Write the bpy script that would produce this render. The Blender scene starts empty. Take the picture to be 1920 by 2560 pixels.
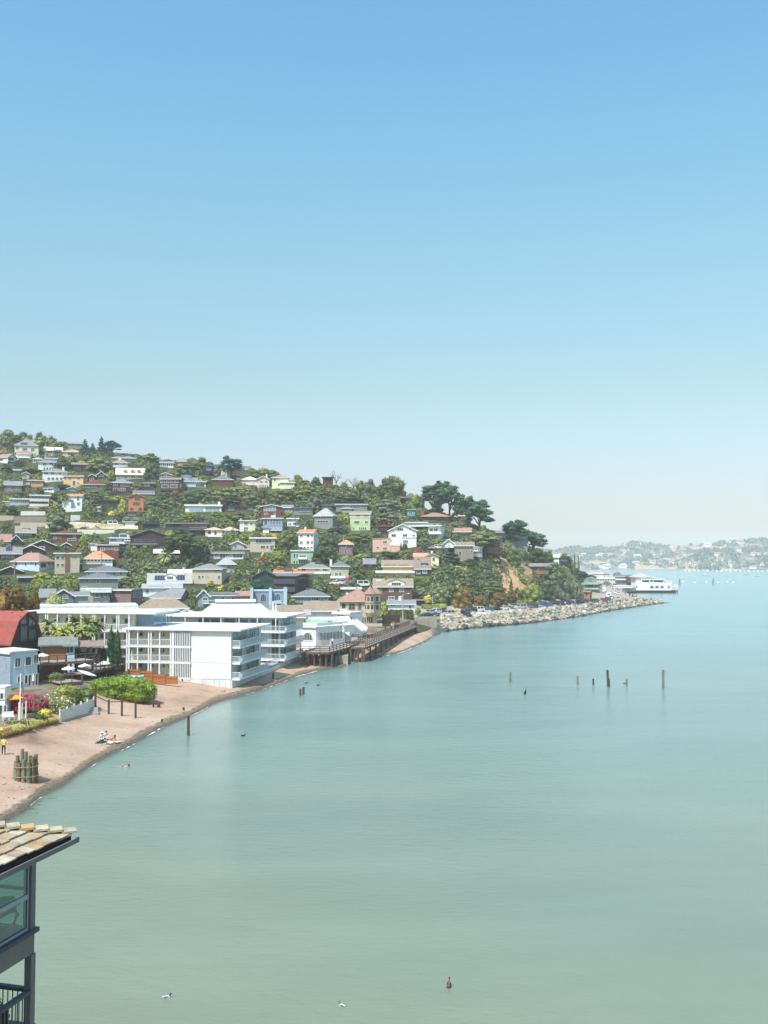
import bpy, math, random
import numpy as np
from mathutils import Vector, Matrix, noise

# ---------------------------------------------------------------- camera, sky, sun, exposure
F = 2515.0                       # focal length in photo pixels (photo 1920 x 2560)
HC = 20.0                        # camera height over the water
PITCH = math.atan(122.0 / F)
sc = bpy.context.scene
COL = sc.collection
cam_d = bpy.data.cameras.new('camera')
cam_d.sensor_fit = 'VERTICAL'; cam_d.sensor_height = 17.3; cam_d.lens = F / 2560 * 17.3
cam_d.clip_start = 0.5; cam_d.clip_end = 30000
cam = bpy.data.objects.new('camera', cam_d); COL.objects.link(cam)
cam.location = (0, 0, HC); cam.rotation_euler = (math.pi / 2 + PITCH, 0, 0)
sc.camera = cam
SUN = Vector((-0.50, -0.86, 0)).normalized() * math.cos(math.radians(57)) + Vector((0, 0, math.sin(math.radians(57))))
world = bpy.data.worlds.new('World'); sc.world = world; world.use_nodes = True
wn = world.node_tree.nodes; wl = world.node_tree.links
bg = wn['Background']; sky = wn.new('ShaderNodeTexSky')
sky.sky_type = 'NISHITA'; sky.sun_disc = False
sky.sun_elevation = math.radians(57); sky.sun_rotation = math.atan2(SUN.x, SUN.y) % (2 * math.pi)
sky.altitude = 0; sky.air_density = 1.7; sky.dust_density = 1.5; sky.ozone_density = 5.0
tc = wn.new('ShaderNodeTexCoord'); sx = wn.new('ShaderNodeSeparateXYZ'); wl.new(tc.outputs['Generated'], sx.inputs[0])
# colour balance of the clear sky, changing smoothly from horizon to zenith on every side
cr = wn.new('ShaderNodeValToRGB'); wl.new(sx.outputs[2], cr.inputs[0]); el = cr.color_ramp.elements
for i, (z, c) in enumerate([(0, (.93, 1.03, 1.25)), (.08, (.83, .90, 1.17)), (.17, (.85, .91, .90)), (.3, (.85, 1.07, .97)), (.4, (.84, 1.12, 1.10)), (.5, (.82, 1.11, 1.14))]):
    q = el[i] if i < 2 else el.new(z); q.position = z; q.color = (*[v * .8 for v in c], 1)
tint = wn.new('ShaderNodeVectorMath'); tint.operation = 'MULTIPLY'; wl.new(cr.outputs[0], tint.inputs[1])
sc8 = wn.new('ShaderNodeVectorMath'); sc8.operation = 'SCALE'; sc8.inputs['Scale'].default_value = 1.25
wl.new(sky.outputs[0], tint.inputs[0]); wl.new(tint.outputs[0], sc8.inputs[0]); wl.new(sc8.outputs[0], bg.inputs[0]); bg.inputs[1].default_value = 0.135
sun_d = bpy.data.lights.new('sun', 'SUN'); sun_d.energy = 4.2; sun_d.angle = math.radians(0.53); sun_d.color = (1.0, 0.955, 0.89)
sun_o = bpy.data.objects.new('sun', sun_d); COL.objects.link(sun_o)
sun_o.rotation_euler = SUN.to_track_quat('Z', 'Y').to_euler(); sun_o.location = (0, 0, 200)
sc.view_settings.view_transform = 'Standard'; sc.view_settings.look = 'None'
sc.view_settings.exposure = 0.38; sc.view_settings.gamma = 1.0; sc.view_settings.use_curve_mapping = False
sc.cycles.max_bounces = 5; sc.cycles.diffuse_bounces = 3; sc.cycles.glossy_bounces = 3
sc.cycles.transmission_bounces = 4; sc.cycles.transparent_max_bounces = 8; sc.cycles.volume_bounces = 1
sc.cycles.caustics_reflective = False; sc.cycles.caustics_refractive = False

# ---------------------------------------------------------------- pixel <-> place
_r = Vector((1, 0, 0)); _u = Vector((0, -math.sin(PITCH), math.cos(PITCH))); _f = Vector((0, math.cos(PITCH), math.sin(PITCH)))
EYE = Vector((0, 0, HC))
def ray(px, py):
    return _r * ((px - 960) / F) + _u * ((1280 - py) / F) + _f
def on_z(px, py, z=0.0):
    d = ray(px, py); return EYE + d * ((z - HC) / d.z)
def at_y(px, py, y):
    d = ray(px, py); return EYE + d * (y / d.y)
def proj(P):
    v = Vector(P) - EYE; w = v.dot(_f)
    return 960 + F * v.dot(_r) / w, 1280 - F * v.dot(_u) / w
TILES = {'A': (0, 1050, 4.1475), 'B': (400, 1100, 4.1475), 'C': (800, 1150, 4.1475), 'D': (1150, 1200, 4.1475),
         'E': (0, 1300, 4.1475), 'G': (350, 1300, 4.1475), 'I': (700, 1300, 4.1475), 'K': (0, 1480, 4.1475),
         'L': (350, 1450, 3.6867), 'M': (720, 1520, 4.1475), 'N': (1340, 1420, 4.366), 'P': (1400, 1320, 3.19),
         'Q': (1060, 1440, 5.53), 'R': (0, 1750, 4.1475), 'S': (0, 1720, 8.295), 'O': (0, 0, 1.0)}
def tp(t, x, y):
    a, b, s = TILES[t]; return a + x / s, b + y / s

def lerp(a, b, t): return a + (b - a) * t
def interp(x, xs, ys):
    if x <= xs[0]: return ys[0]
    for i in range(1, len(xs)):
        if x <= xs[i]:
            return lerp(ys[i - 1], ys[i], (x - xs[i - 1]) / (xs[i] - xs[i - 1]))
    return ys[-1]
def hexc(h, k=1.0):
    h = h.lstrip('#'); o = []
    for i in (0, 2, 4):
        v = int(h[i:i + 2], 16) / 255; o.append((v / 12.92 if v <= .04045 else ((v + .055) / 1.055) ** 2.4) * k)
    return tuple(o)

# ---------------------------------------------------------------- objects
def link(o, parent=None, label=None, cat=None, group=None, kind=None):
    COL.objects.link(o)
    if parent: o.parent = parent
    if label: o['label'] = label
    if cat: o['category'] = cat
    if group: o['group'] = group
    if kind: o['kind'] = kind
    return o
def empty(name, loc, rz=0, label=None, cat=None, group=None):
    o = bpy.data.objects.new(name, None); o.empty_display_size = 0.5
    o.location = loc; o.rotation_euler = (0, 0, rz)
    return link(o, None, label, cat, group)
def meshobj(name, me, parent=None, mats=(), **k):
    o = bpy.data.objects.new(name, me)
    for m in mats: me.materials.append(m)
    return link(o, parent, **k)
def copy_tree(o, parent=None):
    c = o.copy(); COL.objects.link(c)
    if parent: c.parent = parent
    for ch in o.children: copy_tree(ch, c)
    return c

class MB:
    """collects boxes, bars and polygons for one mesh"""
    def __init__(s): s.v = []; s.f = []; s.m = []; s.cur = 0
    def mat(s, i): s.cur = i; return s
    def add(s, vs, fs):
        b = len(s.v); s.v += [tuple(p) for p in vs]
        for f in fs: s.f.append(tuple(b + i for i in f)); s.m.append(s.cur)
        return s
    def box(s, x0, y0, z0, x1, y1, z1):
        if x0 > x1: x0, x1 = x1, x0
        if y0 > y1: y0, y1 = y1, y0
        if z0 > z1: z0, z1 = z1, z0
        return s.add([(x0, y0, z0), (x1, y0, z0), (x1, y1, z0), (x0, y1, z0), (x0, y0, z1), (x1, y0, z1), (x1, y1, z1), (x0, y1, z1)],
                     [(0, 3, 2, 1), (4, 5, 6, 7), (0, 1, 5, 4), (1, 2, 6, 5), (2, 3, 7, 6), (3, 0, 4, 7)])
    def bar(s, a, b, w, h=None):
        """square bar from a to b"""
        a = Vector(a); b = Vector(b); h = h or w; d = (b - a)
        if d.length < 1e-6: return s
        d.normalize(); side = d.cross(Vector((0, 0, 1)))
        if side.length < 1e-3: side = Vector((1, 0, 0))
        side.normalize(); up = side.cross(d); side *= w / 2; up *= h / 2
        return s.add([a - side - up, a + side - up, a + side + up, a - side + up, b - side - up, b + side - up, b + side + up, b - side + up],
                     [(0, 1, 2, 3), (4, 7, 6, 5), (0, 4, 5, 1), (1, 5, 6, 2), (2, 6, 7, 3), (3, 7, 4, 0)])
    def tube(s, pts, rads, n=8, cap=True):
        rings = []; pts = [Vector(p) for p in pts]
        b = len(s.v)
        for i, p in enumerate(pts):
            d = (pts[min(i + 1, len(pts) - 1)] - pts[max(i - 1, 0)]).normalized()
            x = d.cross(Vector((0, 0, 1)));
            if x.length < 0.05: x = d.cross(Vector((0, 1, 0)))
            x.normalize(); y = d.cross(x)
            for k in range(n):
                a = 2 * math.pi * k / n
                s.v.append(tuple(p + (x * math.cos(a) + y * math.sin(a)) * rads[i]))
        for i in range(len(pts) - 1):
            for k in range(n):
                s.f.append((b + i * n + k, b + i * n + (k + 1) % n, b + (i + 1) * n + (k + 1) % n, b + (i + 1) * n + k)); s.m.append(s.cur)
        if cap:
            s.f.append(tuple(b + k for k in range(n))[::-1]); s.m.append(s.cur)
            s.f.append(tuple(b + (len(pts) - 1) * n + k for k in range(n))); s.m.append(s.cur)
        return s
    def prism(s, poly, axis, a, b):
        """polygon (2d list) extruded along axis 'x','y' or 'z' from a to b"""
        def P(p, t):
            return {'x': (t, p[0], p[1]), 'y': (p[0], t, p[1]), 'z': (p[0], p[1], t)}[axis]
        n = len(poly)
        return s.add([P(p, a) for p in poly] + [P(p, b) for p in poly],
                     [tuple(range(n)), tuple(range(2 * n - 1, n - 1, -1))] + [(i, (i + 1) % n, n + (i + 1) % n, n + i) for i in range(n)])
    def ell(s, c, r, nu=10, nv=6, jit=0, seed=0, rot=0):
        rnd = random.Random(seed); b = len(s.v); cr, sr = math.cos(rot), math.sin(rot)
        for j in range(nv + 1):
            ph = math.pi * j / nv
            for i in range(nu):
                th = 2 * math.pi * i / nu; q = 1 + rnd.uniform(-jit, jit) if 0 < j < nv else 1
                x, y = math.cos(th) * math.sin(ph) * r[0] * q, math.sin(th) * math.sin(ph) * r[1] * q
                s.v.append((c[0] + x * cr - y * sr, c[1] + x * sr + y * cr, c[2] + math.cos(ph) * r[2] * q))
        for j in range(nv):
            for i in range(nu):
                s.f.append((b + j * nu + i, b + (j + 1) * nu + i, b + (j + 1) * nu + (i + 1) % nu, b + j * nu + (i + 1) % nu)); s.m.append(s.cur)
        return s
    def slab(s, tops, faces, t):
        """roof skin given by top vertices and faces, thickened downward by t"""
        n = len(tops); e = {}
        for f in faces:
            for i in range(len(f)):
                a, b = f[i], f[(i + 1) % len(f)]; k = (min(a, b), max(a, b)); e[k] = (a, b) if k not in e else None
        fs = [tuple(f) for f in faces] + [tuple(n + i for i in reversed(f)) for f in faces]
        fs += [(v[1], v[0], n + v[0], n + v[1]) for v in e.values() if v]
        return s.add(list(tops) + [(x, y, z - t) for x, y, z in tops], fs)
    def build(s, name, mats, parent=None, smooth=False, **k):
        me = bpy.data.meshes.new(name); me.from_pydata(s.v, [], s.f)
        if not isinstance(mats, (list, tuple)): mats = [mats]
        for m in mats: me.materials.append(m)
        if len(mats) > 1: me.polygons.foreach_set('material_index', s.m)
        if smooth: me.polygons.foreach_set('use_smooth', [True] * len(me.polygons))
        me.update()
        return link(bpy.data.objects.new(name, me), parent, **k)

def quad_mesh(name, Q, mat=None):
    """fast mesh from an (n,4,3) array"""
    n = len(Q); me = bpy.data.meshes.new(name)
    me.vertices.add(n * 4); me.loops.add(n * 4); me.polygons.add(n)
    me.vertices.foreach_set('co', np.ascontiguousarray(Q, dtype=np.float32).ravel())
    me.loops.foreach_set('vertex_index', np.arange(n * 4, dtype=np.int32))
    me.polygons.foreach_set('loop_start', np.arange(0, n * 4, 4, dtype=np.int32))
    me.update(calc_edges=True)
    if mat: me.materials.append(mat)
    return me

# ---------------------------------------------------------------- materials
MATS = {}
def newmat(name):
    m = bpy.data.materials.new(name); m.use_nodes = True
    return m, m.node_tree.nodes, m.node_tree.links, m.node_tree.nodes['Principled BSDF']
def N(nodes, t, **k):
    n = nodes.new(t)
    for a, b in k.items(): setattr(n, a, b)
    return n
def surf(name, col, rough=0.75, var=0.12, scale=0.6, streak=0.0, metal=0.0, bump=0.0, bscale=20, lines=None, dirt=None):
    """painted / mineral surface: base colour with blotches, rain streaks, fine relief, and optional board or course lines"""
    key = name
    if key in MATS: return MATS[key]
    m, n, l, p = newmat(name)
    co = N(n, 'ShaderNodeTexCoord')
    nz = N(n, 'ShaderNodeTexNoise'); nz.inputs['Scale'].default_value = scale; nz.inputs['Detail'].default_value = 5; nz.inputs['Roughness'].default_value = 0.62
    l.new(co.outputs['Object'], nz.inputs['Vector'])
    mp = N(n, 'ShaderNodeMapRange'); mp.inputs[1].default_value = 0.3; mp.inputs[2].default_value = 0.7
    mp.inputs[3].default_value = 1 - var; mp.inputs[4].default_value = 1 + var * 0.6
    l.new(nz.outputs[0], mp.inputs[0])
    mx = N(n, 'ShaderNodeVectorMath', operation='SCALE'); mx.inputs[0].default_value = col
    l.new(mp.outputs[0], mx.inputs['Scale']); out = mx.outputs[0]
    if streak:
        ma = N(n, 'ShaderNodeMapping'); ma.inputs['Scale'].default_value = (2.2, 2.2, 0.18)
        n2 = N(n, 'ShaderNodeTexNoise'); n2.inputs['Scale'].default_value = 1.2; n2.inputs['Detail'].default_value = 4
        l.new(co.outputs['Object'], ma.inputs[0]); l.new(ma.outputs[0], n2.inputs['Vector'])
        m2 = N(n, 'ShaderNodeMapRange'); m2.inputs[1].default_value = 0.52; m2.inputs[2].default_value = 0.8; m2.inputs[3].default_value = 1; m2.inputs[4].default_value = 1 - streak
        l.new(n2.outputs[0], m2.inputs[0])
        sx = N(n, 'ShaderNodeVectorMath', operation='SCALE'); l.new(out, sx.inputs[0]); l.new(m2.outputs[0], sx.inputs['Scale']); out = sx.outputs[0]
    h = None
    if lines:                       # (axis, period m, depth, darkening)
        sp = N(n, 'ShaderNodeSeparateXYZ'); l.new(co.outputs['Object'], sp.inputs[0])
        mu = N(n, 'ShaderNodeMath', operation='MULTIPLY'); l.new(sp.outputs[lines[0]], mu.inputs[0]); mu.inputs[1].default_value = 1 / lines[1]
        fr = N(n, 'ShaderNodeMath', operation='FRACT'); l.new(mu.outputs[0], fr.inputs[0])
        fl = N(n, 'ShaderNodeMath', operation='FLOOR'); l.new(mu.outputs[0], fl.inputs[0])
        wh = N(n, 'ShaderNodeTexWhiteNoise', noise_dimensions='1D'); l.new(fl.outputs[0], wh.inputs['W'])
        mr = N(n, 'ShaderNodeMapRange'); mr.inputs[3].default_value = 1 - lines[3]; mr.inputs[4].default_value = 1.0; l.new(wh.outputs['Value'], mr.inputs[0])
        s3 = N(n, 'ShaderNodeVectorMath', operation='SCALE'); l.new(out, s3.inputs[0]); l.new(mr.outputs[0], s3.inputs['Scale']); out = s3.outputs[0]
        h = fr
    l.new(out, p.inputs['Base Color'])
    p.inputs['Roughness'].default_value = rough; p.inputs['Metallic'].default_value = metal
    p.inputs['Specular IOR Level'].default_value = 0.3
    if bump or h:
        b = N(n, 'ShaderNodeBump'); b.inputs['Strength'].default_value = 0.6
        if h: l.new(h.outputs[0], b.inputs['Height']); b.inputs['Distance'].default_value = lines[2]
        else:
            n3 = N(n, 'ShaderNodeTexNoise'); n3.inputs['Scale'].default_value = bscale; l.new(co.outputs['Object'], n3.inputs['Vector'])
            l.new(n3.outputs[0], b.inputs['Height']); b.inputs['Distance'].default_value = bump
        l.new(b.outputs[0], p.inputs['Normal'])
    MATS[key] = m
    return m
PAL = dict(white='#f4f3ee', offwhite='#e6e3d9', cream='#e9e0c6', yellow='#f0ebc4', tan='#cdbb9c', beige='#c9bba6', sand='#bda98b', pink='#ecd2c6',
           rose='#e4b9a0', peach='#dda077', apricot='#e6bd86', orange='#c98257', terra='#c98c6c', salmon='#dba58a', brick='#8d5a48', redbrown='#7c4338',
           darkred='#5b3330', brown='#6a5244', midbrown='#7d6552', darkbrown='#453a35', black='#2b2b2d', charcoal='#4b4d52', slate='#7b7d82', grey='#8f908e',
           lgrey='#b6b5b0', vlgrey='#cfcdc8', warmgrey='#a3988b', taupe='#9c8b7c', pinkbrown='#b38d7c', roofbrown='#96796a', roofgrey='#929295', rooftan='#a5927e',
           sage='#c3cf9f', mint='#a9bfa9', green='#2f4a41', olive='#b9b795', lblue='#c6d9e4', blue='#7ea3c0', greyblue='#8d9dac', navy='#2a3440', teal='#5fa9a8',
           turq='#6fd0d0', mauve='#93746e', wood='#a5714c', woodgrey='#7d736a', darkwood='#4f4138', red='#ab5a50', concrete='#b3aba0', greygreen='#8b9189', seal='#6f7a7c')
def W(c):      # wall paint
    return surf('wall_' + c, hexc(PAL[c], 0.92), 0.8, 0.10, 0.5, 0.14)
def R(c):      # roofing
    return surf('roof_' + c, hexc(PAL[c], 0.8), 0.85, 0.22, 1.3, 0.0, bump=0.03, bscale=6)
def T(c):      # trim
    return surf('trim_' + c, hexc(PAL[c], 0.88), 0.6, 0.05, 0.8)
def glassmat(name, col, rough=0.06):
    if name in MATS: return MATS[name]
    m, n, l, p = newmat(name)
    inf = N(n, 'ShaderNodeNewGeometry')
    hs = N(n, 'ShaderNodeHueSaturation'); hs.inputs['Color'].default_value = (*col, 1)
    mr = N(n, 'ShaderNodeMapRange'); mr.inputs[3].default_value = 0.55; mr.inputs[4].default_value = 1.9
    oi = N(n, 'ShaderNodeObjectInfo'); ad = N(n, 'ShaderNodeMath', operation='ADD'); l.new(oi.outputs['Random'], ad.inputs[0]); l.new(inf.outputs['Random Per Island'], ad.inputs[1])
    fr = N(n, 'ShaderNodeMath', operation='FRACT'); l.new(ad.outputs[0], fr.inputs[0])
    l.new(fr.outputs[0], mr.inputs[0]); l.new(mr.outputs[0], hs.inputs['Value'])
    l.new(hs.outputs[0], p.inputs['Base Color']); p.inputs['Roughness'].default_value = rough
    p.inputs['IOR'].default_value = 1.6
    MATS[name] = m; return m
GL = glassmat('glass_dark', (0.045, 0.06, 0.07)); GLB = glassmat('glass_blue', (0.13, 0.21, 0.26)); GLC = glassmat('glass_curtained', (0.30, 0.33, 0.33), 0.15)

def foliage(name, hexcol, hex2=None, k=1.22, trans=0.22, patch=0.35):
    """leaf material: tone changes leaf by leaf, clump by clump and tree by tree"""
    if name in MATS: return MATS[name]
    m, n, l, p = newmat(name)
    c1 = hexc(hexcol, k); c2 = hexc(hex2 or hexcol, k)
    ge = N(n, 'ShaderNodeNewGeometry'); oi = N(n, 'ShaderNodeObjectInfo')
    nz = N(n, 'ShaderNodeTexNoise'); nz.inputs['Scale'].default_value = patch; nz.inputs['Detail'].default_value = 3
    l.new(ge.outputs['Position'], nz.inputs['Vector'])
    ad = N(n, 'ShaderNodeMath', operation='MULTIPLY_ADD'); l.new(ge.outputs['Random Per Island'], ad.inputs[0]); ad.inputs[1].default_value = 0.45; l.new(nz.outputs[0], ad.inputs[2])
    mr = N(n, 'ShaderNodeMapRange'); mr.inputs[1].default_value = 0.4; mr.inputs[2].default_value = 1.05; l.new(ad.outputs[0], mr.inputs[0])
    mx = N(n, 'ShaderNodeMix', data_type='RGBA'); l.new(mr.outputs[0], mx.inputs[0]); mx.inputs[6].default_value = (*[v * 0.72 for v in c1], 1); mx.inputs[7].default_value = (*[v * 1.2 for v in c2], 1)
    hs = N(n, 'ShaderNodeHueSaturation'); l.new(mx.outputs[2], hs.inputs['Color'])
    hr = N(n, 'ShaderNodeMapRange'); hr.inputs[3].default_value = 0.48; hr.inputs[4].default_value = 0.515; l.new(oi.outputs['Random'], hr.inputs[0]); l.new(hr.outputs[0], hs.inputs['Hue'])
    vr = N(n, 'ShaderNodeMapRange'); vr.inputs[3].default_value = 0.8; vr.inputs[4].default_value = 1.25
    m7 = N(n, 'ShaderNodeMath', operation='MULTIPLY'); l.new(oi.outputs['Random'], m7.inputs[0]); m7.inputs[1].default_value = 7.31
    f7 = N(n, 'ShaderNodeMath', operation='FRACT'); l.new(m7.outputs[0], f7.inputs[0]); l.new(f7.outputs[0], vr.inputs[0]); l.new(vr.outputs[0], hs.inputs['Value'])
    di = N(n, 'ShaderNodeBsdfDiffuse'); tr = N(n, 'ShaderNodeBsdfTranslucent'); ms = N(n, 'ShaderNodeMixShader'); ms.inputs[0].default_value = trans
    l.new(hs.outputs[0], di.inputs[0]); l.new(hs.outputs[0], tr.inputs[0]); l.new(di.outputs[0], ms.inputs[1]); l.new(tr.outputs[0], ms.inputs[2])
    l.new(ms.outputs[0], n['Material Output'].inputs[0]); n.remove(p)
    MATS[name] = m; return m
FOL = dict(oak=foliage('leaf_oak', '#4a5738', '#717748'), dark=foliage('leaf_dark', '#3b4634', '#586745'), bright=foliage('leaf_bright', '#5f6e38', '#868f4c'),
           lime=foliage('leaf_lime', '#7b823e', '#a3a654'), olive=foliage('leaf_olive', '#66704a', '#8b9164'), greyish=foliage('leaf_grey', '#5c664e', '#7f8468'),
           rust=foliage('leaf_rust', '#5a5430', '#866a3e'), cyp=foliage('leaf_cypress', '#30493a', '#4a6649'), cypb=foliage('leaf_blue_cypress', '#2b4a4a', '#426560'),
           brown=foliage('leaf_brown', '#6a5640', '#8f7857'), pink=foliage('leaf_pink', '#a02050', '#d84878'), palm=foliage('leaf_palm', '#5f6c3c', '#94985c'),
           purple=foliage('leaf_purple', '#5a3440', '#7c4a55'), yel=foliage('leaf_yellow', '#b0a040', '#e0cf60'), greyt=foliage('leaf_grey_dead', '#8a8178', '#a69d92'))
BARK = surf('bark', hexc('#6b5c4e', .7), 0.9, 0.3, 3, bump=0.05, bscale=8); BARKG = surf('bark_grey', hexc('#8d8377', .8), 0.9, 0.3, 3, bump=0.05, bscale=8)
# ---------------------------------------------------------------- terrain
SH = [(-1600, 3300), (-400, 2420), (14, 2050), (80, 2013), (108, 1986), (169, 1955), (231, 1909), (285, 1880), (338, 1854), (400, 1820), (502, 1775),
      (540, 1756), (594, 1740), (648, 1724), (703, 1705), (743, 1689), (800, 1674), (868, 1662), (874, 1655), (920, 1648), (1007, 1628), (1057, 1606), (1105, 1578),
      (1190, 1569), (1273, 1562), (1350, 1554), (1447, 1541), (1520, 1527), (1562, 1521), (1600, 1515), (1640, 1509), (1664, 1507), (1720, 1506)]
# px: beach top (dd,z), terrace (dd,z), flat (d,z), hill foot, h1, h2, h3, ridge, beyond
TB = {
    -1600: [(15, 1.5), (40, 3), (130, 6), (200, 10), (300, 30), (380, 50), (450, 70), (520, 90), (900, 110)],
    -500: [(18, 1.5), (45, 3), (170, 5), (240, 8), (330, 28), (420, 50), (500, 72), (590, 98), (900, 110)],
    0: [(20, 1.5), (26, 2.2), (180, 4.5), (300, 7), (335, 16), (410, 31), (490, 58), (600, 90), (900, 100)],
    200: [(23, 1.4), (33, 3), (190, 4), (300, 7), (337, 16.5), (410, 31), (480, 53), (560, 83), (900, 90)],
    400: [(30, 1.2), (45, 1.8), (210, 4), (310, 7), (340, 16), (400, 30), (470, 50), (540, 73.5), (900, 80)],
    600: [(10, .3), (32, 1.2), (230, 4), (300, 5), (335, 14), (390, 28), (450, 43), (520, 64), (900, 65)],
    750: [(12, .4), (32, 2.3), (250, 4), (310, 6), (345, 14), (395, 29), (440, 42), (490, 57), (900, 55)],
    900: [(15, .8), (27, 2.6), (270, 4), (320, 7), (350, 14), (390, 25), (435, 40), (470, 53), (900, 45)],
    1000: [(17, 1), (26, 1.3), (278, 4.0), (330, 7), (355, 15), (395, 27), (430, 39), (460, 46), (900, 34)],
    1075: [(9, .9), (14, 1.3), (297, 3.6), (334, 5), (350, 13), (380, 24), (415, 33.5), (445, 40), (900, 30)],
    1115: [(9, 2.5), (14, 3.5), (316, 3.6), (337, 5), (352, 14), (380, 24), (412, 33), (440, 38.5), (900, 30)],
    1200: [(5, 1.7), (11, 3.5), (340, 3.7), (348, 5), (372, 17), (392, 25), (412, 29.5), (430, 32.5), (900, 25)],
    1300: [(6, 1.7), (12, 3.5), (360, 3.7), (367, 5), (382, 14), (394, 19), (406, 23), (420, 25), (800, 15)],
    1400: [(7, 1.7), (14, 3.5), (388, 3.7), (398, 5), (412, 11), (422, 14), (436, 18), (450, 20), (600, 8)],
    1450: [(8, 1.7), (16, 3.5), (408, 3.7), (420, 4), (430, 5), (445, 6), (460, 5), (480, 4), (900, 4)],
    1500: [(7, 1.7), (15, 3.5), (430, 3.6), (470, 3.6), (520, 3.6), (600, 3.6), (700, 3.6), (780, 3.6), (960, 3.5)],
    1540: [(8, 1.7), (17, 3.5), (450, 3.6), (480, 3.6), (510, 3.6), (540, 3.6), (600, 3.6), (760, 3.6), (900, 3.5)],
    1560: [(8, 1.7), (17, 3.5), (450, 3.6), (470, 3.6), (490, 3.6), (510, 3.6), (536, 3.5), (545, -.2), (600, -2.5)],
    1592: [(8, 1.7), (16, 3.4), (460, 3.5), (466, 3.5), (472, 3.5), (478, 3.5), (482, 3.4), (489, -.2), (560, -2.5)],
    1626: [(7, 1.5), (12, 2.4), (474, 2.4), (476, 2.4), (478, 2.3), (480, 2), (482, 1.4), (487, -.2), (560, -2.5)],
    1664: [(2, .3), (4, .4), (478, .4), (479, .3), (480, .3), (481, .1), (482, 0), (485, -.6), (560, -2.5)],
    1685: [(2, -1), (4, -2), (485, -2.2), (486, -2.2), (487, -2.2), (488, -2.2), (489, -2.2), (490, -2.2), (560, -2.5)]}
TBX = sorted(TB)
def profile(px):
    sd = HC * F / (interp(px, [a for a, b in SH], [b for a, b in SH]) - 1402.0)
    px2 = max(TBX[0], min(TBX[-1] - .01, px))
    i = max(k for k in range(len(TBX) - 1) if TBX[k] <= px2); t = (px2 - TBX[i]) / (TBX[i + 1] - TBX[i])
    A, B = TB[TBX[i]], TB[TBX[i + 1]]
    P = [(sd - 60, -4), (sd - 25, -2.5), (sd - 3, -.55), (sd, 0)]
    if px > 1672: P = [(sd - 60, -4), (sd - 25, -3), (sd - 3, -2.4), (sd, -2.2)]
    for k in range(9):
        d = lerp(A[k][0], B[k][0], t); z = lerp(A[k][1], B[k][1], t)
        if k < 2: d += sd
        d = max(d, P[-1][0] + 0.8); P.append((d, z))
    P.append((P[-1][0] + 60, P[-1][1] * .9 if px < 1490 else -3))
    return [a for a, b in P], [b for a, b in P]
PX0, PXS, NPX = -1600, 8, 412
DG = [24 * (1120 / 24) ** (i / 259) for i in range(260)]
ZG = np.zeros((NPX, len(DG)))
for i in range(NPX):
    xs, ys = profile(PX0 + i * PXS)
    ZG[i] = np.interp(DG, xs, ys)
k3 = np.array([.25, .5, .25])
hill = ZG.copy()                                   # soften the hill, keep the beach edges crisp
for _ in range(5):
    hill[:, 1:-1] = .25 * hill[:, :-2] + .5 * hill[:, 1:-1] + .25 * hill[:, 2:]
    hill[1:-1, :] = .25 * hill[:-2, :] + .5 * hill[1:-1, :] + .25 * hill[2:, :]
wgt = np.clip((ZG - 5) / 5, 0, 1); ZG = ZG * (1 - wgt) + hill * wgt
for i in range(NPX):
    u = (PX0 + i * PXS - 960) / F
    for j in range(len(DG)):
        z = ZG[i, j]
        if z > 6:
            ZG[i, j] += 1.4 * min(1, (z - 6) / 8) * noise.noise(Vector((u * DG[j] * .03, DG[j] * .03, 0)))
        elif z > -1:
            ZG[i, j] += .07 * noise.noise(Vector((u * DG[j] * .22, DG[j] * .13, 3)))
LDG = math.log(DG[-1] / DG[0])
def tz(x, y):
    """height of the ground at a place"""
    if y < DG[0]: return -3
    fi = ((x / y * F + 960) - PX0) / PXS; fj = math.log(min(y, DG[-1]) / DG[0]) / LDG * (len(DG) - 1)
    fi = max(0, min(NPX - 1.001, fi)); fj = max(0, min(len(DG) - 1.001, fj)); i = int(fi); j = int(fj); a = fi - i; b = fj - j
    return (ZG[i, j] * (1 - a) + ZG[i + 1, j] * a) * (1 - b) + (ZG[i, j + 1] * (1 - a) + ZG[i + 1, j + 1] * a) * b
def ground(px, py, dmax=1000):
    """where the view ray meets the ground (or the water)"""
    r = ray(px, py); r = r / r.y; y = 26.0; prev = y
    while y < dmax:
        if HC + r.z * y <= max(0.0, tz(r.x * y, y)):
            lo, hi = prev, y
            for _ in range(12):
                mid = (lo + hi) / 2
                if HC + r.z * mid <= max(0.0, tz(r.x * mid, mid)): hi = mid
                else: lo = mid
            return Vector((r.x * hi, hi, max(0.0, tz(r.x * hi, hi))))
        prev = y; y *= 1.006
    return None
def gmust(px, py):
    for k in range(5):
        g = ground(px, py + k * 2)
        if g: return g
    return at_y(px, py, semantic(px, 11) - 6)

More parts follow.
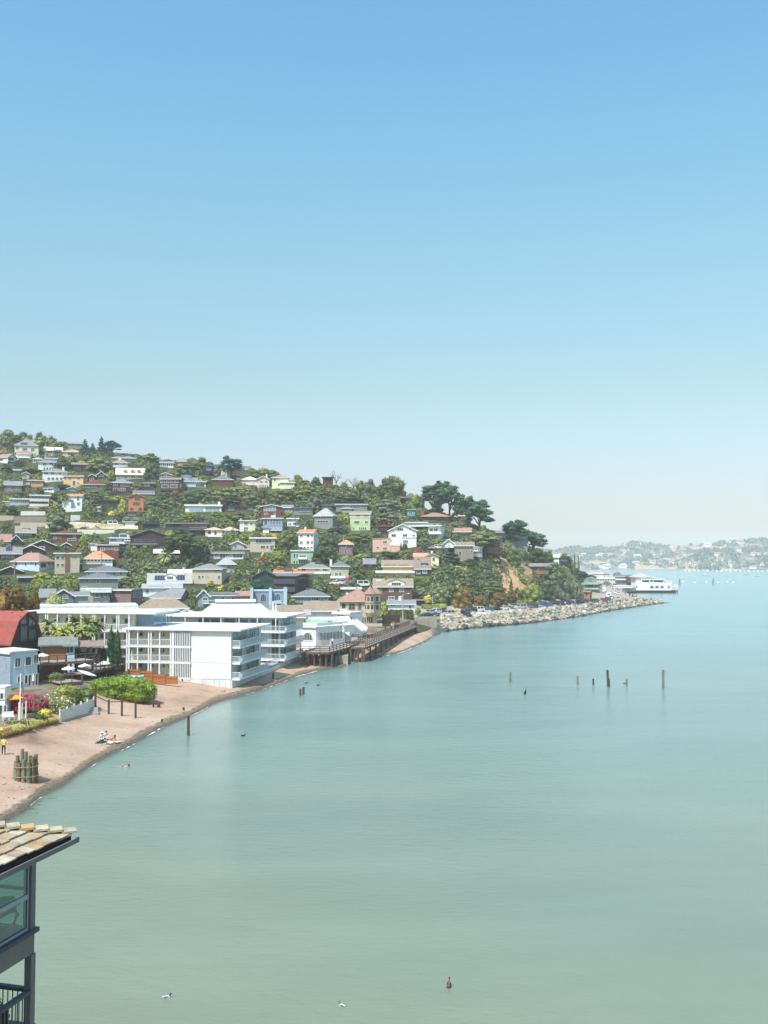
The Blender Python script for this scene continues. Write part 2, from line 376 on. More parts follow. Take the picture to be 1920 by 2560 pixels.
def ramp_ground(name, cols, scale, rough=0.95, bump=0.05, bs=6, wet=False, detail=8):
    m, n, l, p = newmat(name); ge = N(n, 'ShaderNodeNewGeometry')
    nz = N(n, 'ShaderNodeTexNoise'); nz.inputs['Scale'].default_value = scale; nz.inputs['Detail'].default_value = detail; nz.inputs['Roughness'].default_value = .68
    l.new(ge.outputs['Position'], nz.inputs['Vector'])
    cr = N(n, 'ShaderNodeValToRGB'); e = cr.color_ramp.elements
    e[0].position = .3; e[0].color = (*cols[0], 1); e[1].position = .7; e[1].color = (*cols[-1], 1)
    for i, c in enumerate(cols[1:-1]):
        q = e.new(.3 + .4 * (i + 1) / (len(cols) - 1)); q.color = (*c, 1)
    l.new(nz.outputs[0], cr.inputs[0]); out = cr.outputs[0]
    if wet:
        sp = N(n, 'ShaderNodeSeparateXYZ'); l.new(ge.outputs['Position'], sp.inputs[0])
        n2 = N(n, 'ShaderNodeTexNoise'); n2.inputs['Scale'].default_value = .9; l.new(ge.outputs['Position'], n2.inputs['Vector'])
        ma = N(n, 'ShaderNodeMath', operation='MULTIPLY_ADD'); l.new(n2.outputs[0], ma.inputs[0]); ma.inputs[1].default_value = -.16; l.new(sp.outputs[2], ma.inputs[2])
        mr = N(n, 'ShaderNodeMapRange', interpolation_type='SMOOTHSTEP'); mr.inputs[1].default_value = 0.0; mr.inputs[2].default_value = .09; l.new(ma.outputs[0], mr.inputs[0])
        mx = N(n, 'ShaderNodeMix', data_type='RGBA'); l.new(mr.outputs[0], mx.inputs[0]); mx.inputs[6].default_value = (*hexc('#6f6258', .8), 1); l.new(out, mx.inputs[7]); out = mx.outputs[2]
        # weed line: olive wrack along the high water mark
        m2 = N(n, 'ShaderNodeMapRange', interpolation_type='SMOOTHSTEP'); m2.inputs[1].default_value = .02; m2.inputs[2].default_value = .06
        m3 = N(n, 'ShaderNodeMapRange', interpolation_type='SMOOTHSTEP'); m3.inputs[1].default_value = .16; m3.inputs[2].default_value = .08
        l.new(ma.outputs[0], m2.inputs[0]); l.new(ma.outputs[0], m3.inputs[0])
        mm = N(n, 'ShaderNodeMath', operation='MULTIPLY'); l.new(m2.outputs[0], mm.inputs[0]); l.new(m3.outputs[0], mm.inputs[1])
        n5 = N(n, 'ShaderNodeTexNoise'); n5.inputs['Scale'].default_value = 4; l.new(ge.outputs['Position'], n5.inputs['Vector'])
        m5 = N(n, 'ShaderNodeMath', operation='MULTIPLY'); l.new(mm.outputs[0], m5.inputs[0]); l.new(n5.outputs[0], m5.inputs[1])
        m6 = N(n, 'ShaderNodeMath', operation='MULTIPLY'); l.new(m5.outputs[0], m6.inputs[0]); m6.inputs[1].default_value = 1.5; m6.use_clamp = True
        mx2 = N(n, 'ShaderNodeMix', data_type='RGBA'); l.new(m6.outputs[0], mx2.inputs[0]); l.new(out, mx2.inputs[6]); mx2.inputs[7].default_value = (*hexc('#6b6748', .8), 1); out = mx2.outputs[2]
    # fine speckle
    n4 = N(n, 'ShaderNodeTexNoise'); n4.inputs['Scale'].default_value = bs; n4.inputs['Detail'].default_value = 4; l.new(ge.outputs['Position'], n4.inputs['Vector'])
    m4 = N(n, 'ShaderNodeMapRange'); m4.inputs[1].default_value = .25; m4.inputs[2].default_value = .75; m4.inputs[3].default_value = .8; m4.inputs[4].default_value = 1.15; l.new(n4.outputs[0], m4.inputs[0])
    vs = N(n, 'ShaderNodeVectorMath', operation='SCALE'); l.new(out, vs.inputs[0]); l.new(m4.outputs[0], vs.inputs['Scale'])
    l.new(vs.outputs[0], p.inputs['Base Color']); p.inputs['Roughness'].default_value = rough; p.inputs['Specular IOR Level'].default_value = .15
    b = N(n, 'ShaderNodeBump'); b.inputs['Distance'].default_value = bump; b.inputs['Strength'].default_value = .8; l.new(n4.outputs[0], b.inputs['Height']); l.new(b.outputs[0], p.inputs['Normal'])
    return m
M_SAND = ramp_ground('sand', [hexc('#937762', .84), hexc('#b99a82', .84), hexc('#c8a992', .84), hexc('#d4bba4', .84)], .09, wet=True, bump=.04, bs=5)
M_SOIL = ramp_ground('hill_soil', [hexc('#26321e', .8), hexc('#3c4a2a', .8), hexc('#565c36', .8), hexc('#6f6c48', .8)], .08, bump=.3, bs=1.5)
M_CLIFF = ramp_ground('bare_soil', [hexc('#8a6a44', .85), hexc('#b89468', .85), hexc('#cfae80', .85), hexc('#7c7a48', .85)], .22, bump=.4, bs=1)
M_ROAD = ramp_ground('pavement', [hexc('#a89c90', .8), hexc('#b4a89a', .8), hexc('#bfb3a4', .8)], .12, bump=.01, bs=3)
M_LAWN = ramp_ground('lawn', [hexc('#8e9a52', .9), hexc('#aab066', .9), hexc('#c0bd7a', .9)], .6, bump=.02, bs=9)

X = np.zeros_like(ZG); Y = np.zeros_like(ZG)
for i in range(NPX):
    X[i] = (PX0 + i * PXS - 960) / F * np.array(DG); Y[i] = DG
SDF = lambda q: HC * F / (interp(q, [a for a, b in SH], [b for a, b in SH]) - 1402.0)
def semantic(q, k):
    """distance of the k-th profile point (3 shore, 5 terrace top, 7 hill foot)"""
    return profile(q)[0][k]
BP = [semantic(PX0 + i * PXS, 5) for i in range(NPX)]; FT = [semantic(PX0 + i * PXS, 7) for i in range(NPX)]; RG = [semantic(PX0 + i * PXS, 11) for i in range(NPX)]
ZL = ZG.copy()
for i in range(NPX):
    q = PX0 + i * PXS
    for j, d in enumerate(DG):
        if d < BP[i] or (q > 1036 and d < (FT[i] - 2 if q < 1480 else RG[i])): ZL[i, j] -= .35
vs = [(X[i, j], Y[i, j], ZL[i, j]) for i in range(NPX) for j in range(len(DG))]; nd = len(DG)
fs = [(i * nd + j, (i + 1) * nd + j, (i + 1) * nd + j + 1, i * nd + j + 1) for i in range(NPX - 1) for j in range(nd - 1)]
me = bpy.data.meshes.new('hillside'); me.from_pydata(vs, [], fs); me.polygons.foreach_set('use_smooth', [True] * len(fs)); meshobj('hillside', me, None, [M_SOIL], kind='structure')
def sheet(name, mat, q0, q1, dq, f0, f1, n, lift, keep=None):
    vs = []; fs = []; m_ = int((q1 - q0) / dq) + 1
    for a in range(m_):
        q = q0 + a * dq; A, B = f0(q), f1(q)
        for b in range(n + 1):
            d = lerp(A, B, b / n); x = (q - 960) / F * d; vs.append((x, d, tz(x, d) + lift))
    for a in range(m_ - 1):
        for b in range(n):
            i = a * (n + 1) + b
            if keep is None or keep(q0 + a * dq, b / n): fs.append((i, i + n + 1, i + n + 2, i + 1))
    me = bpy.data.meshes.new(name); me.from_pydata(vs, [], fs); me.polygons.foreach_set('use_smooth', [True] * len(fs)); return meshobj(name, me, None, [mat], kind='structure')
sheet('beach', M_SAND, -1500, 1080, 4, lambda q: max(25, SDF(q) - 60), lambda q: semantic(q, 5) + 1.2 * noise.noise(Vector((q * .03, 0, 0))), 70, .02)
M_BANK = ramp_ground('bank', [hexc('#5d5a4c', .8), hexc('#85806f', .8), hexc('#a39c8a', .8)], .5, bump=.1, bs=3)
M_YARD = ramp_ground('yard', [hexc('#5f5446', .8), hexc('#8a7a66', .8), hexc('#a4957e', .8)], .3, bump=.02, bs=4)
sheet('yard', M_YARD, -80, 1036, 4, lambda q: semantic(q, 5) - .3, lambda q: semantic(q, 5) + (26 if q < 300 else 40), 24, .025)
sheet('rock_bank', M_BANK, 1078, 1690, 4, lambda q: SDF(q) - 50, lambda q: semantic(q, 5) + .3, 40, .024)
sheet('road', M_ROAD, 1036, 1622, 3, lambda q: (semantic(q, 6) if q < 1100 else semantic(q, 5)) - .4, lambda q: (semantic(q, 7) - 1.5) if q < 1480 else (semantic(q, 11) - .5), 40, .03)
def bluff_keep(q, t):
    e = ((q - 1283) / 44) ** 2 + ((t - .5) / .52) ** 2
    return e + .9 * noise.noise(Vector((q * .06, t * 5, 2))) < .95
sheet('bare_bluff', M_CLIFF, 1236, 1336, 1.2, lambda q: semantic(q, 7) + 2, lambda q: semantic(q, 9) + 6, 60, .12, bluff_keep)

# ---------------------------------------------------------------- water
m, n, l, p = newmat('bay_water')
ge = N(n, 'ShaderNodeNewGeometry'); at = N(n, 'ShaderNodeAttribute', attribute_name='shallow')
def nz_(scale, sx, sy, detail=3, rough=.6):
    ma = N(n, 'ShaderNodeMapping'); ma.inputs['Scale'].default_value = (sx, sy, 1); l.new(ge.outputs['Position'], ma.inputs[0])
    q = N(n, 'ShaderNodeTexNoise'); q.inputs['Scale'].default_value = scale; q.inputs['Detail'].default_value = detail; q.inputs['Roughness'].default_value = rough
    l.new(ma.outputs[0], q.inputs['Vector']); return q
big = nz_(.012, .6, 1.0, 4); mid = nz_(.05, .5, 1.4, 5)
mr = N(n, 'ShaderNodeMapRange'); mr.inputs[1].default_value = .35; mr.inputs[2].default_value = .65; l.new(big.outputs[0], mr.inputs[0])
c1 = N(n, 'ShaderNodeMix', data_type='RGBA'); c1.inputs[6].default_value = (.200, .232, .150, 1); c1.inputs[7].default_value = (.166, .226, .178, 1); l.new(mr.outputs[0], c1.inputs[0])
# far water's sky reflection put into the base colour, growing with camera distance
ds = N(n, 'ShaderNodeAttribute', attribute_name='offshore')
c2 = N(n, 'ShaderNodeMix', data_type='RGBA'); l.new(ds.outputs['Fac'], c2.inputs[0]); l.new(c1.outputs[2], c2.inputs[6]); c2.inputs[7].default_value = (.165, .295, .30, 1)
m2 = N(n, 'ShaderNodeMapRange'); m2.inputs[1].default_value = .35; m2.inputs[2].default_value = .7; m2.inputs[3].default_value = .91; m2.inputs[4].default_value = 1.09; l.new(mid.outputs[0], m2.inputs[0])
v2 = N(n, 'ShaderNodeVectorMath', operation='SCALE'); l.new(c2.outputs[2], v2.inputs[0]); l.new(m2.outputs[0], v2.inputs['Scale'])
l.new(v2.outputs[0], p.inputs['Base Color']); p.inputs['Roughness'].default_value = .2; p.inputs['IOR'].default_value = 1.333
w1 = nz_(1.5, .5, 1.0, 5, .65); w2 = nz_(.11, .6, 1.0, 4, .6)
hm = N(n, 'ShaderNodeMath', operation='MULTIPLY_ADD'); l.new(w2.outputs[0], hm.inputs[0]); hm.inputs[1].default_value = 1.5; l.new(w1.outputs[0], hm.inputs[2])
bp = N(n, 'ShaderNodeBump'); bp.inputs['Strength'].default_value = 1; bp.inputs['Distance'].default_value = .075; l.new(hm.outputs[0], bp.inputs['Height']); l.new(bp.outputs[0], p.inputs['Normal'])
tr = N(n, 'ShaderNodeBsdfTransparent'); tr.inputs[0].default_value = (.72, .74, .72, 1)
ms = N(n, 'ShaderNodeMixShader'); l.new(at.outputs['Fac'], ms.inputs[0]); l.new(p.outputs[0], ms.inputs[1]); l.new(tr.outputs[0], ms.inputs[2]); l.new(ms.outputs[0], n['Material Output'].inputs[0])
M_WATER = m
wd = [18 * (1300 / 18) ** (i / 219) for i in range(220)] + [1500, 1800, 2200, 3000, 4500, 8000, 16000]
wp = [-2600, -2200, -1900] + [PX0 + 8 * i for i in range(NPX)] + [1750, 1900, 2200, 2600, 3200, 4200]
vs = []; fs = []; sh = []; off = []
for a, q in enumerate(wp):
    for d in wd:
        x = (q - 960) / F * d; vs.append((x, d, 0)); g = tz(x, d) if (PX0 < q < 1690 and d < 1050) else -4
        sh.append(min(.8, max(0, math.exp(min(g, 0) / .22)) * .8)); sdist = HC * F / (interp(q, [k for k, _ in SH], [b for _, b in SH]) - 1402.0)
        off.append(max(0, min(1, (d - 70) / 230)) ** .8)  # measured from the camera, whatever the distance to the shore
for a in range(len(wp) - 1):
    for b in range(len(wd) - 1):
        i = a * len(wd) + b; fs.append((i, i + len(wd), i + len(wd) + 1, i + 1))
b0 = len(vs); vs += [(-9000, -3000, 0), (9000, -3000, 0)]
me = bpy.data.meshes.new('water'); me.from_pydata(vs[:b0], [], fs)
at_ = me.attributes.new('shallow', 'FLOAT', 'POINT'); at_.data.foreach_set('value', sh)
at_ = me.attributes.new('offshore', 'FLOAT', 'POINT'); at_.data.foreach_set('value', off)  # weight of the reflection blue painted into the far water
meshobj('water', me, None, [M_WATER], kind='structure')

# breaking edge along the beach
rnd = random.Random(5); mb = MB(); M_FOAM = surf('foam', (.8, .82, .82), .6, .1, 3)
for (p0, p1, off_, wid) in ((395, 420, -.2, .7), (372, 396, -.5, .5), (308, 345, -.9, .35), (228, 252, -.9, .35), (480, 540, -.4, .3), (615, 640, -.5, .4), (655, 735, -.3, .45), (735, 800, -.5, .7), (868, 1105, -.6, .8), (865, 925, -.3, .7), (990, 1062, -1.4, .35), (80, 120, -.3, .2)):
    q = p0; prev = None
    while q < p1:
        sd = HC * F / (interp(q, [a for a, b in SH], [b for a, b in SH]) - 1402.0)
        ww = wid * max(0, .35 + noise.noise(Vector((q * .13, off_, 0)))) * min(1, (q - p0) / 6, (p1 - q) / 6) * 1.4
        o_ = off_ + .4 * noise.noise(Vector((q * .05, 3, off_)))
        a = ((q - 960) / F * (sd + o_), sd + o_, .012); b = ((q - 960) / F * (sd + o_ + ww), sd + o_ + ww, .012)
        if prev and ww > .02: mb.add([prev[0], a, b, prev[1]], [(0, 1, 2, 3)])
        prev = (a, b); q += 1.5
mb.build('shore_foam', M_FOAM, kind='stuff')

# ---------------------------------------------------------------- far shore
RID = [(-60, 178), (60, 165), (130, 150), (200, 160), (270, 158), (340, 155), (430, 160), (480, 145), (520, 130), (570, 114), (620, 112), (680, 125), (760, 135), (850, 150), (900, 145), (960, 135), (1050, 135),
       (1160, 133), (1230, 132), (1260, 112), (1330, 102), (1400, 108), (1480, 100), (1540, 88), (1620, 84), (1660, 85), (1900, 70), (2400, 60), (3000, 90)]
def far_base(px): return interp(px, [1300, 1690, 1705, 2400], [2330, 2280, 2090, 2050])
def far_z(px, t):
    X_ = (px - 1400) * 3.19; row = 1320 + interp(X_, [a for a, b in RID], [b for a, b in RID]) / 3.19 + 3
    d1 = far_base(px) + 520; zr = HC - (row - 1402) / F * d1
    x = (px - 960) / F * d1
    return zr * (1 - (1 - min(1, t)) ** 1.5) + 6 * min(1, t * 3) * noise.noise(Vector((x * .012, t * 6, 1))) * (1 - t * .5) + .3
def far_pt(px, t):
    d = far_base(px) + 520 * t; return Vector(((px - 960) / F * d, d, far_z(px, t)))
fm, n, l, p = newmat('far_hill_ground'); ge = N(n, 'ShaderNodeNewGeometry')
nz = N(n, 'ShaderNodeTexNoise'); nz.inputs['Scale'].default_value = .008; nz.inputs['Detail'].default_value = 6; l.new(ge.outputs['Position'], nz.inputs['Vector'])
cr = N(n, 'ShaderNodeValToRGB'); e = cr.color_ramp.elements; e[0].position = .38; e[0].color = (*hexc('#46543a', .8), 1); e[1].position = .5; e[1].color = (*hexc('#b39a7a', .85), 1)
l.new(nz.outputs[0], cr.inputs[0]); l.new(cr.outputs[0], p.inputs['Base Color']); p.inputs['Roughness'].default_value = 1
vs = []; fs = []; na = 120; nb = 20
for i in range(na):
    px = 1240 + i * 12
    for j in range(nb): vs.append(tuple(far_pt(px, j / (nb - 2))) if j < nb - 1 else tuple(far_pt(px, 1) + Vector((0, 300, -60))))
for i in range(na - 1):
    for j in range(nb - 1): a = i * nb + j; fs.append((a, a + nb, a + nb + 1, a + 1))
me = bpy.data.meshes.new('far_hills'); me.from_pydata(vs, [], fs); me.polygons.foreach_set('use_smooth', [True] * len(fs)); meshobj('far_hills', me, None, [fm], kind='structure')

def leafquads(C, Nn, S, rs, asp=.75):
    """quads at centres C facing roughly Nn with sizes S"""
    n_ = len(C); Nn = Nn + rs.normal(0, .55, (n_, 3)); Nn /= np.linalg.norm(Nn, axis=1, keepdims=True) + 1e-9
    A = rs.normal(0, 1, (n_, 3)); T1 = np.cross(Nn, A); T1 /= np.linalg.norm(T1, axis=1, keepdims=True) + 1e-9; T2 = np.cross(Nn, T1)
    S = S[:, None] * .5; a = T1 * S; b = T2 * S * asp
    return np.stack([C - a - b * .5, C + a * .3 - b, C + a + b * .4, C - a * .2 + b], 1)
# woodland of the far shore reads as one mass
rs = np.random.RandomState(11); Cs = []; Ns = []; Ss = []
rnd = random.Random(12)
for k in range(1600):
    px = rnd.uniform(1330, 2500); t = rnd.random() ** .8
    X_ = (px - 1400) * 3.19; grassy = (870 < X_ < 1240 and t > .6) or (1230 < X_ < 1520 and .35 < t < .8 and rnd.random() < .7) or (1500 < X_ < 1580 and t < .3)
    if grassy and rnd.random() < .88: continue
    P = far_pt(px, t); r = rnd.uniform(4, 10) * (1.3 if X_ > 1000 and t < .5 else 1)
    if t > .9: r = rnd.uniform(4, 9)
    for q in range(12):
        v = np.array([rnd.gauss(0, 1), rnd.gauss(0, 1) - .6, abs(rnd.gauss(0, .9))]); v /= np.linalg.norm(v)
        Cs.append(np.array(P) + v * r * np.array([1, 1, .8]) + [0, 0, r * .1]); Ns.append(v); Ss.append(r * rnd.uniform(.7, 1.2))
Q = leafquads(np.array(Cs), np.array(Ns), np.array(Ss), rs)
meshobj('far_woodland', quad_mesh('far_woodland', Q), None, [foliage('leaf_far', '#46544a', '#6b7262', patch=.02)], kind='stuff')
rnd = random.Random(31); fh = MB(); fh.box(-6, -4, -3, 6, 4, 4).mat(1); fh.slab([(-6.5, -4.5, 4), (6.5, -4.5, 4), (6.5, 4.5, 4), (-6.5, 4.5, 4), (-5, 0, 6.5), (5, 0, 6.5)], [(0, 1, 5, 4), (2, 3, 4, 5), (1, 2, 5), (3, 0, 4)], .3)
fh.mat(2)
for q in (-4, -1, 2): fh.box(q, -4.06, 1.3, q + 2, -4.02, 3)
proto = {}
for wc, rc in (('white', 'terra'), ('cream', 'rooftan'), ('lgrey', 'slate'), ('white', 'vlgrey')):
    proto[(wc, rc)] = fh.build('house', [W(wc), R(rc), GL]); COL.objects.unlink(proto[(wc, rc)])
for k in range(125):
    px = rnd.uniform(1410, 2050); t = rnd.choice([rnd.uniform(.02, .5), rnd.uniform(.05, .95)])
    P = far_pt(px, t); wc, rc = rnd.choice(list(proto)); o = bpy.data.objects.new('house', proto[(wc, rc)].data)
    s = rnd.uniform(.6, 1.15); o.location = P + Vector((0, -6, 1.5)); o.scale = (s * rnd.uniform(.8, 1.4), s, s); o.rotation_euler = (0, 0, rnd.uniform(-.5, .5))
    cn = {'white': 'white', 'cream': 'cream', 'lgrey': 'pale grey'}[wc]; rn = {'terra': 'reddish', 'rooftan': 'tan', 'slate': 'slate', 'vlgrey': 'pale'}[rc]
    link(o, None, 'tiny distant %s house with %s roof among trees on the far hills' % (cn, rn), 'house', '%s houses with %s roofs on the far hills' % (cn, rn))

# haze: thin sea air over the whole place
hz = MB().box(-3000, -80, -5, 4000, 4200, 116); hm_ = bpy.data.materials.new('haze_air'); hm_.use_nodes = True; hn = hm_.node_tree.nodes; hn.clear()
ho = hn.new('ShaderNodeOutputMaterial'); hv = hn.new('ShaderNodeVolumePrincipled'); hv.inputs['Density'].default_value = 0.00018; hv.inputs['Color'].default_value = (.99, .99, 1, 1); hv.inputs['Anisotropy'].default_value = -0.25
hm_.node_tree.links.new(hv.outputs[0], ho.inputs['Volume']); hz.build('haze', hm_, kind='stuff')
# ---------------------------------------------------------------- houses
HOUSES = []          # for placing plants: (px0, px1, row_top, row_base, distance, short name)
def parse(s, t):
    out = []
    for it in (s or '').split(';'):
        it = it.strip()
        if not it: continue
        md = ''
        while it[0].isalpha(): md += it[0]; it = it[1:].strip()
        v = [float(q) for q in it.split(',')]
        a, b = tp(t, v[0], v[1]); c, d = tp(t, v[2], v[3]); n = int(v[4]) if len(v) > 4 else 1
        if 'r' in md:
            w = (c - a) / (n + (n - 1) * .38)
            for k in range(n): out.append((a + k * w * 1.38, b, a + k * w * 1.38 + w, d, 1 if w < 7 else 2, md))
        else: out.append((a, b, c, d, n, md))
    return out

class Frame:
    """local frame of a building: x along the front, y into the depth, z up"""
    def __init__(s, O, phi): s.O = Vector(O); s.phi = phi; s.ex = Vector((math.cos(phi), math.sin(phi), 0)); s.ey = Vector((-math.sin(phi), math.cos(phi), 0))
    def front(s, px, py, f=0.0):
        r = ray(px, py); P0 = s.O + s.ey * f - EYE; t = P0.dot(s.ey) / r.dot(s.ey); P = EYE + r * t - s.O
        return P.dot(s.ex), P.z
    def side(s, px, py, xp):
        r = ray(px, py); P0 = s.O + s.ex * xp - EYE; t = P0.dot(s.ex) / r.dot(s.ex); P = EYE + r * t - s.O
        return P.dot(s.ey), P.z

def roof_mesh(mb, typ, x0, x1, y0, y1, zt, zp, o, th=.22):
    """roof skins over a footprint; zp ridge height"""
    X0, X1, Y0, Y1 = x0 - o, x1 + o, y0 - o, y1 + o; W_, D_ = X1 - X0, Y1 - Y0; zl = zt - .0
    if typ == 'flat': mb.box(X0, Y0, zt, X1, Y1, max(zp, zt + .18))
    elif typ == 'hip' or typ == 'hipf':
        k = min(W_, D_) / 2 * (.999 if typ == 'hip' else .55)
        if typ == 'hipf': r = [(X0 + k, Y0 + k, zp), (X1 - k, Y0 + k, zp), (X1 - k, Y1 - k, zp), (X0 + k, Y1 - k, zp)]
        elif W_ >= D_: r = [(X0 + k, (Y0 + Y1) / 2 - .02, zp), (X1 - k, (Y0 + Y1) / 2 - .02, zp), (X1 - k, (Y0 + Y1) / 2 + .02, zp), (X0 + k, (Y0 + Y1) / 2 + .02, zp)]
        else: m = (X0 + X1) / 2; r = [(m - .02, Y0 + k, zp), (m + .02, Y0 + k, zp), (m + .02, Y1 - k, zp), (m - .02, Y1 - k, zp)]
        mb.slab([(X0, Y0, zl), (X1, Y0, zl), (X1, Y1, zl), (X0, Y1, zl)] + r, [(0, 1, 5, 4), (1, 2, 6, 5), (2, 3, 7, 6), (3, 0, 4, 7), (4, 5, 6, 7)], th)
    elif typ == 'gs':
        m = (Y0 + Y1) / 2; mb.slab([(X0, Y0, zl), (X1, Y0, zl), (X1, m, zp), (X0, m, zp), (X1, Y1, zl), (X0, Y1, zl)], [(0, 1, 2, 3), (3, 2, 4, 5)], th)
    elif typ == 'gf':
        m = (X0 + X1) / 2; mb.slab([(X0, Y0, zl), (m, Y0, zp), (m, Y1, zp), (X0, Y1, zl), (X1, Y0, zl), (X1, Y1, zl)], [(0, 1, 2, 3), (1, 4, 5, 2)], th)
    elif typ == 'shed': mb.slab([(X0, Y0, zl), (X1, Y0, zl), (X1, Y1, zp), (X0, Y1, zp)], [(0, 1, 2, 3)], th)
    elif typ == 'mono': mb.slab([(X0, Y0, zl), (X1, Y0, zp), (X1, Y1, zp), (X0, Y1, zl)], [(0, 1, 2, 3)], th)
    elif typ == 'gam':
        m = (Y0 + Y1) / 2; q = (m - Y0) * .45; zq = lerp(zl, zp, .72)
        mb.slab([(X0, Y0, zl), (X1, Y0, zl), (X1, Y0 + q, zq), (X0, Y0 + q, zq), (X1, m, zp), (X0, m, zp), (X1, Y1 - q, zq), (X0, Y1 - q, zq), (X1, Y1, zl), (X0, Y1, zl)],
                [(0, 1, 2, 3), (3, 2, 4, 5), (5, 4, 6, 7), (7, 6, 8, 9)], th)
def wall_mesh(mb, typ, x0, x1, y0, y1, zb, zt, zp):
    if typ in ('gs', 'shed', 'gam'):
        m = (y0 + y1) / 2; t = .12
        if typ == 'gs': poly = [(y0, zb), (y1, zb), (y1, zt - t), (m, zp - t - .1), (y0, zt - t)]
        elif typ == 'shed': poly = [(y0, zb), (y1, zb), (y1, zp - t - .1), (y0, zt - t)]
        else:
            q = (m - y0) * .45; zq = lerp(zt, zp, .72)
            poly = [(y0, zb), (y1, zb), (y1, zt - t), (y1 - q, zq - .3), (m, zp - .3), (y0 + q, zq - .3), (y0, zt - t)]
        mb.prism(poly, 'x', x0, x1)
    elif typ in ('gf', 'mono'):
        m = (x0 + x1) / 2; t = .12
        poly = [(x0, zb), (x1, zb), (x1, zt - t), (m, zp - t - .1), (x0, zt - t)] if typ == 'gf' else [(x0, zb), (x1, zb), (x1, zp - t - .1), (x0, zt - t)]
        mb.prism(poly, 'y', y0, y1)
    else: mb.box(x0, y0, zb, x1, y1, zt - .02)

def window(par, a, b, n, face, plane, trim, glass, md='', name='window', big=None):
    """a,b: (u,z) corners on a wall face; face 'f' front (-y), 'r' right (+x), 'l' left (-x)"""
    u0, u1 = min(a[0], b[0]), max(a[0], b[0]); z0, z1 = min(a[1], b[1]), max(a[1], b[1])
    if u1 - u0 < .15 or z1 - z0 < .15: return
    fw = max(.05, min(.12, (u1 - u0) * .09)); pr = .07; arch = 'a' in md
    mb = MB(); sg = {'f': -1, 'l': -1, 'r': 1}[face]
    def B(m_, ua, ub, za, zb_, p0, p1):
        q0, q1 = plane + sg * p0, plane + sg * p1
        if face == 'f': m_.box(ua, q0, za, ub, q1, zb_)
        else: m_.box(q0, ua, za, q1, ub, zb_)
    gm = MB()
    if arch:
        r = (u1 - u0) / 2; zc = max(z0 + .05, z1 - r); uc = (u0 + u1) / 2; K = 8
        def ring(rr, zz): return [(uc + rr * math.cos(math.pi * k / K), zz + rr * (z1 - zc) / r * math.sin(math.pi * k / K)) for k in range(K + 1)]
        ax = 'y' if face == 'f' else 'x'
        gm.prism([(u0 + fw, z0 + fw), (u1 - fw, z0 + fw)] + ring(r - fw, zc)[0:], ax, plane + sg * .012, plane + sg * .03)
        o_, i_ = ring(r, zc), ring(r - fw, zc)
        for k in range(K): mb.prism([o_[k], o_[k + 1], i_[k + 1], i_[k]], ax, plane + sg * .008, plane + sg * pr)
        B(mb, u0, u0 + fw, z0, zc, .008, pr); B(mb, u1 - fw, u1, z0, zc, .008, pr); B(mb, u0, u1, z0 - fw * .5, z0 + fw * .5, .006, pr + .02)
        for k in range(1, n): q = lerp(u0, u1, k / n); B(mb, q - .03, q + .03, z0, z1 - fw, .032, pr - .01)
    else:
        B(gm, u0 + fw * .5, u1 - fw * .5, z0 + fw * .5, z1 - fw * .5, .012, .028)
        B(mb, u0, u0 + fw, z0, z1, .008, pr); B(mb, u1 - fw, u1, z0, z1, .008, pr)
        B(mb, u0 + fw, u1 - fw, z1 - fw, z1, .008, pr); B(mb, u0 - fw * .4, u1 + fw * .4, z0 - fw * .6, z0 + fw * .3, .006, pr + .04)
        for k in range(1, n): q = lerp(u0, u1, k / n); B(mb, q - fw * .3, q + fw * .3, z0 + fw * .3, z1 - fw, .03, pr - .01)
        if 'x' in md or (n > 1 and z1 - z0 > 1.5 and 'p' not in md): q = lerp(z0, z1, .55); B(mb, u0 + fw, u1 - fw, q - .02, q + .02, .03, pr - .02)
    if big is None: big = u1 - u0 > 1.5
    if big:
        w = mb.build(name, trim, par); gm.build('pane', glass, w)
    else:
        b0 = len(mb.v); mb.v += gm.v; mb.f += [tuple(i + b0 for i in f) for f in gm.f]; mb.m += [1] * len(gm.f); mb.build(name, [trim, glass], par)

def railing(par, x0, x1, y0, y1, z, h, mat, style, name='balcony', slab=.18):
    """balcony slab with a rail on three sides. style: b balusters, s solid, g thin rails"""
    mb = MB(); mb.box(x0, y0, z - slab, x1, y1, z); mb.build(name, mat, par)
    rb = MB(); t = .06
    if style == 's': rb.box(x0, y0, z + .01, x1, y0 + t, z + h); rb.box(x0, y0 + t, z + .01, x0 + t, y1, z + h); rb.box(x1 - t, y0 + t, z + .01, x1, y1, z + h)
    else:
        rb.box(x0, y0, z + h - .08, x1, y0 + t, z + h); rb.box(x0, y0 + t, z + h - .08, x0 + t, y1, z + h); rb.box(x1 - t, y0 + t, z + h - .08, x1, y1, z + h)
        st = .35 if style == 'b' else 1.3; n_ = max(2, int((x1 - x0) / st))
        for k in range(n_ + 1): q = lerp(x0 + .03, x1 - .03, k / n_); w = .05; rb.box(q - w / 2, y0 + .01, z + .01, q + w / 2, y0 + t - .01, z + h - .08)
        if style == 'g': rb.box(x0, y0 + .01, z + h * .45, x1, y0 + .04, z + h * .5)
    rb.build('railing', mat, par)

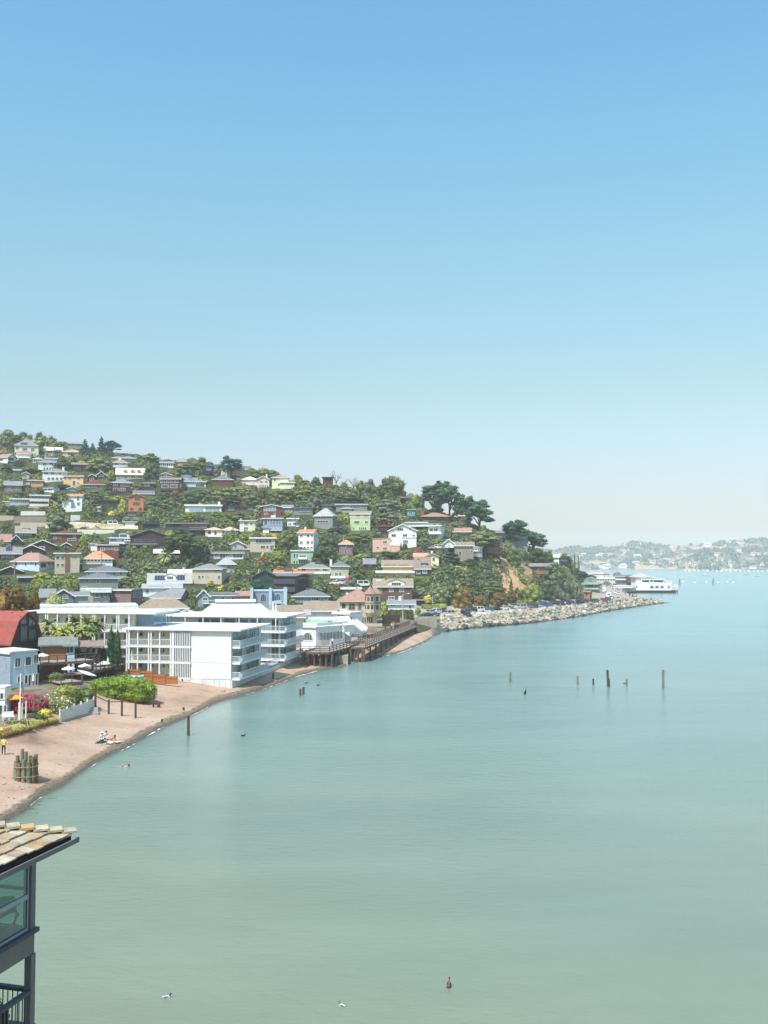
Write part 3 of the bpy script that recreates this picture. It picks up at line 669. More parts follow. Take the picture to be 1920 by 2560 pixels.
def house(t, label, box, roof, wall, rc, sx=None, win='', swin='', bal='', vol=(), ch='', dorm='', solar='', trim='white', o=.5, cat='house', glass=None, D=None,
          dist=None, deep=3.0, sky='', ratio=.85, door='', name='house', rakes=True, dy=0.0):
    x0, y0 = tp(t, box[0], box[1]); x1, y1 = tp(t, box[2], box[3]); glass = glass or GL
    if sx is not None: sx = tp(t, sx, 0)[0]
    xm = (x0 + x1) / 2
    g = gmust(xm, y1) if dist is None else at_y(xm, y1, dist)
    d = g.y + dy; zg = g.z if dist is None else at_y(xm, y1, dist).z
    u0, u1 = (x0 - 960) / F, (x1 - 960) / F
    if sx is None:
        th = math.atan((u0 + u1) / 2); phi = -th; mode = 0
        c, s_ = math.cos(th), math.sin(th); Wd = (x1 - x0) / F * d; Dp = min(12, Wd * ratio); P = at_y(x0, y1, d)
    else:
        us = (sx - 960) / F; best = None; right = sx > x1
        for k in range(-12, 50):
            th = math.radians(k * 1.5); c, s_ = math.cos(th), math.sin(th)
            if right:
                X1 = u1 * d; dn = s_ - us * c; a_ = c + u0 * s_
                if dn < .03 or a_ < .1: continue
                Wd = (X1 - u0 * d) / a_; Dp = (us * d - X1) / dn
            else:
                X0 = u0 * d; dn = s_ + us * c; a_ = c - u1 * s_
                if dn < .03 or a_ < .1: continue
                Wd = (u1 * d - X0) / a_; Dp = (X0 - us * d) / dn
            sc_ = abs(math.log(max(.01, Dp / max(.1, Wd)) / ratio))
            if best is None or sc_ < best[0]: best = (sc_, th, Wd, Dp)
        _, th, Wd, Dp = best; c, s_ = math.cos(th), math.sin(th)
        if right: phi = -th; P = Vector((u1 * d - Wd * c, d + Wd * s_, 0))
        else: phi = th; P = Vector((u0 * d, d, 0))
    if D: Dp = D
    deep = max(deep, zg - tz(P.x, P.y) + 1.5, zg - tz(P.x + Wd * math.cos(phi), P.y + Wd * math.sin(phi)) + 1.5)
    root = empty(name, (P.x, P.y, zg), phi, label, cat); fr = Frame(Vector((P.x, P.y, zg)), phi)
    short = label.split(' with ')[0].split(' beside ')[0].split(', ')[0]
    HOUSES.append((min(x0, sx or x0), max(x1, sx or x1), y0, y1, d, short, roof[1] if roof[0] != 'flat' else None, tp(t, 0, roof[1])[1]))
    wm, rm, tm = W(wall), R(rc), T(trim)
    vols = [dict(box=box, roof=roof, f=0.0, W=wall, D=Dp)] + [dict(v) for v in vol]
    for i, v in enumerate(vols):
        a = tp(t, v['box'][0], v['box'][1]); b = tp(t, v['box'][2], v['box'][3]); f = v.get('f', -1.2)
        lx0, _ = fr.front(a[0], b[1], f); lx1, _ = fr.front(b[0], b[1], f)
        if i == 0: lx0, lx1 = 0.0, Wd
        xm_ = (a[0] + b[0]) / 2; zt = fr.front(xm_, a[1], f)[1]; dd = v.get('D', Dp * .8); dd = max(dd, .6)
        zb = -deep if (i == 0 or v.get('down')) else fr.front(xm_, b[1], f)[1]
        typ, yp = v['roof'][0], tp(t, 0, v['roof'][1])[1]; yr = f + (dd / 2 if typ in ('hip', 'gs', 'gam', 'hipf') else dd if typ == 'shed' else 0)
        zp = fr.front(xm_, yp, yr)[1]; zp = max(zp, zt + .15)
        zp = min(zp, zt + 7)
        wb = MB(); wall_mesh(wb, typ, lx0, lx1, f, f + dd, zb, zt, zp); wb.build('wall', W(v.get('W', wall)), root)
        ov = v.get('o', o); rb = MB(); roof_mesh(rb, typ, lx0, lx1, f, f + dd, zt, zp, ov)
        ro = rb.build('roof', R(v.get('rc', rc)), root)
        if typ == 'gf' and rakes:
            m = (lx0 + lx1) / 2; tb = MB(); yy = f - ov - .04
            tb.bar((lx0 - ov, yy, zt - .12), (m, yy, zp - .12), .08, .28); tb.bar((m, yy, zp - .12), (lx1 + ov, yy, zt - .12), .08, .28); tb.build('rake_trim', T(v.get('trim', trim)), root)
        elif typ in ('flat', 'hip', 'gs') and lx1 - lx0 > 4:
            tb = MB(); tb.box(lx0 - ov, f - ov - .1, zt - .2, lx1 + ov, f - ov - .005, zt + .04); tb.build('fascia', T(v.get('trim', trim)), root)
        v['x'] = (lx0, lx1, f, f + dd, zt, zp)
    def plane_at(px, py):
        best = 0.0
        for v in vols[1:]:
            lx, lz = fr.front(px, py, v['x'][2])
            if v['x'][0] - .2 <= lx <= v['x'][1] + .2 and lz < max(v['x'][4], v['x'][5]) and v['x'][2] < best: 
                if lz > fr.front(px, tp(t, 0, v['box'][3])[1], v['x'][2])[1] - .2: best = v['x'][2]
        return best
    for (a, b, c_, d_, n, md) in parse(win, t):
        f = plane_at((a + c_) / 2, (b + d_) / 2); gm_ = GLB if 'b' in md else GLC if 'c' in md else glass
        window(root, fr.front(a, d_, f), fr.front(c_, b, f), n, 'f', f, T('charcoal') if 'k' in md else tm, gm_, md)
    if swin and sx is not None:
        xp = Wd if sx > x1 else 0.0
        for (a, b, c_, d_, n, md) in parse(swin, t):
            q0, z0 = fr.side(a, d_, xp); q1, _ = fr.side(c_, d_, xp); zt_ = fr.side((a + c_) / 2, b, xp)[1]
            window(root, (q0, z0), (q1, zt_), n, 'r' if xp else 'l', xp, tm, GLB if 'b' in md else glass, md)
    for (a, b, c_, d_, n, md) in parse(bal, t):      # balcony: letters s solid, g rails, d dark, e extend
        f = plane_at((a + c_) / 2, (b + d_) / 2); px_, z0 = fr.front(a, d_, f - 1.3); qx, z1 = fr.front(c_, b, f - 1.3)
        railing(root, px_, qx, f - 1.4, f - .01, z0, max(.6, z1 - z0), T('darkwood') if 'd' in md else T('red') if 'q' in md else T('wood') if 'w' in md else tm, 's' if 's' in md else 'g' if 'g' in md else 'b')
    for (a, b, c_, d_, n, md) in parse(ch, t):
        xa, z1 = fr.front(a, b, Dp * .45); xb, _ = fr.front(c_, b, Dp * .45); z0 = fr.front(a, d_, Dp * .45)[1]
        cb = MB(); w_ = max(.5, xb - xa); cb.box(xa, Dp * .45 - .4, z0 - 1.5, xa + w_, Dp * .45 + .4, z1); cb.box(xa - .08, Dp * .45 - .48, z1, xa + w_ + .08, Dp * .45 + .48, z1 + .2)
        cb.build('chimney', W('brick' if 'k' in md else 'midbrown' if 'm' in md else 'white'), root)
    if roof[0] in ('hip', 'gs', 'gf') and not ch and Wd > 5:      # vent pipes and flues on the slope
        X0_, X1_, Y0_, Y1_, zt_, zp_ = vols[0]['x']; rv = random.Random(int(box[0] * 3 + box[1]))
        for k in range(rv.choice([1, 2])):
            vx, vy = lerp(X0_, X1_, rv.uniform(.25, .75)), lerp(Y0_, Y1_, .5); vb = MB(); vb.tube([(vx, vy, zt_), (vx, vy, zp_ + rv.uniform(.3, .7))], [.13, .13], 6); vb.build('roof_vent', T(rv.choice(['vlgrey', 'slate'])), root)
    for (a, b, c_, d_, n, md) in parse(dorm, t):
        X0_, X1_, Y0_, Y1_, zt, zp = vols[0]['x']; 
        yd = Y0_ + .9 if 'y' not in md else Y0_ + .3
        xa, z1 = fr.front(a, b, yd); xb, z0 = fr.front(c_, d_, yd); 
        z0 = max(z0, zt - .2); z1 = max(z1, z0 + .8); hz_ = z1 - z0
        db = MB(); wall_mesh(db, 'gf' if 'f' not in md else 'flat', xa, xb, yd, yd + min(3.5, Dp * .5), z0 - .3, z0 + hz_ * (.62 if 'f' not in md else .95), z1); dm = db.build('dormer', W(wall) if 'w' not in md else W('white'), root)
        rb = MB(); roof_mesh(rb, 'gf' if 'f' not in md else 'flat', xa, xb, yd, yd + min(3.5, Dp * .5), z0 + hz_ * (.62 if 'f' not in md else .95), z1, .2, .12); rb.build('dormer_roof', rm, dm)
        window(dm, (lerp(xa, xb, .2), z0 + hz_ * .12), (lerp(xa, xb, .8), z0 + hz_ * .58), max(1, n), 'f', yd, tm, glass, 'p')
    for (a, b, c_, d_, n, md) in parse(solar, t):     # panels on the front roof slope
        X0_, X1_, Y0_, Y1_, zt, zp = vols[0]['x']; rx0 = fr.front(a, d_, Y0_ + 1)[0]; rx1 = fr.front(c_, d_, Y0_ + 1)[0]; ym = (Y0_ + Y1_) / 2
        def onroof(py):
            lo = (9e9, 0)
            for k in range(21):
                y_ = lerp(Y0_ - o, ym, k / 20); z_ = zt + (zp - zt) * (y_ - (Y0_ - o)) / (ym - (Y0_ - o)); q = proj(fr.O + fr.ex * rx0 + fr.ey * y_ + Vector((0, 0, z_)))[1]
                if abs(q - py) < lo[0]: lo = (abs(q - py), y_, z_)
            return lo[1], lo[2]
        (ya, za), (yb, zb_) = onroof(d_), onroof(b)
        if yb - ya < .5: yb = ya + 1.2; zb_ = za + (zp - zt) / (ym - Y0_ + o) * 1.2
        rows_ = 2 if yb - ya > 2 or 'd' in md else 1
        for r_i in range(rows_):
            for k in range(n):
                xa = lerp(rx0, rx1, k / n) + .04; xb = lerp(rx0, rx1, (k + 1) / n) - .04; t0, t1 = r_i / rows_ + .02, (r_i + 1) / rows_ - .02
                pm = MB(); P = [(xa, lerp(ya, yb, t0), lerp(za, zb_, t0) + .12), (xb, lerp(ya, yb, t0), lerp(za, zb_, t0) + .12), (xb, lerp(ya, yb, t1), lerp(za, zb_, t1) + .12), (xa, lerp(ya, yb, t1), lerp(za, zb_, t1) + .12)]
                pm.slab(P, [(0, 1, 2, 3)], .06); pm.build('solar_panel' if 's' not in md else 'skylight', SOLAR if 's' not in md else T('lgrey'), ro if False else root)
    for (a, b, c_, d_, n, md) in parse(door, t):
        f = plane_at((a + c_) / 2, (b + d_) / 2); A_ = fr.front(a, d_, f); B_ = fr.front(c_, b, f); db = MB(); db.box(A_[0], f - .06, A_[1], B_[0], f - .01, B_[1]); db.build('door' if 'g' not in md else 'garage_door', W('charcoal' if 'k' in md else 'blue' if 'b' in md else 'white'), root)
    return root, fr, Dp
SOLAR = surf('solar', (.03, .045, .08), .25, .1, 2)
h = house
# upper left hillside
h('A', 'cream Victorian house with slate hip roof and two roof panels', (150, 262, 385, 400), ('hip', 202), 'cream', 'roofgrey', win='160,272,198,304,2;230,286,285,318,3;318,290,358,322,2;150,335,170,360;330,345,345,370;355,345,370,370', solar='215,235,285,255,3',
  vol=[dict(box=(180, 352, 318, 400), roof=('gs', 326), f=-3, rc='pinkbrown', D=4, down=1, W='white')], bal='185,378,300,388')
h('A', 'terracotta roofed villa on the ridge behind the palms', (305, 225, 520, 255), ('hip', 175), 'tan', 'pinkbrown', win='r330,232,500,248,4')
h('A', 'cream house with tall plain gable roof between two palms', (460, 318, 635, 380), ('gs', 280), 'tan', 'cream', win='488,320,545,345,3;560,320,628,345,3;r480,355,560,372,3')
h('A', 'pink stucco house with salmon tile roof below the skyline', (648, 330, 845, 378), ('hip', 306), 'pink', 'salmon', win='700,340,740,362,2;760,340,800,362,2;810,342,832,360')
h('A', 'long flat grey house on the skyline left of the dark cypresses', (705, 243, 848, 268), ('flat', 238), 'grey', 'grey', win='r720,248,840,262,5')
h('A', 'white house with brown roof at the left edge', (-40, 390, 70, 450), ('gs', 355), 'white', 'pinkbrown', sx=155, win='0,400,30,425,2', swin='82,388,145,415,3;76,430,145,468,3;100,478,140,500,2')
h('A', 'white three storey house with stepped grey roofs', (395, 437, 560, 522), ('hip', 412), 'white', 'roofgrey', win='442,442,480,472,2;512,442,556,462,3;r450,490,560,512,4', vol=[dict(box=(470, 400, 592, 437), roof=('gs', 390), f=3, D=5, W='white')])
h('A', 'white colonial house with long grey hip roof', (440, 537, 690, 650), ('hip', 503), 'white', 'roofgrey', win='455,542,500,562,3;525,542,565,562,3;612,542,632,564,2;r490,594,650,622,4', ch='645,490,668,520')
h('A', 'apricot Mediterranean house with dark paired windows', (650, 582, 855, 690), ('flat', 570), 'apricot', 'terra', sx=895, win='655,594,690,615,3;705,594,745,617,3;795,594,835,617,3;798,640,825,668,2;750,628,785,680')
h('A', 'dark brown timber house with wide flat roof on posts', (755, 466, 950, 545), ('gs', 443), 'darkbrown', 'taupe', win='760,480,840,520,4;855,480,935,520,4', trim='darkwood', o=.9)
h('A', 'small dark gabled cottage with a white bay window', (912, 588, 990, 630), ('gf', 560), 'darkred', 'roofgrey', win='926,600,974,626,2')
h('A', 'dark gabled cottage with cream rafters right of its twin', (992, 582, 1102, 610), ('gf', 530), 'darkbrown', 'roofgrey', win='1020,560,1078,584,3')
h('A', 'dark shingled house with red hip roof and white windows', (865, 668, 1085, 715), ('hip', 620), 'charcoal', 'redbrown', win='r870,674,1010,700,5;1035,680,1070,706,2')
h('A', 'white cottage with brown pyramid roof below the skyline', (1170, 442, 1318, 490), ('hip', 404), 'white', 'pinkbrown', win='1188,446,1225,462,2;1272,446,1302,462,2', ch='1232,392,1256,410')
h('A', 'long low house with grey hip roof near the skyline', (1160, 395, 1398, 412), ('hip', 362), 'lgrey', 'roofgrey', win='r1200,398,1380,408,4')
h('A', 'tan shingled house with cream roof and three dormers', (1205, 567, 1500, 625), ('gs', 498), 'sand', 'cream', dorm='1284,512,1318,555;1358,512,1394,555;1424,512,1458,555', win='1213,575,1248,600,2;1275,574,1325,605,3;1355,572,1402,605,2;1430,576,1482,606,3')
h('A', 'dark house with low grey hip roof over brick lower floor', (1160, 650, 1365, 770), ('hip', 616), 'darkred', 'roofgrey', win='1172,650,1224,680,2;1250,655,1342,686,4;1172,705,1226,732,2;1240,705,1300,735,3', bal='d1160,735,1360,760')
h('A', 'dark red cabin behind the spreading cypress', (1490, 652, 1590, 715), ('flat', 646), 'darkred', 'charcoal', win='1494,660,1550,684,3')
h('A', 'grey stone house with slate gable roof at the left', (45, 674, 215, 750), ('gs', 630), 'mauve', 'roofgrey', win='80,682,115,706,2;165,682,190,706,2;80,726,120,750,2;r150,720,205,735,3')
h('A', 'peach and brick house with a roof garden', (285, 627, 440, 700), ('flat', 618), 'peach', 'sand', win='330,632,366,656,2', vol=[dict(box=(232, 672, 296, 745), roof=('gs', 645), f=-2, D=4, W='mauve', rc='roofgrey', down=1)])
h('A', 'small white bungalow with charcoal gable roof', (450, 706, 550, 752), ('gs', 684), 'white', 'charcoal', sx=612, win='458,708,482,732;498,708,542,732,3')
h('A', 'grey gabled cottage with low pale roof', (695, 712, 805, 738), ('gf', 690), 'lgrey', 'lgrey', win='735,716,770,732,2')
h('A', 'white glass fronted house with flat roof at left', (103, 820, 292, 890), ('flat', 810), 'lgrey', 'offwhite', win='rb108,826,270,862,8', vol=[dict(box=(20, 852, 103, 905), roof=('flat', 842), f=.8, D=5, W='lgrey')], bal='30,868,280,886')
h('A', 'modern stacked house with long cream balconies', (312, 784, 508, 905), ('flat', 774), 'taupe', 'offwhite', win='322,788,500,815,5;322,838,500,868,5', bal='s306,818,508,838;s306,872,508,890', trim='offwhite', vol=[dict(box=(306, 905, 420, 940), roof=('flat', 903), f=-1.6, D=3, down=1, W='white')])
h('A', 'white Spanish villa with terracotta roof behind the palm', (700, 786, 845, 915), ('gs', 765), 'white', 'terra', sx=872, win='795,796,824,835,2;795,852,832,886,3', vol=[dict(box=(640, 832, 735, 915), roof=('mono', 826), f=-2, D=5, W='white', down=1)], )
h('A', 'low dark flat house tucked among clipped hedges', (1025, 838, 1248, 890), ('flat', 828), 'darkbrown', 'charcoal', win='r1040,848,1230,876,4', trim='darkwood')
h('A', 'orange stucco house with twin entrance arches', (1330, 795, 1482, 985), ('gf', 762), 'orange', 'terra', trim='orange', win='1395,796,1456,830,3;1378,850,1452,882,3;a1342,905,1388,946;a1430,905,1478,946', vol=[dict(box=(1322, 945, 1490, 990), roof=('flat', 942), f=-1.8, D=2.5, W='grey', down=1)])
h('A', 'slate roofed house behind the orange arched house', (1385, 765, 1592, 800), ('gs', 730), 'grey', 'slate')
h('A', 'pale blue green low house with a long deck', (140, 522, 335, 556), ('flat', 510), 'greygreen', 'lblue', win='rb190,524,330,545,5')
h('A', 'grey two storey garage with wide shut door', (1280, 1056, 1408, 1118), ('flat', 1048), 'grey', 'slate', door='g1295,1068,1395,1116')
h('A', 'dark flat roofed garage right of the grey garage', (1480, 1075, 1680, 1132), ('flat', 1066), 'navy', 'charcoal', trim='charcoal')
# middle hillside
h('B', 'white house with a row of windows on the skyline', (0, 236, 136, 288), ('flat', 218), 'white', 'lgrey', win='r4,242,130,268,6;r4,272,80,284,4')
h('B', 'pale brown hip roof peeking over the skyline trees', (185, 222, 300, 240), ('gs', 197), 'tan', 'warmgrey')
h('B', 'navy timber house with big picture windows', (452, 272, 586, 368), ('gs', 252), 'navy', 'charcoal', win='b458,280,536,318,4;545,284,580,312,2;b460,334,515,356,2;530,334,580,356,2', trim='charcoal', bal='g452,318,590,330')
h('B', 'cream gabled cottage on the ridge', (588, 284, 632, 352), ('gf', 264), 'cream', 'pinkbrown', win='k598,296,616,330')
h('B', 'cream cottage with salmon gable roof', (634, 292, 694, 335), ('gf', 272), 'cream', 'salmon', win='652,300,676,325')
h('B', 'tan house with stepped flat roofs on the ridge', (690, 304, 945, 378), ('flat', 293), 'tan', 'lgrey', win='740,302,776,326,3;800,302,842,328,3;895,312,936,335,3', vol=[dict(box=(760, 268, 935, 300), roof=('flat', 264), f=3, D=5, W='cream')], ch='832,254,852,275')
h('B', 'pale blue low gable house by the skyline', (-20, 362, 125, 384), ('gf', 338), 'lblue', 'roofgrey', win='r20,362,90,378,3')
h('B', 'dark hip roofed house with a glazed gable', (185, 357, 345, 425), ('gf', 332), 'charcoal', 'charcoal', win='b215,358,330,382,5', trim='charcoal')
h('B', 'dark red three storey house with many white windows', (0, 404, 208, 535), ('flat', 386), 'darkred', 'pinkbrown', sx=238, win='r2,410,190,442,5;16,462,88,496;105,462,180,496', swin='212,462,232,492', bal='d0,500,235,520')
h('B', 'blue grey house with steep roof and two dormers', (238, 432, 472, 492), ('gs', 390), 'lblue', 'roofgrey', dorm='302,392,342,430;392,396,440,440', win='245,452,275,486,2;368,456,462,486,4', ch='235,395,250,415')
h('B', 'brown house with charcoal pyramid roof', (545, 410, 752, 482), ('hip', 370), 'redbrown', 'slate', win='k600,412,652,442,2;k700,415,736,436')
h('B', 'pink cream villa with twin arched windows', (1005, 410, 1132, 492), ('gf', 370), 'pink', 'pink', win='a1034,420,1068,443,2;a1084,420,1118,443,2;r1030,466,1122,488,5', vol=[dict(box=(850, 410, 1012, 475), roof=('hip', 378), f=.6, D=7, W='pink', rc='cream')], ch='1098,358,1112,385', bal='870,448,1000,462', )
h('B', 'pale yellow two storey villa with flat terrace', (1160, 390, 1330, 502), ('hip', 363), 'yellow', 'pinkbrown', win='1224,452,1240,476;1180,400,1200,425', vol=[dict(box=(1248, 440, 1394, 480), roof=('flat', 436), f=-2, D=4, W='yellow', rc='yellow', down=1)], bal='1250,412,1394,436')
h('B', 'white modernist glass house with long flat roof', (262, 682, 632, 750), ('flat', 667), 'white', 'white', win='b470,688,620,736,4;b300,712,450,745,5', ch='600,645,625,680')
h('B', 'low brown cabin with rusty red chimney flank', (680, 690, 966, 748), ('flat', 683), 'brown', 'charcoal', win='b700,696,776,735,2;b905,696,965,728,2', trim='darkwood', ch='m870,672,900,700')
h('B', 'rusty red chalet with a big glazed gable', (1048, 690, 1258, 802), ('gf', 668), 'redbrown', 'slate', win='b1075,688,1200,736,4;1080,756,1120,776,2;1180,756,1202,776', bal='s1150,780,1200,800')
h('B', 'grey glazed house with flat roof under the dark oaks', (1382, 706, 1580, 775), ('flat', 697), 'grey', 'slate', win='b1440,708,1572,750,6', trim='charcoal')
h('B', 'blue grey modern house with tall picture windows', (1068, 812, 1270, 955), ('flat', 806), 'greyblue', 'lgrey', sx=1282, win='b1076,826,1118,884,1;b1138,822,1258,880,4', bal='g1138,905,1262,935', door='b1090,880,1115,918', vol=[dict(box=(1066, 915, 1130, 968), roof=('flat', 912), f=-1, D=4, W='white', down=1)])
h('B', 'cream stucco house with two balcony windows', (826, 836, 1000, 945), ('flat', 828), 'cream', 'sand', win='870,850,912,882,2;864,902,916,936,2;935,858,955,880', ch='832,820,845,840', bal='g830,925,960,945')
h('B', 'pink villa with arched window and rosy roof', (470, 928, 640, 1000), ('hip', 905), 'pink', 'rose', win='a492,936,532,978;560,944,590,985;b515,1005,602,1046,4;544,1068,580,1096,2;650,942,684,976,2;728,940,782,976,3', vol=[dict(box=(640, 934, 812, 1000), roof=('hip', 900), f=.4, D=6, W='pink', rc='rose'), dict(box=(506, 1000, 636, 1125), roof=('flat', 995), f=-1.2, D=4, W='pink', rc='white', down=1)])
h('B', 'long dark timber house with balconies on stilts', (60, 864, 488, 995), ('flat', 854), 'charcoal', 'slate', win='r220,870,300,892,3;310,870,420,908,6;430,870,480,908,3;0,876,50,898', bal='g300,905,488,928;dg210,960,488,985', trim='warmgrey')
h('B', 'small white modern house with flat roof and dark glazing', (1320, 815, 1430, 895), ('flat', 808), 'white', 'white', win='1334,820,1372,834,2;1330,862,1362,878,2;1375,855,1425,875,3', vol=[dict(box=(1405, 865, 1505, 905), roof=('flat', 855), f=-.8, D=4, W='white', rc='slate')])
h('C', 'large grey hip roofed house with dark netted front', (-60, 580, 130, 720), ('hip', 503), 'greygreen', 'lgrey', sx=176, win='-50,582,130,605,6;-30,625,90,650,4', trim='offwhite')
h('B', 'tall white four storey house with tile roof', (1435, 962, 1592, 1132), ('gs', 925), 'white', 'terra', sx=1642, win='1450,980,1482,1006,3;1520,980,1550,1006,2;1568,980,1584,1006;1450,1048,1482,1076,3;1520,1046,1550,1078,2;1568,1046,1584,1076;r1450,1106,1585,1120,4', swin='1600,990,1610,1010;1620,985,1630,1010', ch='1502,905,1515,930')
h('I', 'sage green terraced house below the tall white house', (112, 318, 340, 462), ('flat', 308), 'mint', 'mint', win='138,350,160,390;166,350,188,390;r138,420,186,450,2;200,362,272,390,3;r192,415,335,448,6;r195,308,285,322,4', bal='s188,388,280,402', o=.3)
h('B', 'beige two storey house with a glazed white porch', (935, 1018, 1190, 1168), ('flat', 1008), 'beige', 'white', win='990,1028,1160,1068,5;1040,1095,1092,1122,2;1102,1095,1125,1122;1140,1090,1185,1140,2', trim='offwhite')
h('B', 'grey gabled shingle cottage with steep roof', (730, 1085, 872, 1140), ('gf', 1045), 'lgrey', 'woodgrey', win='768,1092,798,1118', vol=[dict(box=(872, 1130, 1040, 1215), roof=('gs', 1078), f=.5, D=7, W='grey', rc='taupe')])
h('G', 'long pale house with flat brown roof and wide glass', (700, 342, 1070, 408), ('flat', 322), 'vlgrey', 'taupe', win='714,352,766,376,2;775,352,810,378,2;825,346,920,396,3;962,346,1066,396,3', vol=[dict(box=(1070, 342, 1125, 550), roof=('flat', 335), f=.2, D=7, W='vlgrey', down=1)], bal='s900,396,1070,408')
h('G', 'huge black brown chalet with low gable', (-100, 165, 290, 292), ('gf', 95), 'darkbrown', 'slate', trim='slate', win='r-60,200,160,225,5;k100,255,160,285,2', bal='s-90,238,180,255')
h('C', 'blue grey slim glass box on the wooded hill', (165, 462, 490, 535), ('flat', 447), 'grey', 'slate', win='b318,460,416,502,4;b245,462,310,492,2;425,465,485,495,2', vol=[dict(box=(228, 500, 330, 548), roof=('flat', 494), f=-1.5, D=4, W='lgrey', down=1)])
h('C', 'pale green tower house with tan tile roof', (312, 560, 520, 735), ('gs', 530), 'sage', 'rooftan', sx=542, win='366,564,420,584,3;450,564,502,584,3;350,630,412,660,1;462,630,498,658,2;342,700,358,720;r405,696,480,725,4', vol=[dict(box=(308, 560, 522, 597), roof=('flat', 559), f=-.15, D=.8, W='cream', rc='cream', o=.1)])
h('C', 'dark house with wide overhang on the skyline', (850, 395, 1060, 432), ('flat', 380), 'darkbrown', 'taupe', win='k880,398,1000,425,4', vol=[dict(box=(1012, 410, 1086, 500), roof=('flat', 405), f=-.8, D=5, W='blue', down=1)], trim='charcoal', o=1)
h('C', 'small teal house under the wooded slope', (905, 518, 985, 580), ('flat', 510), 'teal', 'lgrey', win='920,530,960,560,2')
h('C', 'brown roofed long ranch house', (1038, 588, 1352, 630), ('hip', 546), 'darkbrown', 'pinkbrown', ch='k1045,530,1080,570', win='r1120,592,1330,612,5', trim='brown')
h('C', 'white and turquoise house with roof terrace', (1125, 684, 1250, 820), ('flat', 678), 'white', 'white', sx=1292, win='1130,708,1172,738,2;1182,708,1222,738,2;b1155,776,1225,816,3', vol=[dict(box=(895, 648, 1112, 690), roof=('flat', 636), f=3, D=6, W='white', rc='grey')], bal='1110,742,1262,765;g1125,660,1262,682')
h('C', 'dark red timber house with red roof railing', (600, 684, 790, 770), ('flat', 676), 'darkred', 'darkred', bal='q600,662,780,684', trim='red', win='620,700,700,730,3')
h('C', 'big white craftsman house with broad gable', (712, 735, 1000, 912), ('gf', 660), 'white', 'cream', win='800,704,866,734,3;738,766,790,798,2;855,766,908,798,2;b955,772,992,806,1;b860,828,914,862,3;735,712,752,732;925,700,945,722', o=.6, vol=[dict(box=(845, 800, 1000, 915), roof=('flat', 796), f=-.7, D=3, W='white', down=1, rc='white', o=.1)])
h('C', 'salmon pink house with sloping parapet', (545, 815, 732, 952), ('mono', 808), 'rose', 'rose', win='648,834,698,866,4;582,896,614,918;648,902,698,930,4', vol=[dict(box=(735, 882, 828, 935), roof=('gs', 815), f=-.5, D=5, W='rose', rc='white', down=1)], o=.15, door='')
h('C', 'brown cottage with orange pyramid roof', (200, 872, 340, 985), ('hip', 828), 'mauve', 'peach', win='216,872,272,906,1;r200,938,300,965,4', vol=[dict(box=(112, 890, 190, 1000), roof=('flat', 886), f=.5, D=4, W='mauve', rc='warmgrey')], bal='d330,895,505,932')
h('C', 'grey and white cape house with long row of windows', (1395, 888, 1590, 1055), ('gs', 848), 'taupe', 'taupe', win='r1400,886,1582,914,6;1440,945,1466,985,1;1440,1010,1468,1042,2;r1510,940,1580,960,3', vol=[dict(box=(1268, 880, 1400, 910), roof=('gf', 818), f=1, D=7, W='white', rc='lgrey')])
h('D', 'white house with two tiers of railed decks beside the big cypress', (118, 690, 230, 800), ('gs', 655), 'white', 'pinkbrown', win='r130,712,225,730,4;b135,745,225,765,4', bal='125,700,232,735;125,762,232,790')
h('C', 'cream Spanish house with salmon roof and arched window', (1095, 1000, 1232, 1095), ('gf', 965), 'yellow', 'salmon', trim='salmon', win='a1166,1008,1192,1046;1100,1015,1118,1032', vol=[dict(box=(978, 1002, 1110, 1055), roof=('gs', 963), f=2, D=6, W='yellow', rc='salmon')], ch='1150,948,1168,985')
h('C', 'orange shingled house with tan gambrel roof and white porch', (650, 1105, 965, 1175), ('gs', 1036), 'apricot', 'rooftan', win='', dorm='fy672,1095,726,1142,3;fy750,1095,795,1142,2;fy820,1095,915,1142,4', ratio=.55, vol=[dict(box=(555, 1168, 990, 1245), roof=('shed', 1145), f=-2.2, D=2.3, W='apricot', rc='vlgrey', down=1)], ch='')
h('C', 'brown house with grey roof and boxy dormer right of the tan gambrel house', (985, 1130, 1140, 1215), ('gs', 1008), 'darkbrown', 'taupe', dorm='fy1050,1070,1115,1110,2', ch='m1012,1030,1030,1090', win='b1060,1140,1110,1175,2;1000,1140,1040,1180,2')
h('I', 'cream bungalow with green grey hip roof', (195, 498, 520, 560), ('hip', 436), 'cream', 'greygreen', win='k225,502,262,530,2;360,506,412,530,4;442,506,496,530,3', vol=[dict(box=(290, 552, 512, 665), roof=('flat', 545), f=-2, D=4, W='white', rc='offwhite', down=1)], ch='')
h('I', 'olive cream turret house with white chimney', (528, 478, 712, 605), ('hip', 427), 'olive', 'slate', win='566,482,602,506,3;625,482,652,506,2;566,542,602,580,2;610,542,640,580,2', ch='516,415,540,490', bal='s520,580,680,600')
h('I', 'dark red cottage with grey roof under the oaks', (872, 455, 985, 528), ('gs', 398), 'darkred', 'roofgrey', win='920,458,948,480')
h('I', 'big brown shingle house with gabled dormer', (975, 692, 1368, 832), ('gs', 606), 'brown', 'rooftan', ratio=.5, dorm='wy1120,612,1290,692,4', solar='s995,618,1055,642,3', win='1015,715,1050,746,2;1130,712,1176,745,4;1235,712,1286,745,4;1125,790,1190,822,4;1240,786,1276,820,2', ch='m1088,588,1100,640')
h('I', 'white garage house with white chimney beside the road', (1120, 872, 1395, 945), ('gs', 826), 'white', 'roofgrey', win='1145,878,1190,892,2;1335,888,1362,915', ch='1228,800,1258,860')
h('I', 'grey bungalow with brick chimney and hip roof', (130, 792, 505, 865), ('hip', 714), 'greyblue', 'slate', win='182,796,196,842;228,796,242,842;328,796,420,838,4;455,796,495,830,2', ch='k272,712,296,760')
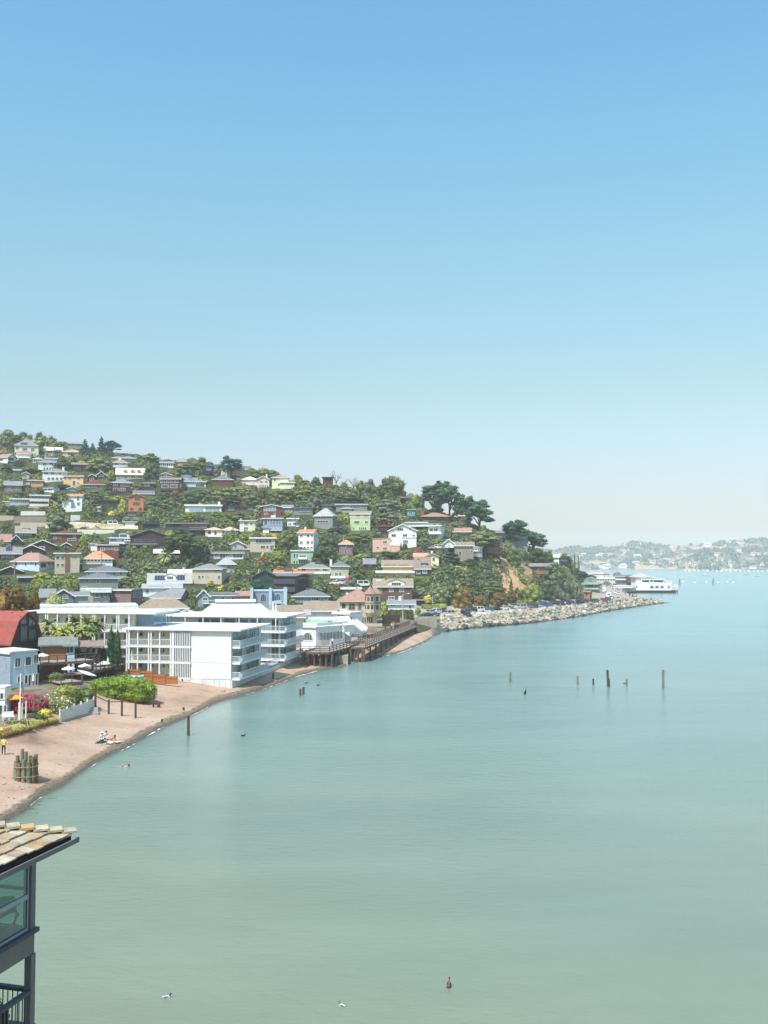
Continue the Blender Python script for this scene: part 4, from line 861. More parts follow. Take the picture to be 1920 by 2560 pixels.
h('I', 'dark brown modern block with heavy balconies', (-70, 580, 155, 760), ('gs', 555), 'darkbrown', 'slate', sx=300, trim='charcoal', win='-60,584,150,612,5;20,658,90,692,3;-60,658,0,692,2', swin='165,590,290,615,4;165,665,290,690,4', bal='s-72,610,158,656;s-72,692,158,736', o=1.0)
h('G', 'dark green gabled house with balcony bay', (1165, 592, 1420, 722), ('gf', 518), 'green', 'slate', trim='green', win='1176,602,1252,642,3;1290,592,1352,630,2', bal='s1168,655,1262,690', door='')
h('G', 'white hall with big hipped roof', (640, 972, 1350, 1012), ('hipf', 870), 'white', 'vlgrey', ratio=.55, win='r680,984,1300,1006,7', vol=[dict(box=(800, 842, 1180, 868), roof=('flat', 828), f=6, D=4, W='offwhite', rc='white')], dist=232)
h('I', 'tan shingle roofed block with a tall metal flue', (-95, 1008, 245, 1030), ('gs', 880), 'offwhite', 'rooftan', dist=215, D=13, ch='')
h('I', 'tan roofed white building beside the metal flue block', (260, 942, 600, 985), ('gs', 840), 'white', 'rooftan', dist=228, D=11, sx=None)
h('G', 'beige grey big house with hip roof', (545, 508, 850, 665), ('hip', 452), 'beige', 'roofgrey', win='756,512,840,536,4;640,576,662,600;602,575,628,605;690,582,716,592;805,575,832,610,2', sx=900)
h('G', 'pale grey hip roofed house with glassy bay', (800, 458, 985, 548), ('hip', 386), 'lgrey', 'lgrey', win='900,462,985,512,5')
h('G', 'pale green house with solar panels and white dormer', (85, 652, 520, 695), ('gs', 552), 'mint', 'lgrey', solar='150,575,262,628,4;385,570,465,628,3', dorm='w255,550,370,625,3', win='430,660,505,690,3', ch='440,500,462,560', ratio=.5)
h('G', 'white roofed house behind the solar panel house', (300, 560, 545, 640), ('gs', 512), 'cream', 'white', win='r400,575,500,600,3')
h('G', 'long white house with skylight strip on its roof', (30, 702, 420, 812), ('gs', 660), 'white', 'lgrey', win='55,718,96,756,3', solar='s80,672,245,690,6')
h('G', 'long grey gable roofed house', (75, 808, 425, 840), ('gs', 710), 'grey', 'roofgrey', ratio=.5, sx=515)
h('G', 'slate blue gabled cottage with small white deck', (600, 795, 712, 905), ('gf', 720), 'greyblue', 'roofgrey', win='640,735,690,775,4;650,800,700,835,2', bal='650,835,790,865')
h('G', 'tan hip roofed white building behind the yellow palm', (-20, 915, 480, 1020), ('hip', 812), 'white', 'rooftan', ratio=.5, dist=235, win='r100,930,420,955,4', vol=[dict(box=(440, 948, 536, 1010), roof=('gf', 925), f=-2, D=4, W='white', rc='rooftan')])
h('G', 'low white house with flat grey roof', (700, 782, 1000, 835), ('flat', 758), 'lblue', 'grey', win='850,802,876,820;900,802,930,818,2;950,796,985,822,2')
h('G', 'small house with brown shed roof beside the arched blue house', (1000, 785, 1150, 835), ('shed', 735), 'warmgrey', 'pinkbrown', win='1050,792,1110,818,3')
h('E', 'pale blue house with pinkish brown hip roof', (130, 430, 412, 535), ('hip', 340), 'lblue', 'pinkbrown', sx=565, win='160,432,184,474;258,432,276,474;325,432,340,462;362,432,378,476', swin='414,442,480,494,1;490,440,520,470;530,440,560,470', ratio=.6)
h('E', 'beige stucco block with tall brick chimney', (565, 345, 812, 562), ('flat', 336), 'beige', 'tan', win='580,376,618,405;632,376,664,405;580,450,618,478;632,450,664,478;752,376,766,396;776,376,796,392', vol=[dict(box=(674, 322, 710, 535), roof=('flat', 320), f=-.5, D=.9, W='brick', rc='brick', o=.05, down=1)])
h('E', 'white octagonal looking house with peach roof', (862, 402, 1155, 512), ('hip', 322), 'white', 'peach', win='r870,402,1150,428,8', vol=[dict(box=(852, 452, 1050, 572), roof=('flat', 450), f=-1.5, D=4, W='tan', rc='sand', down=1)], ratio=.8)
h('E', 'grey house with dark hip roof above the sage house', (892, 532, 1300, 592), ('hip', 472), 'lgrey', 'slate', win='910,545,935,570,2;1080,546,1120,576,2;1172,542,1198,572;1240,540,1266,570', dist=322)
h('E', 'sage grey two storey house with hip roof', (825, 602, 1210, 705), ('hip', 547), 'greygreen', 'slate', win='886,614,912,646;938,616,962,630;1000,614,1030,656,1;1095,614,1115,630;850,688,905,705,3', dist=308)
h('E', 'dark siding house with white cornice', (965, 745, 1130, 880), ('flat', 708), 'seal', 'white', win='978,756,1036,802,4;1076,750,1113,796,2;978,850,1036,874,4;1076,846,1113,874,2', vol=[dict(box=(850, 745, 965, 880), roof=('flat', 712), f=.02, D=8, W='olive', rc='white')], dist=285)
h('E', 'mauve brick building with slanted skylights', (1132, 726, 1365, 875), ('flat', 720), 'mauve', 'lgrey', sx=1476, win='1136,744,1162,802,2;1205,740,1236,792,2', swin='1385,706,1472,802,4', dist=287, solar='')
h('E', 'grey gabled cottage with sloping roof windows', (548, 792, 755, 880), ('gf', 716), 'seal', 'warmgrey', win='650,772,706,812,4', dist=268, D=10, vol=[dict(box=(420, 800, 560, 870), roof=('gs', 712), f=1, D=6, W='grey', rc='roofgrey'), dict(box=(745, 782, 915, 860), roof=('gs', 740), f=.5, D=6, W='lgrey', rc='grey')], bal='')
h('E', 'charcoal gabled cottage with small roof dormer', (205, 312, 440, 372), ('gf', 255), 'darkbrown', 'roofgrey', win='175,318,212,345,2', dorm='340,285,375,312')
h('E', 'dark gabled house with pink roof and white bay', (310, 262, 560, 335), ('gf', 205), 'darkbrown', 'pinkbrown', win='405,272,466,306,4;370,222,392,242')
h('E', 'navy gabled house at the left edge', (110, 222, 216, 268), ('gf', 150), 'navy', 'pinkbrown', win='150,170,175,205;65,225,108,262,2', vol=[dict(box=(-30, 222, 112, 265), roof=('gs', 148), f=.4, D=7, W='navy', rc='pinkbrown')])
h('E', 'grey roofed dark cottage far left', (-20, 350, 205, 420), ('gs', 280), 'darkbrown', 'roofgrey', solar='60,285,130,320,3', win='r10,370,150,390,3')
h('E', 'grey gambrel roofed house with small dormer', (165, 132, 355, 200), ('gs', 62), 'darkbrown', 'warmgrey', dorm='fw235,85,302,135,3', win='r200,145,330,165,3')
h('E', 'brown low craftsman house with hip roof', (530, 142, 832, 240), ('hip', 108), 'redbrown', 'brown', win='555,172,590,196,2;610,172,632,196;758,150,785,180,2;700,190,790,215,4', ch='k662,88,682,130')
h('E', 'white house with solar panels on grey hip roof', (1130, 187, 1410, 260), ('hip', 140), 'white', 'lgrey', win='r1266,194,1352,218,3;1145,196,1205,216,2', solar='1155,152,1235,178,3;1240,152,1315,178,3', vol=[dict(box=(1295, 215, 1465, 262), roof=('flat', 212), f=-1.5, D=3, W='white', rc='white')])
h('E', 'red brick and dark timber house with small white windows', (1010, 256, 1230, 405), ('flat', 247), 'redbrown', 'charcoal', sx=1312, win='1040,282,1085,316,2;r1092,282,1172,308,4;1182,280,1225,312,2', swin='1240,280,1302,315,2;1262,360,1292,400', vol=[dict(box=(940, 250, 1012, 320), roof=('flat', 244), f=.5, D=5, W='offwhite', rc='white')])
h('E', 'low dark gabled house behind the utility pole', (-20, 530, 215, 582), ('gf', 478), 'darkbrown', 'roofgrey')
h('E', 'small dark shed with flat roof above the hedge', (188, 592, 330, 662), ('flat', 580), 'charcoal', 'lgrey')
# bluff
h('D', 'glass cantilevered dark house on the bluff', (285, 545, 535, 640), ('flat', 522), 'charcoal', 'lgrey', win='b400,548,530,592,5;r300,548,390,580,3;b460,600,525,628,3', bal='dg440,590,540,600', o=1, trim='lgrey', vol=[dict(box=(432, 506, 572, 545), roof=('flat', 498), f=2, D=5, W='cream')])
h('D', 'grey glass house with roof terrace on the bluff', (535, 556, 698, 685), ('flat', 543), 'greygreen', 'slate', win='b545,562,690,612,5;b580,630,690,678,5', bal='dg530,612,625,620', trim='charcoal', o=.7)
h('D', 'wooden house on stilts with orange railed deck', (665, 895, 945, 968), ('gs', 862), 'wood', 'grey', win='k720,905,800,935,3;k820,905,930,940,4', ch='k688,862,722,885', bal='w655,940,960,970', D=7, trim='wood', deep=7)
h('D', 'white gabled house half hidden by trees on the bluff', (922, 800, 1026, 862), ('gs', 766), 'white', 'vlgrey', ch='945,760,962,790')
h('D', 'dark blue glass house at the right end of the bluff', (1028, 800, 1122, 862), ('flat', 790), 'navy', 'charcoal', win='b1035,805,1115,845,4', trim='charcoal')
h('D', 'dark cabin behind the leaning cypress trunk', (280, 648, 412, 765), ('flat', 638), 'darkbrown', 'charcoal', trim='darkwood', win='b380,655,408,690')
h('D', 'small dark shed roof at the foot of the bluff', (990, 1222, 1080, 1240), ('gs', 1215), 'darkwood', 'slate', D=4)
h('C', 'dark red flat roofed house among the bare trees', (30, 184, 135, 218), ('flat', 175), 'darkred', 'darkbrown', trim='darkwood')
h('C', 'dark flat house left of the slim glass box', (-5, 472, 138, 525), ('flat', 464), 'charcoal', 'slate', win='b15,480,120,505,3', trim='charcoal')
h('D', 'salmon roofed cottage under the twin cypresses', (-12, 372, 106, 425), ('gs', 345), 'brown', 'salmon', win='r10,385,90,405,3')
h('I', 'long low brown house with pale roof edge', (640, 713, 835, 762), ('flat', 699), 'brown', 'offwhite', win='r660,722,820,745,4')
h('I', 'dark low building right of the white garage house', (1392, 836, 1498, 890), ('flat', 823), 'darkbrown', 'taupe', o=.9)
h('I', 'low cream house with orange tile roof', (-60, 546, 330, 575), ('gs', 506), 'cream', 'terra', solar='40,512,140,535,5')
h('G', 'low house with tall white chimney under the big cypress', (150, 342, 398, 375), ('gs', 302), 'darkbrown', 'offwhite', ch='308,268,326,330')
h('C', 'brown roofed bungalow below the twin cypresses', (1385, 744, 1562, 772), ('gs', 702), 'brown', 'pinkbrown', win='r1400,750,1540,765,5')
h('A', 'small white house half hidden above the stepped white house', (340, 405, 440, 440), ('hip', 388), 'white', 'lgrey', win='r350,412,430,428,4')
h('B', 'pale grey house between the red chalet and the glazed house', (1270, 700, 1375, 760), ('gs', 672), 'lgrey', 'roofgrey', win='r1285,712,1360,735,3')
h('A', 'small tan cottage left of the apricot house', (230, 560, 300, 612), ('gf', 535), 'tan', 'pinkbrown', win='250,572,280,592,2')
h('E', 'brown shingled cottage among the garden trees', (640, 262, 730, 320), ('gf', 232), 'midbrown', 'taupe', win='665,268,705,292,2')
h('A', 'cream bungalow above the playground trees', (1010, 905, 1120, 950), ('hip', 880), 'cream', 'terra', win='r1025,915,1105,935,3')
# ---------------------------------------------------------------- plants
def lobe_quads(rs, lobes, per, size, down=.15):
    """leaf quads over the skins of ellipsoid lobes: (centre, radii)"""
    C = []; Nn = []; S = []
    for c, r in lobes:
        area = (r[0] * r[1] + r[0] * r[2] + r[1] * r[2]) / 3; n = max(8, int(per * area))
        v = rs.normal(0, 1, (n, 3)); v /= np.linalg.norm(v, axis=1, keepdims=True); v = v[v[:, 2] > -.75]
        k = rs.uniform(.72, 1.12, (len(v), 1)); C.append(np.array(c) + v * np.array(r) * k)
        nn = v / np.array(r); nn /= np.linalg.norm(nn, axis=1, keepdims=True); Nn.append(nn); S.append(rs.uniform(.6, 1.3, len(v)) * size)
    return leafquads(np.concatenate(C), np.concatenate(Nn), np.concatenate(S), rs)
def core_quads(lobes, k=.8):
    out = []
    for c, r in lobes:
        nu, nv = 7, 4
        P = [[np.array(c) + np.array(r) * k * np.array([math.cos(2 * math.pi * i / nu) * math.sin(math.pi * j / nv), math.sin(2 * math.pi * i / nu) * math.sin(math.pi * j / nv), math.cos(math.pi * j / nv)]) for i in range(nu)] for j in range(nv + 1)]
        for j in range(nv):
            for i in range(nu): out.append([P[j][i], P[j + 1][i], P[j + 1][(i + 1) % nu], P[j][(i + 1) % nu]])
    return np.array(out)
def crown(seed, lobes, per=2600, size=.055):
    rs = np.random.RandomState(seed)
    return quad_mesh('crown', np.concatenate([lobe_quads(rs, lobes, per, size), core_quads(lobes)]))
def dome(seed, n, low=.15, top=.78, spread=.34, r0=.14, r1=.22, flat=.75):
    rnd = random.Random(seed); L = [((0, 0, lerp(low, top, .45)), (.34, .34, (top - low) * .5))]
    for k in range(n):
        a = k * 2.4 + rnd.uniform(-.3, .3); q = math.sqrt((k + .6) / n); z = low + (top - low) * (math.sqrt(max(0, 1 - q * q * .95)) * rnd.uniform(.75, 1.05)); r = rnd.uniform(r0, r1)
        L.append(((math.cos(a) * spread * q, math.sin(a) * spread * q, z), (r, r * rnd.uniform(.85, 1.15), r * flat * rnd.uniform(.8, 1.1))))
        if q > .6: L.append(((math.cos(a + .4) * spread * q, math.sin(a + .4) * spread * q, lerp(low, z, rnd.uniform(.1, .5))), (r * .9, r * .9, r * flat)))
    return L
TPL = {}
def trunk_mesh(seed, kind):
    mb = MB(); rnd = random.Random(seed)
    if kind == 'simple': mb.tube([(0, 0, -.25), (.01, 0, .15), (0, .01, .5)], [.035, .028, .015], 6)
    elif kind == 'cyp':
        mb.tube([(0, 0, -.2), (.015, 0, .18), (-.01, .01, .42)], [.05, .038, .03], 7)
        for k in range(7):
            a = k * .9 + rnd.uniform(-.2, .2); z0 = rnd.uniform(.2, .4); r = rnd.uniform(.2, .4)
            mb.tube([(0, 0, z0), (math.cos(a) * r * .5, math.sin(a) * r * .5, z0 + .2), (math.cos(a) * r, math.sin(a) * r, z0 + rnd.uniform(.28, .45))], [.024, .016, .006], 5)
    me = bpy.data.meshes.new('trunk'); me.from_pydata(mb.v, [], mb.f); return me
for s_ in range(4):
    TPL['oak', s_] = (crown(s_, dome(s_ + 3, 17, .02, .78, .4, .13, .2, .85)), trunk_mesh(s_, 'simple'))
    TPL['round', s_] = (crown(s_ + 10, dome(s_ + 33, 15, .0, .82, .36, .14, .2, .95)), trunk_mesh(s_, 'simple'))
    TPL['bush', s_] = (crown(s_ + 20, dome(s_ + 53, 8, .0, .72, .33, .15, .24, 1.0), 2000, .075), None)
    rnd = random.Random(s_ + 77); L = []
    for k in range(34):       # flat pads at the limb ends
        a = k * 2.4 + rnd.uniform(-.3, .3); q = .46 * math.sqrt(rnd.uniform(.02, 1)); z = .24 + .68 * math.sqrt(max(0, 1 - (q / .54) ** 2)) * rnd.uniform(.25, 1.0)
        L.append(((math.cos(a) * q, math.sin(a) * q, z), (rnd.uniform(.13, .2), rnd.uniform(.13, .2), rnd.uniform(.045, .08))))
        if k % 2: L.append(((math.cos(a) * q * .8, math.sin(a) * q * .8, z + .06), (.09, .09, .04)))
    TPL['cyp', s_] = (crown(s_ + 30, L, 3600, .042), trunk_mesh(s_ + 5, 'cyp'))
    L = []
    for k in range(16):       # ragged conifer
        t = k / 15; rr = lerp(.36, .07, t) * rnd.uniform(.75, 1.15); a = k * 2.4; L.append(((math.cos(a) * rr * .55, math.sin(a) * rr * .55, .15 + .8 * t), (rr * .7, rr * .7, .065)))
    L.append(((0, 0, .5), (.12, .12, .4))); TPL['pine', s_] = (crown(s_ + 40, L, 3200, .05), trunk_mesh(s_, 'simple'))
    L = [((0, 0, .12 + .8 * t), (.5 * math.sin(math.pi * (.12 + .86 * t)) ** .7 + .04, .5 * math.sin(math.pi * (.12 + .86 * t)) ** .7 + .04, .16)) for t in (0, .15, .3, .45, .6, .75, .88, 1)]
    TPL['col', s_] = (crown(s_ + 50, L, 1100, .09), trunk_mesh(s_, 'simple'))
    # boxy clipped hedge
    rs = np.random.RandomState(s_ + 60); n_ = 1700; C = rs.uniform(-.5, .5, (n_, 3)); ax = rs.randint(0, 3, n_); sg = rs.choice([-1, 1], n_); sg[ax == 2] = 1
    for i in range(n_): C[i, ax[i]] = .5 * sg[i] + rs.normal(0, .035)
    Nn = np.zeros((n_, 3)); Nn[np.arange(n_), ax] = sg; C[:, 2] += .5
    m_ = MB().box(-.47, -.47, 0, .47, .47, .95); core = np.array([[m_.v[i] for i in f] for f in m_.f])
    TPL['hedge', s_] = (quad_mesh('crown', np.concatenate([leafquads(C, Nn, rs.uniform(.05, .11, n_), rs), core])), None)
    # bare open tree: twiggy limbs, thin haze of leaves
    tb = MB(); tb.tube([(0, 0, -.1), (.02, 0, .35), (.0, .02, .55)], [.03, .022, .015], 6); L = []
    for k in range(11):
        a = k * 2.4; r = rnd.uniform(.22, .42); z0 = rnd.uniform(.35, .55); e_ = (math.cos(a) * r, math.sin(a) * r, rnd.uniform(.7, .98)); tb.tube([(0, 0, z0), (e_[0] * .5, e_[1] * .5, (z0 + e_[2]) / 2 + .05), e_], [.014, .009, .004], 4)
        for q in range(3): tb.tube([(e_[0] * .6, e_[1] * .6, (z0 + e_[2]) / 2 + .06), (e_[0] + rnd.uniform(-.12, .12), e_[1] + rnd.uniform(-.12, .12), e_[2] + rnd.uniform(-.1, .05))], [.007, .003], 3)
        L.append((e_, (.1, .1, .03)))
    me = bpy.data.meshes.new('trunk'); me.from_pydata(tb.v, [], tb.f); rs = np.random.RandomState(s_ + 70); TPL['bare', s_] = (quad_mesh('crown', lobe_quads(rs, L, 1500, .035)), me)
    # palm: trunk with arching feathered fronds; crown height is .5 of unit, width 1
    Q = []
    for k in range(38):
        a = k * 2.4 + rnd.uniform(-.2, .2); up = rnd.uniform(-.35, 1.25); Lf = rnd.uniform(.42, .56); p = np.array([0, 0, 0.]); dirv = np.array([math.cos(a) * math.cos(up), math.sin(a) * math.cos(up), math.sin(up)]); sidev = np.array([-math.sin(a), math.cos(a), 0])
        for q in range(8):
            w = .055 * math.sin(math.pi * (q + .8) / 9) + .01; p2 = p + dirv * Lf / 8; dirv = dirv + np.array([0, 0, -.17]); dirv /= np.linalg.norm(dirv)
            for sgn in (-1, 1): Q.append([p, p2, p2 + sidev * sgn * w + dirv * w * .6 - np.array([0, 0, w * .45]), p + sidev * sgn * w - np.array([0, 0, w * .45])])
            p = p2
    TPL['palm', s_] = (quad_mesh('crown', np.array(Q)), None)

PALM_T = MB().tube([(0, 0, -.1), (.02, 0, .3), (0, .01, .7), (0, 0, 1)], [1, .8, .75, 1.1], 8)
SPEC = dict(oak='spreading tree', round='round crowned tree', bush='bush', cyp='Monterey cypress', pine='ragged conifer', col='column cypress', hedge='clipped hedge', bare='thin bare limbed tree', palm='palm')
SHADE = dict(oak='mid green', dark='dark green', bright='bright green', lime='yellow green', olive='olive green', greyish='grey green', rust='rust tinged', cyp='blackish green', cypb='blue green', brown='brown', pink='magenta flowering', palm='dusty green', purple='purple leaved', yel='golden yellow', greyt='grey')
TREES = []; LABELS = set()
def near_label(base, px, py, taken):
    """first true phrase that places this thing by one of its neighbours and is still free"""
    c = []
    for hh in HOUSES:
        hx, hy = (hh[0] + hh[1]) / 2, (hh[2] + hh[3]) / 2; dx, dy = px - hx, py - hy
        w, ht = (hh[1] - hh[0]) / 2, (hh[3] - hh[2]) / 2; c.append((math.hypot(max(0, abs(dx) - w), max(0, abs(dy) - ht) * 1.3) + math.hypot(dx, dy) * .15, dx / max(8, w), dy / max(8, ht), hh[5]))
    c.sort()
    for _, dx, dy, nm in c[:14]:
        if abs(dx) > abs(dy): rel = 'right of' if dx > 0 else 'left of'
        else: rel = 'below' if dy > 0 else 'above'
        for r in (rel, 'just ' + rel if False else None):
            if r:
                t = '%s %s the %s' % (base, r, nm); t = ' '.join(t.split()[:16])
                if t not in taken: taken.add(t); return t
    return base
def plant(t, typ, col, xc, yt, yb, w, deep=None, lab=None, cat=None, dist=None, group=None, asp=1.0):
    if typ == 'cyp': w *= 1.3
    a, b = tp(t, xc, yt); _, c = tp(t, xc, yb); s = TILES[t][2]; wp_ = w / s
    g = gmust(a, c) if dist is None else at_y(a, c, dist)
    if dist is not None: g.z = min(g.z, max(0, tz(g.x, g.y)) + 1.0)
    g.z = min(g.z, max(0.0, tz(g.x, g.y)) + .3) if dist is None else g.z
    d = g.y; Wm = wp_ / F * d
    if typ in ('oak', 'round', 'bush'):      # keep the facades behind in view, as in the photograph
        for q in HOUSES:
            ov = min(q[1], a + wp_ / 2) - max(q[0], a - wp_ / 2)
            if ov > .25 * (q[1] - q[0]) and d < q[4] and b < q[3] < c:
                nb = q[3] - .28 * (q[3] - q[2])
                if nb > b and c - nb > .3 * (c - b): b = nb
    H = max(.6, at_y(a, b, d).z - g.z)
    k = (typ, (int(xc) * 7 + int(yt)) % 4); crown_, trunk_ = TPL[k]; rz = (xc * 1.7 + yt) % 6.28
    if typ in ('hedge',): rz = 0
    size = '' ; base = '%s %s' % (SHADE[col], SPEC[typ])
    if typ not in ('bush', 'hedge', 'palm'):
        if H > 13: base = 'tall ' + base
        elif H < 5: base = 'small ' + base
    elif typ == 'bush' and H > 3.2: base = 'tall ' + base
    if lab: label = lab
    else: label = near_label(base, a, (b + c) / 2, LABELS)
    cat = cat or {'bush': 'bush', 'hedge': 'hedge', 'palm': 'palm tree'}.get(typ, 'tree')
    nm = {'bush': 'bush', 'hedge': 'hedge', 'palm': 'palm_tree', 'cyp': 'cypress_tree', 'pine': 'conifer_tree', 'col': 'cypress_tree', 'bare': 'bare_tree'}.get(typ, 'oak_tree' if typ == 'oak' else 'tree')
    if not crown_.materials: crown_.materials.append(FOL['oak'])
    o = bpy.data.objects.new('crown' if trunk_ or typ == 'palm' else nm, crown_)
    o.material_slots[0].link = 'OBJECT'; o.material_slots[0].material = FOL[col]
    if typ == 'palm':
        ch = min(H * .9, Wm * .62); root = empty(nm, g, rz, label, cat, group); o.scale = (Wm, Wm, Wm); o.location = (0, 0, H - ch * .62); link(o, root)
        pm = bpy.data.meshes.new('trunk'); r = max(.22, Wm * .035); pm.from_pydata([(x * r, y * r, z * (H - ch * .6) if z > 0 else -1) for x, y, z in PALM_T.v], [], PALM_T.f); meshobj('trunk', pm, root, [BARKG])
    elif trunk_:
        root = empty(nm, g, rz, label, cat, group); o.scale = (Wm, Wm * .95 * asp, H); link(o, root)
        if not trunk_.materials: trunk_.materials.append(BARK if typ != 'bare' else BARKG)
        tr_ = bpy.data.objects.new('trunk', trunk_); tw = min(Wm, H * 1.1) * (.9 if typ == 'cyp' else .8); tr_.scale = (Wm if typ in ('cyp', 'bare') else tw, Wm if typ in ('cyp', 'bare') else tw, H); link(tr_, root)
    else:
        o.location = g - Vector((0, 0, .3)); o.rotation_euler = (0, 0, rz); o.scale = (Wm, Wm * .9 * asp if typ != 'hedge' else max(1.2, min(Wm * .5, 5)), H + .3); link(o, None, label, cat, group)
    TREES.append((a - wp_ / 2, a + wp_ / 2, b, c, d)); return o
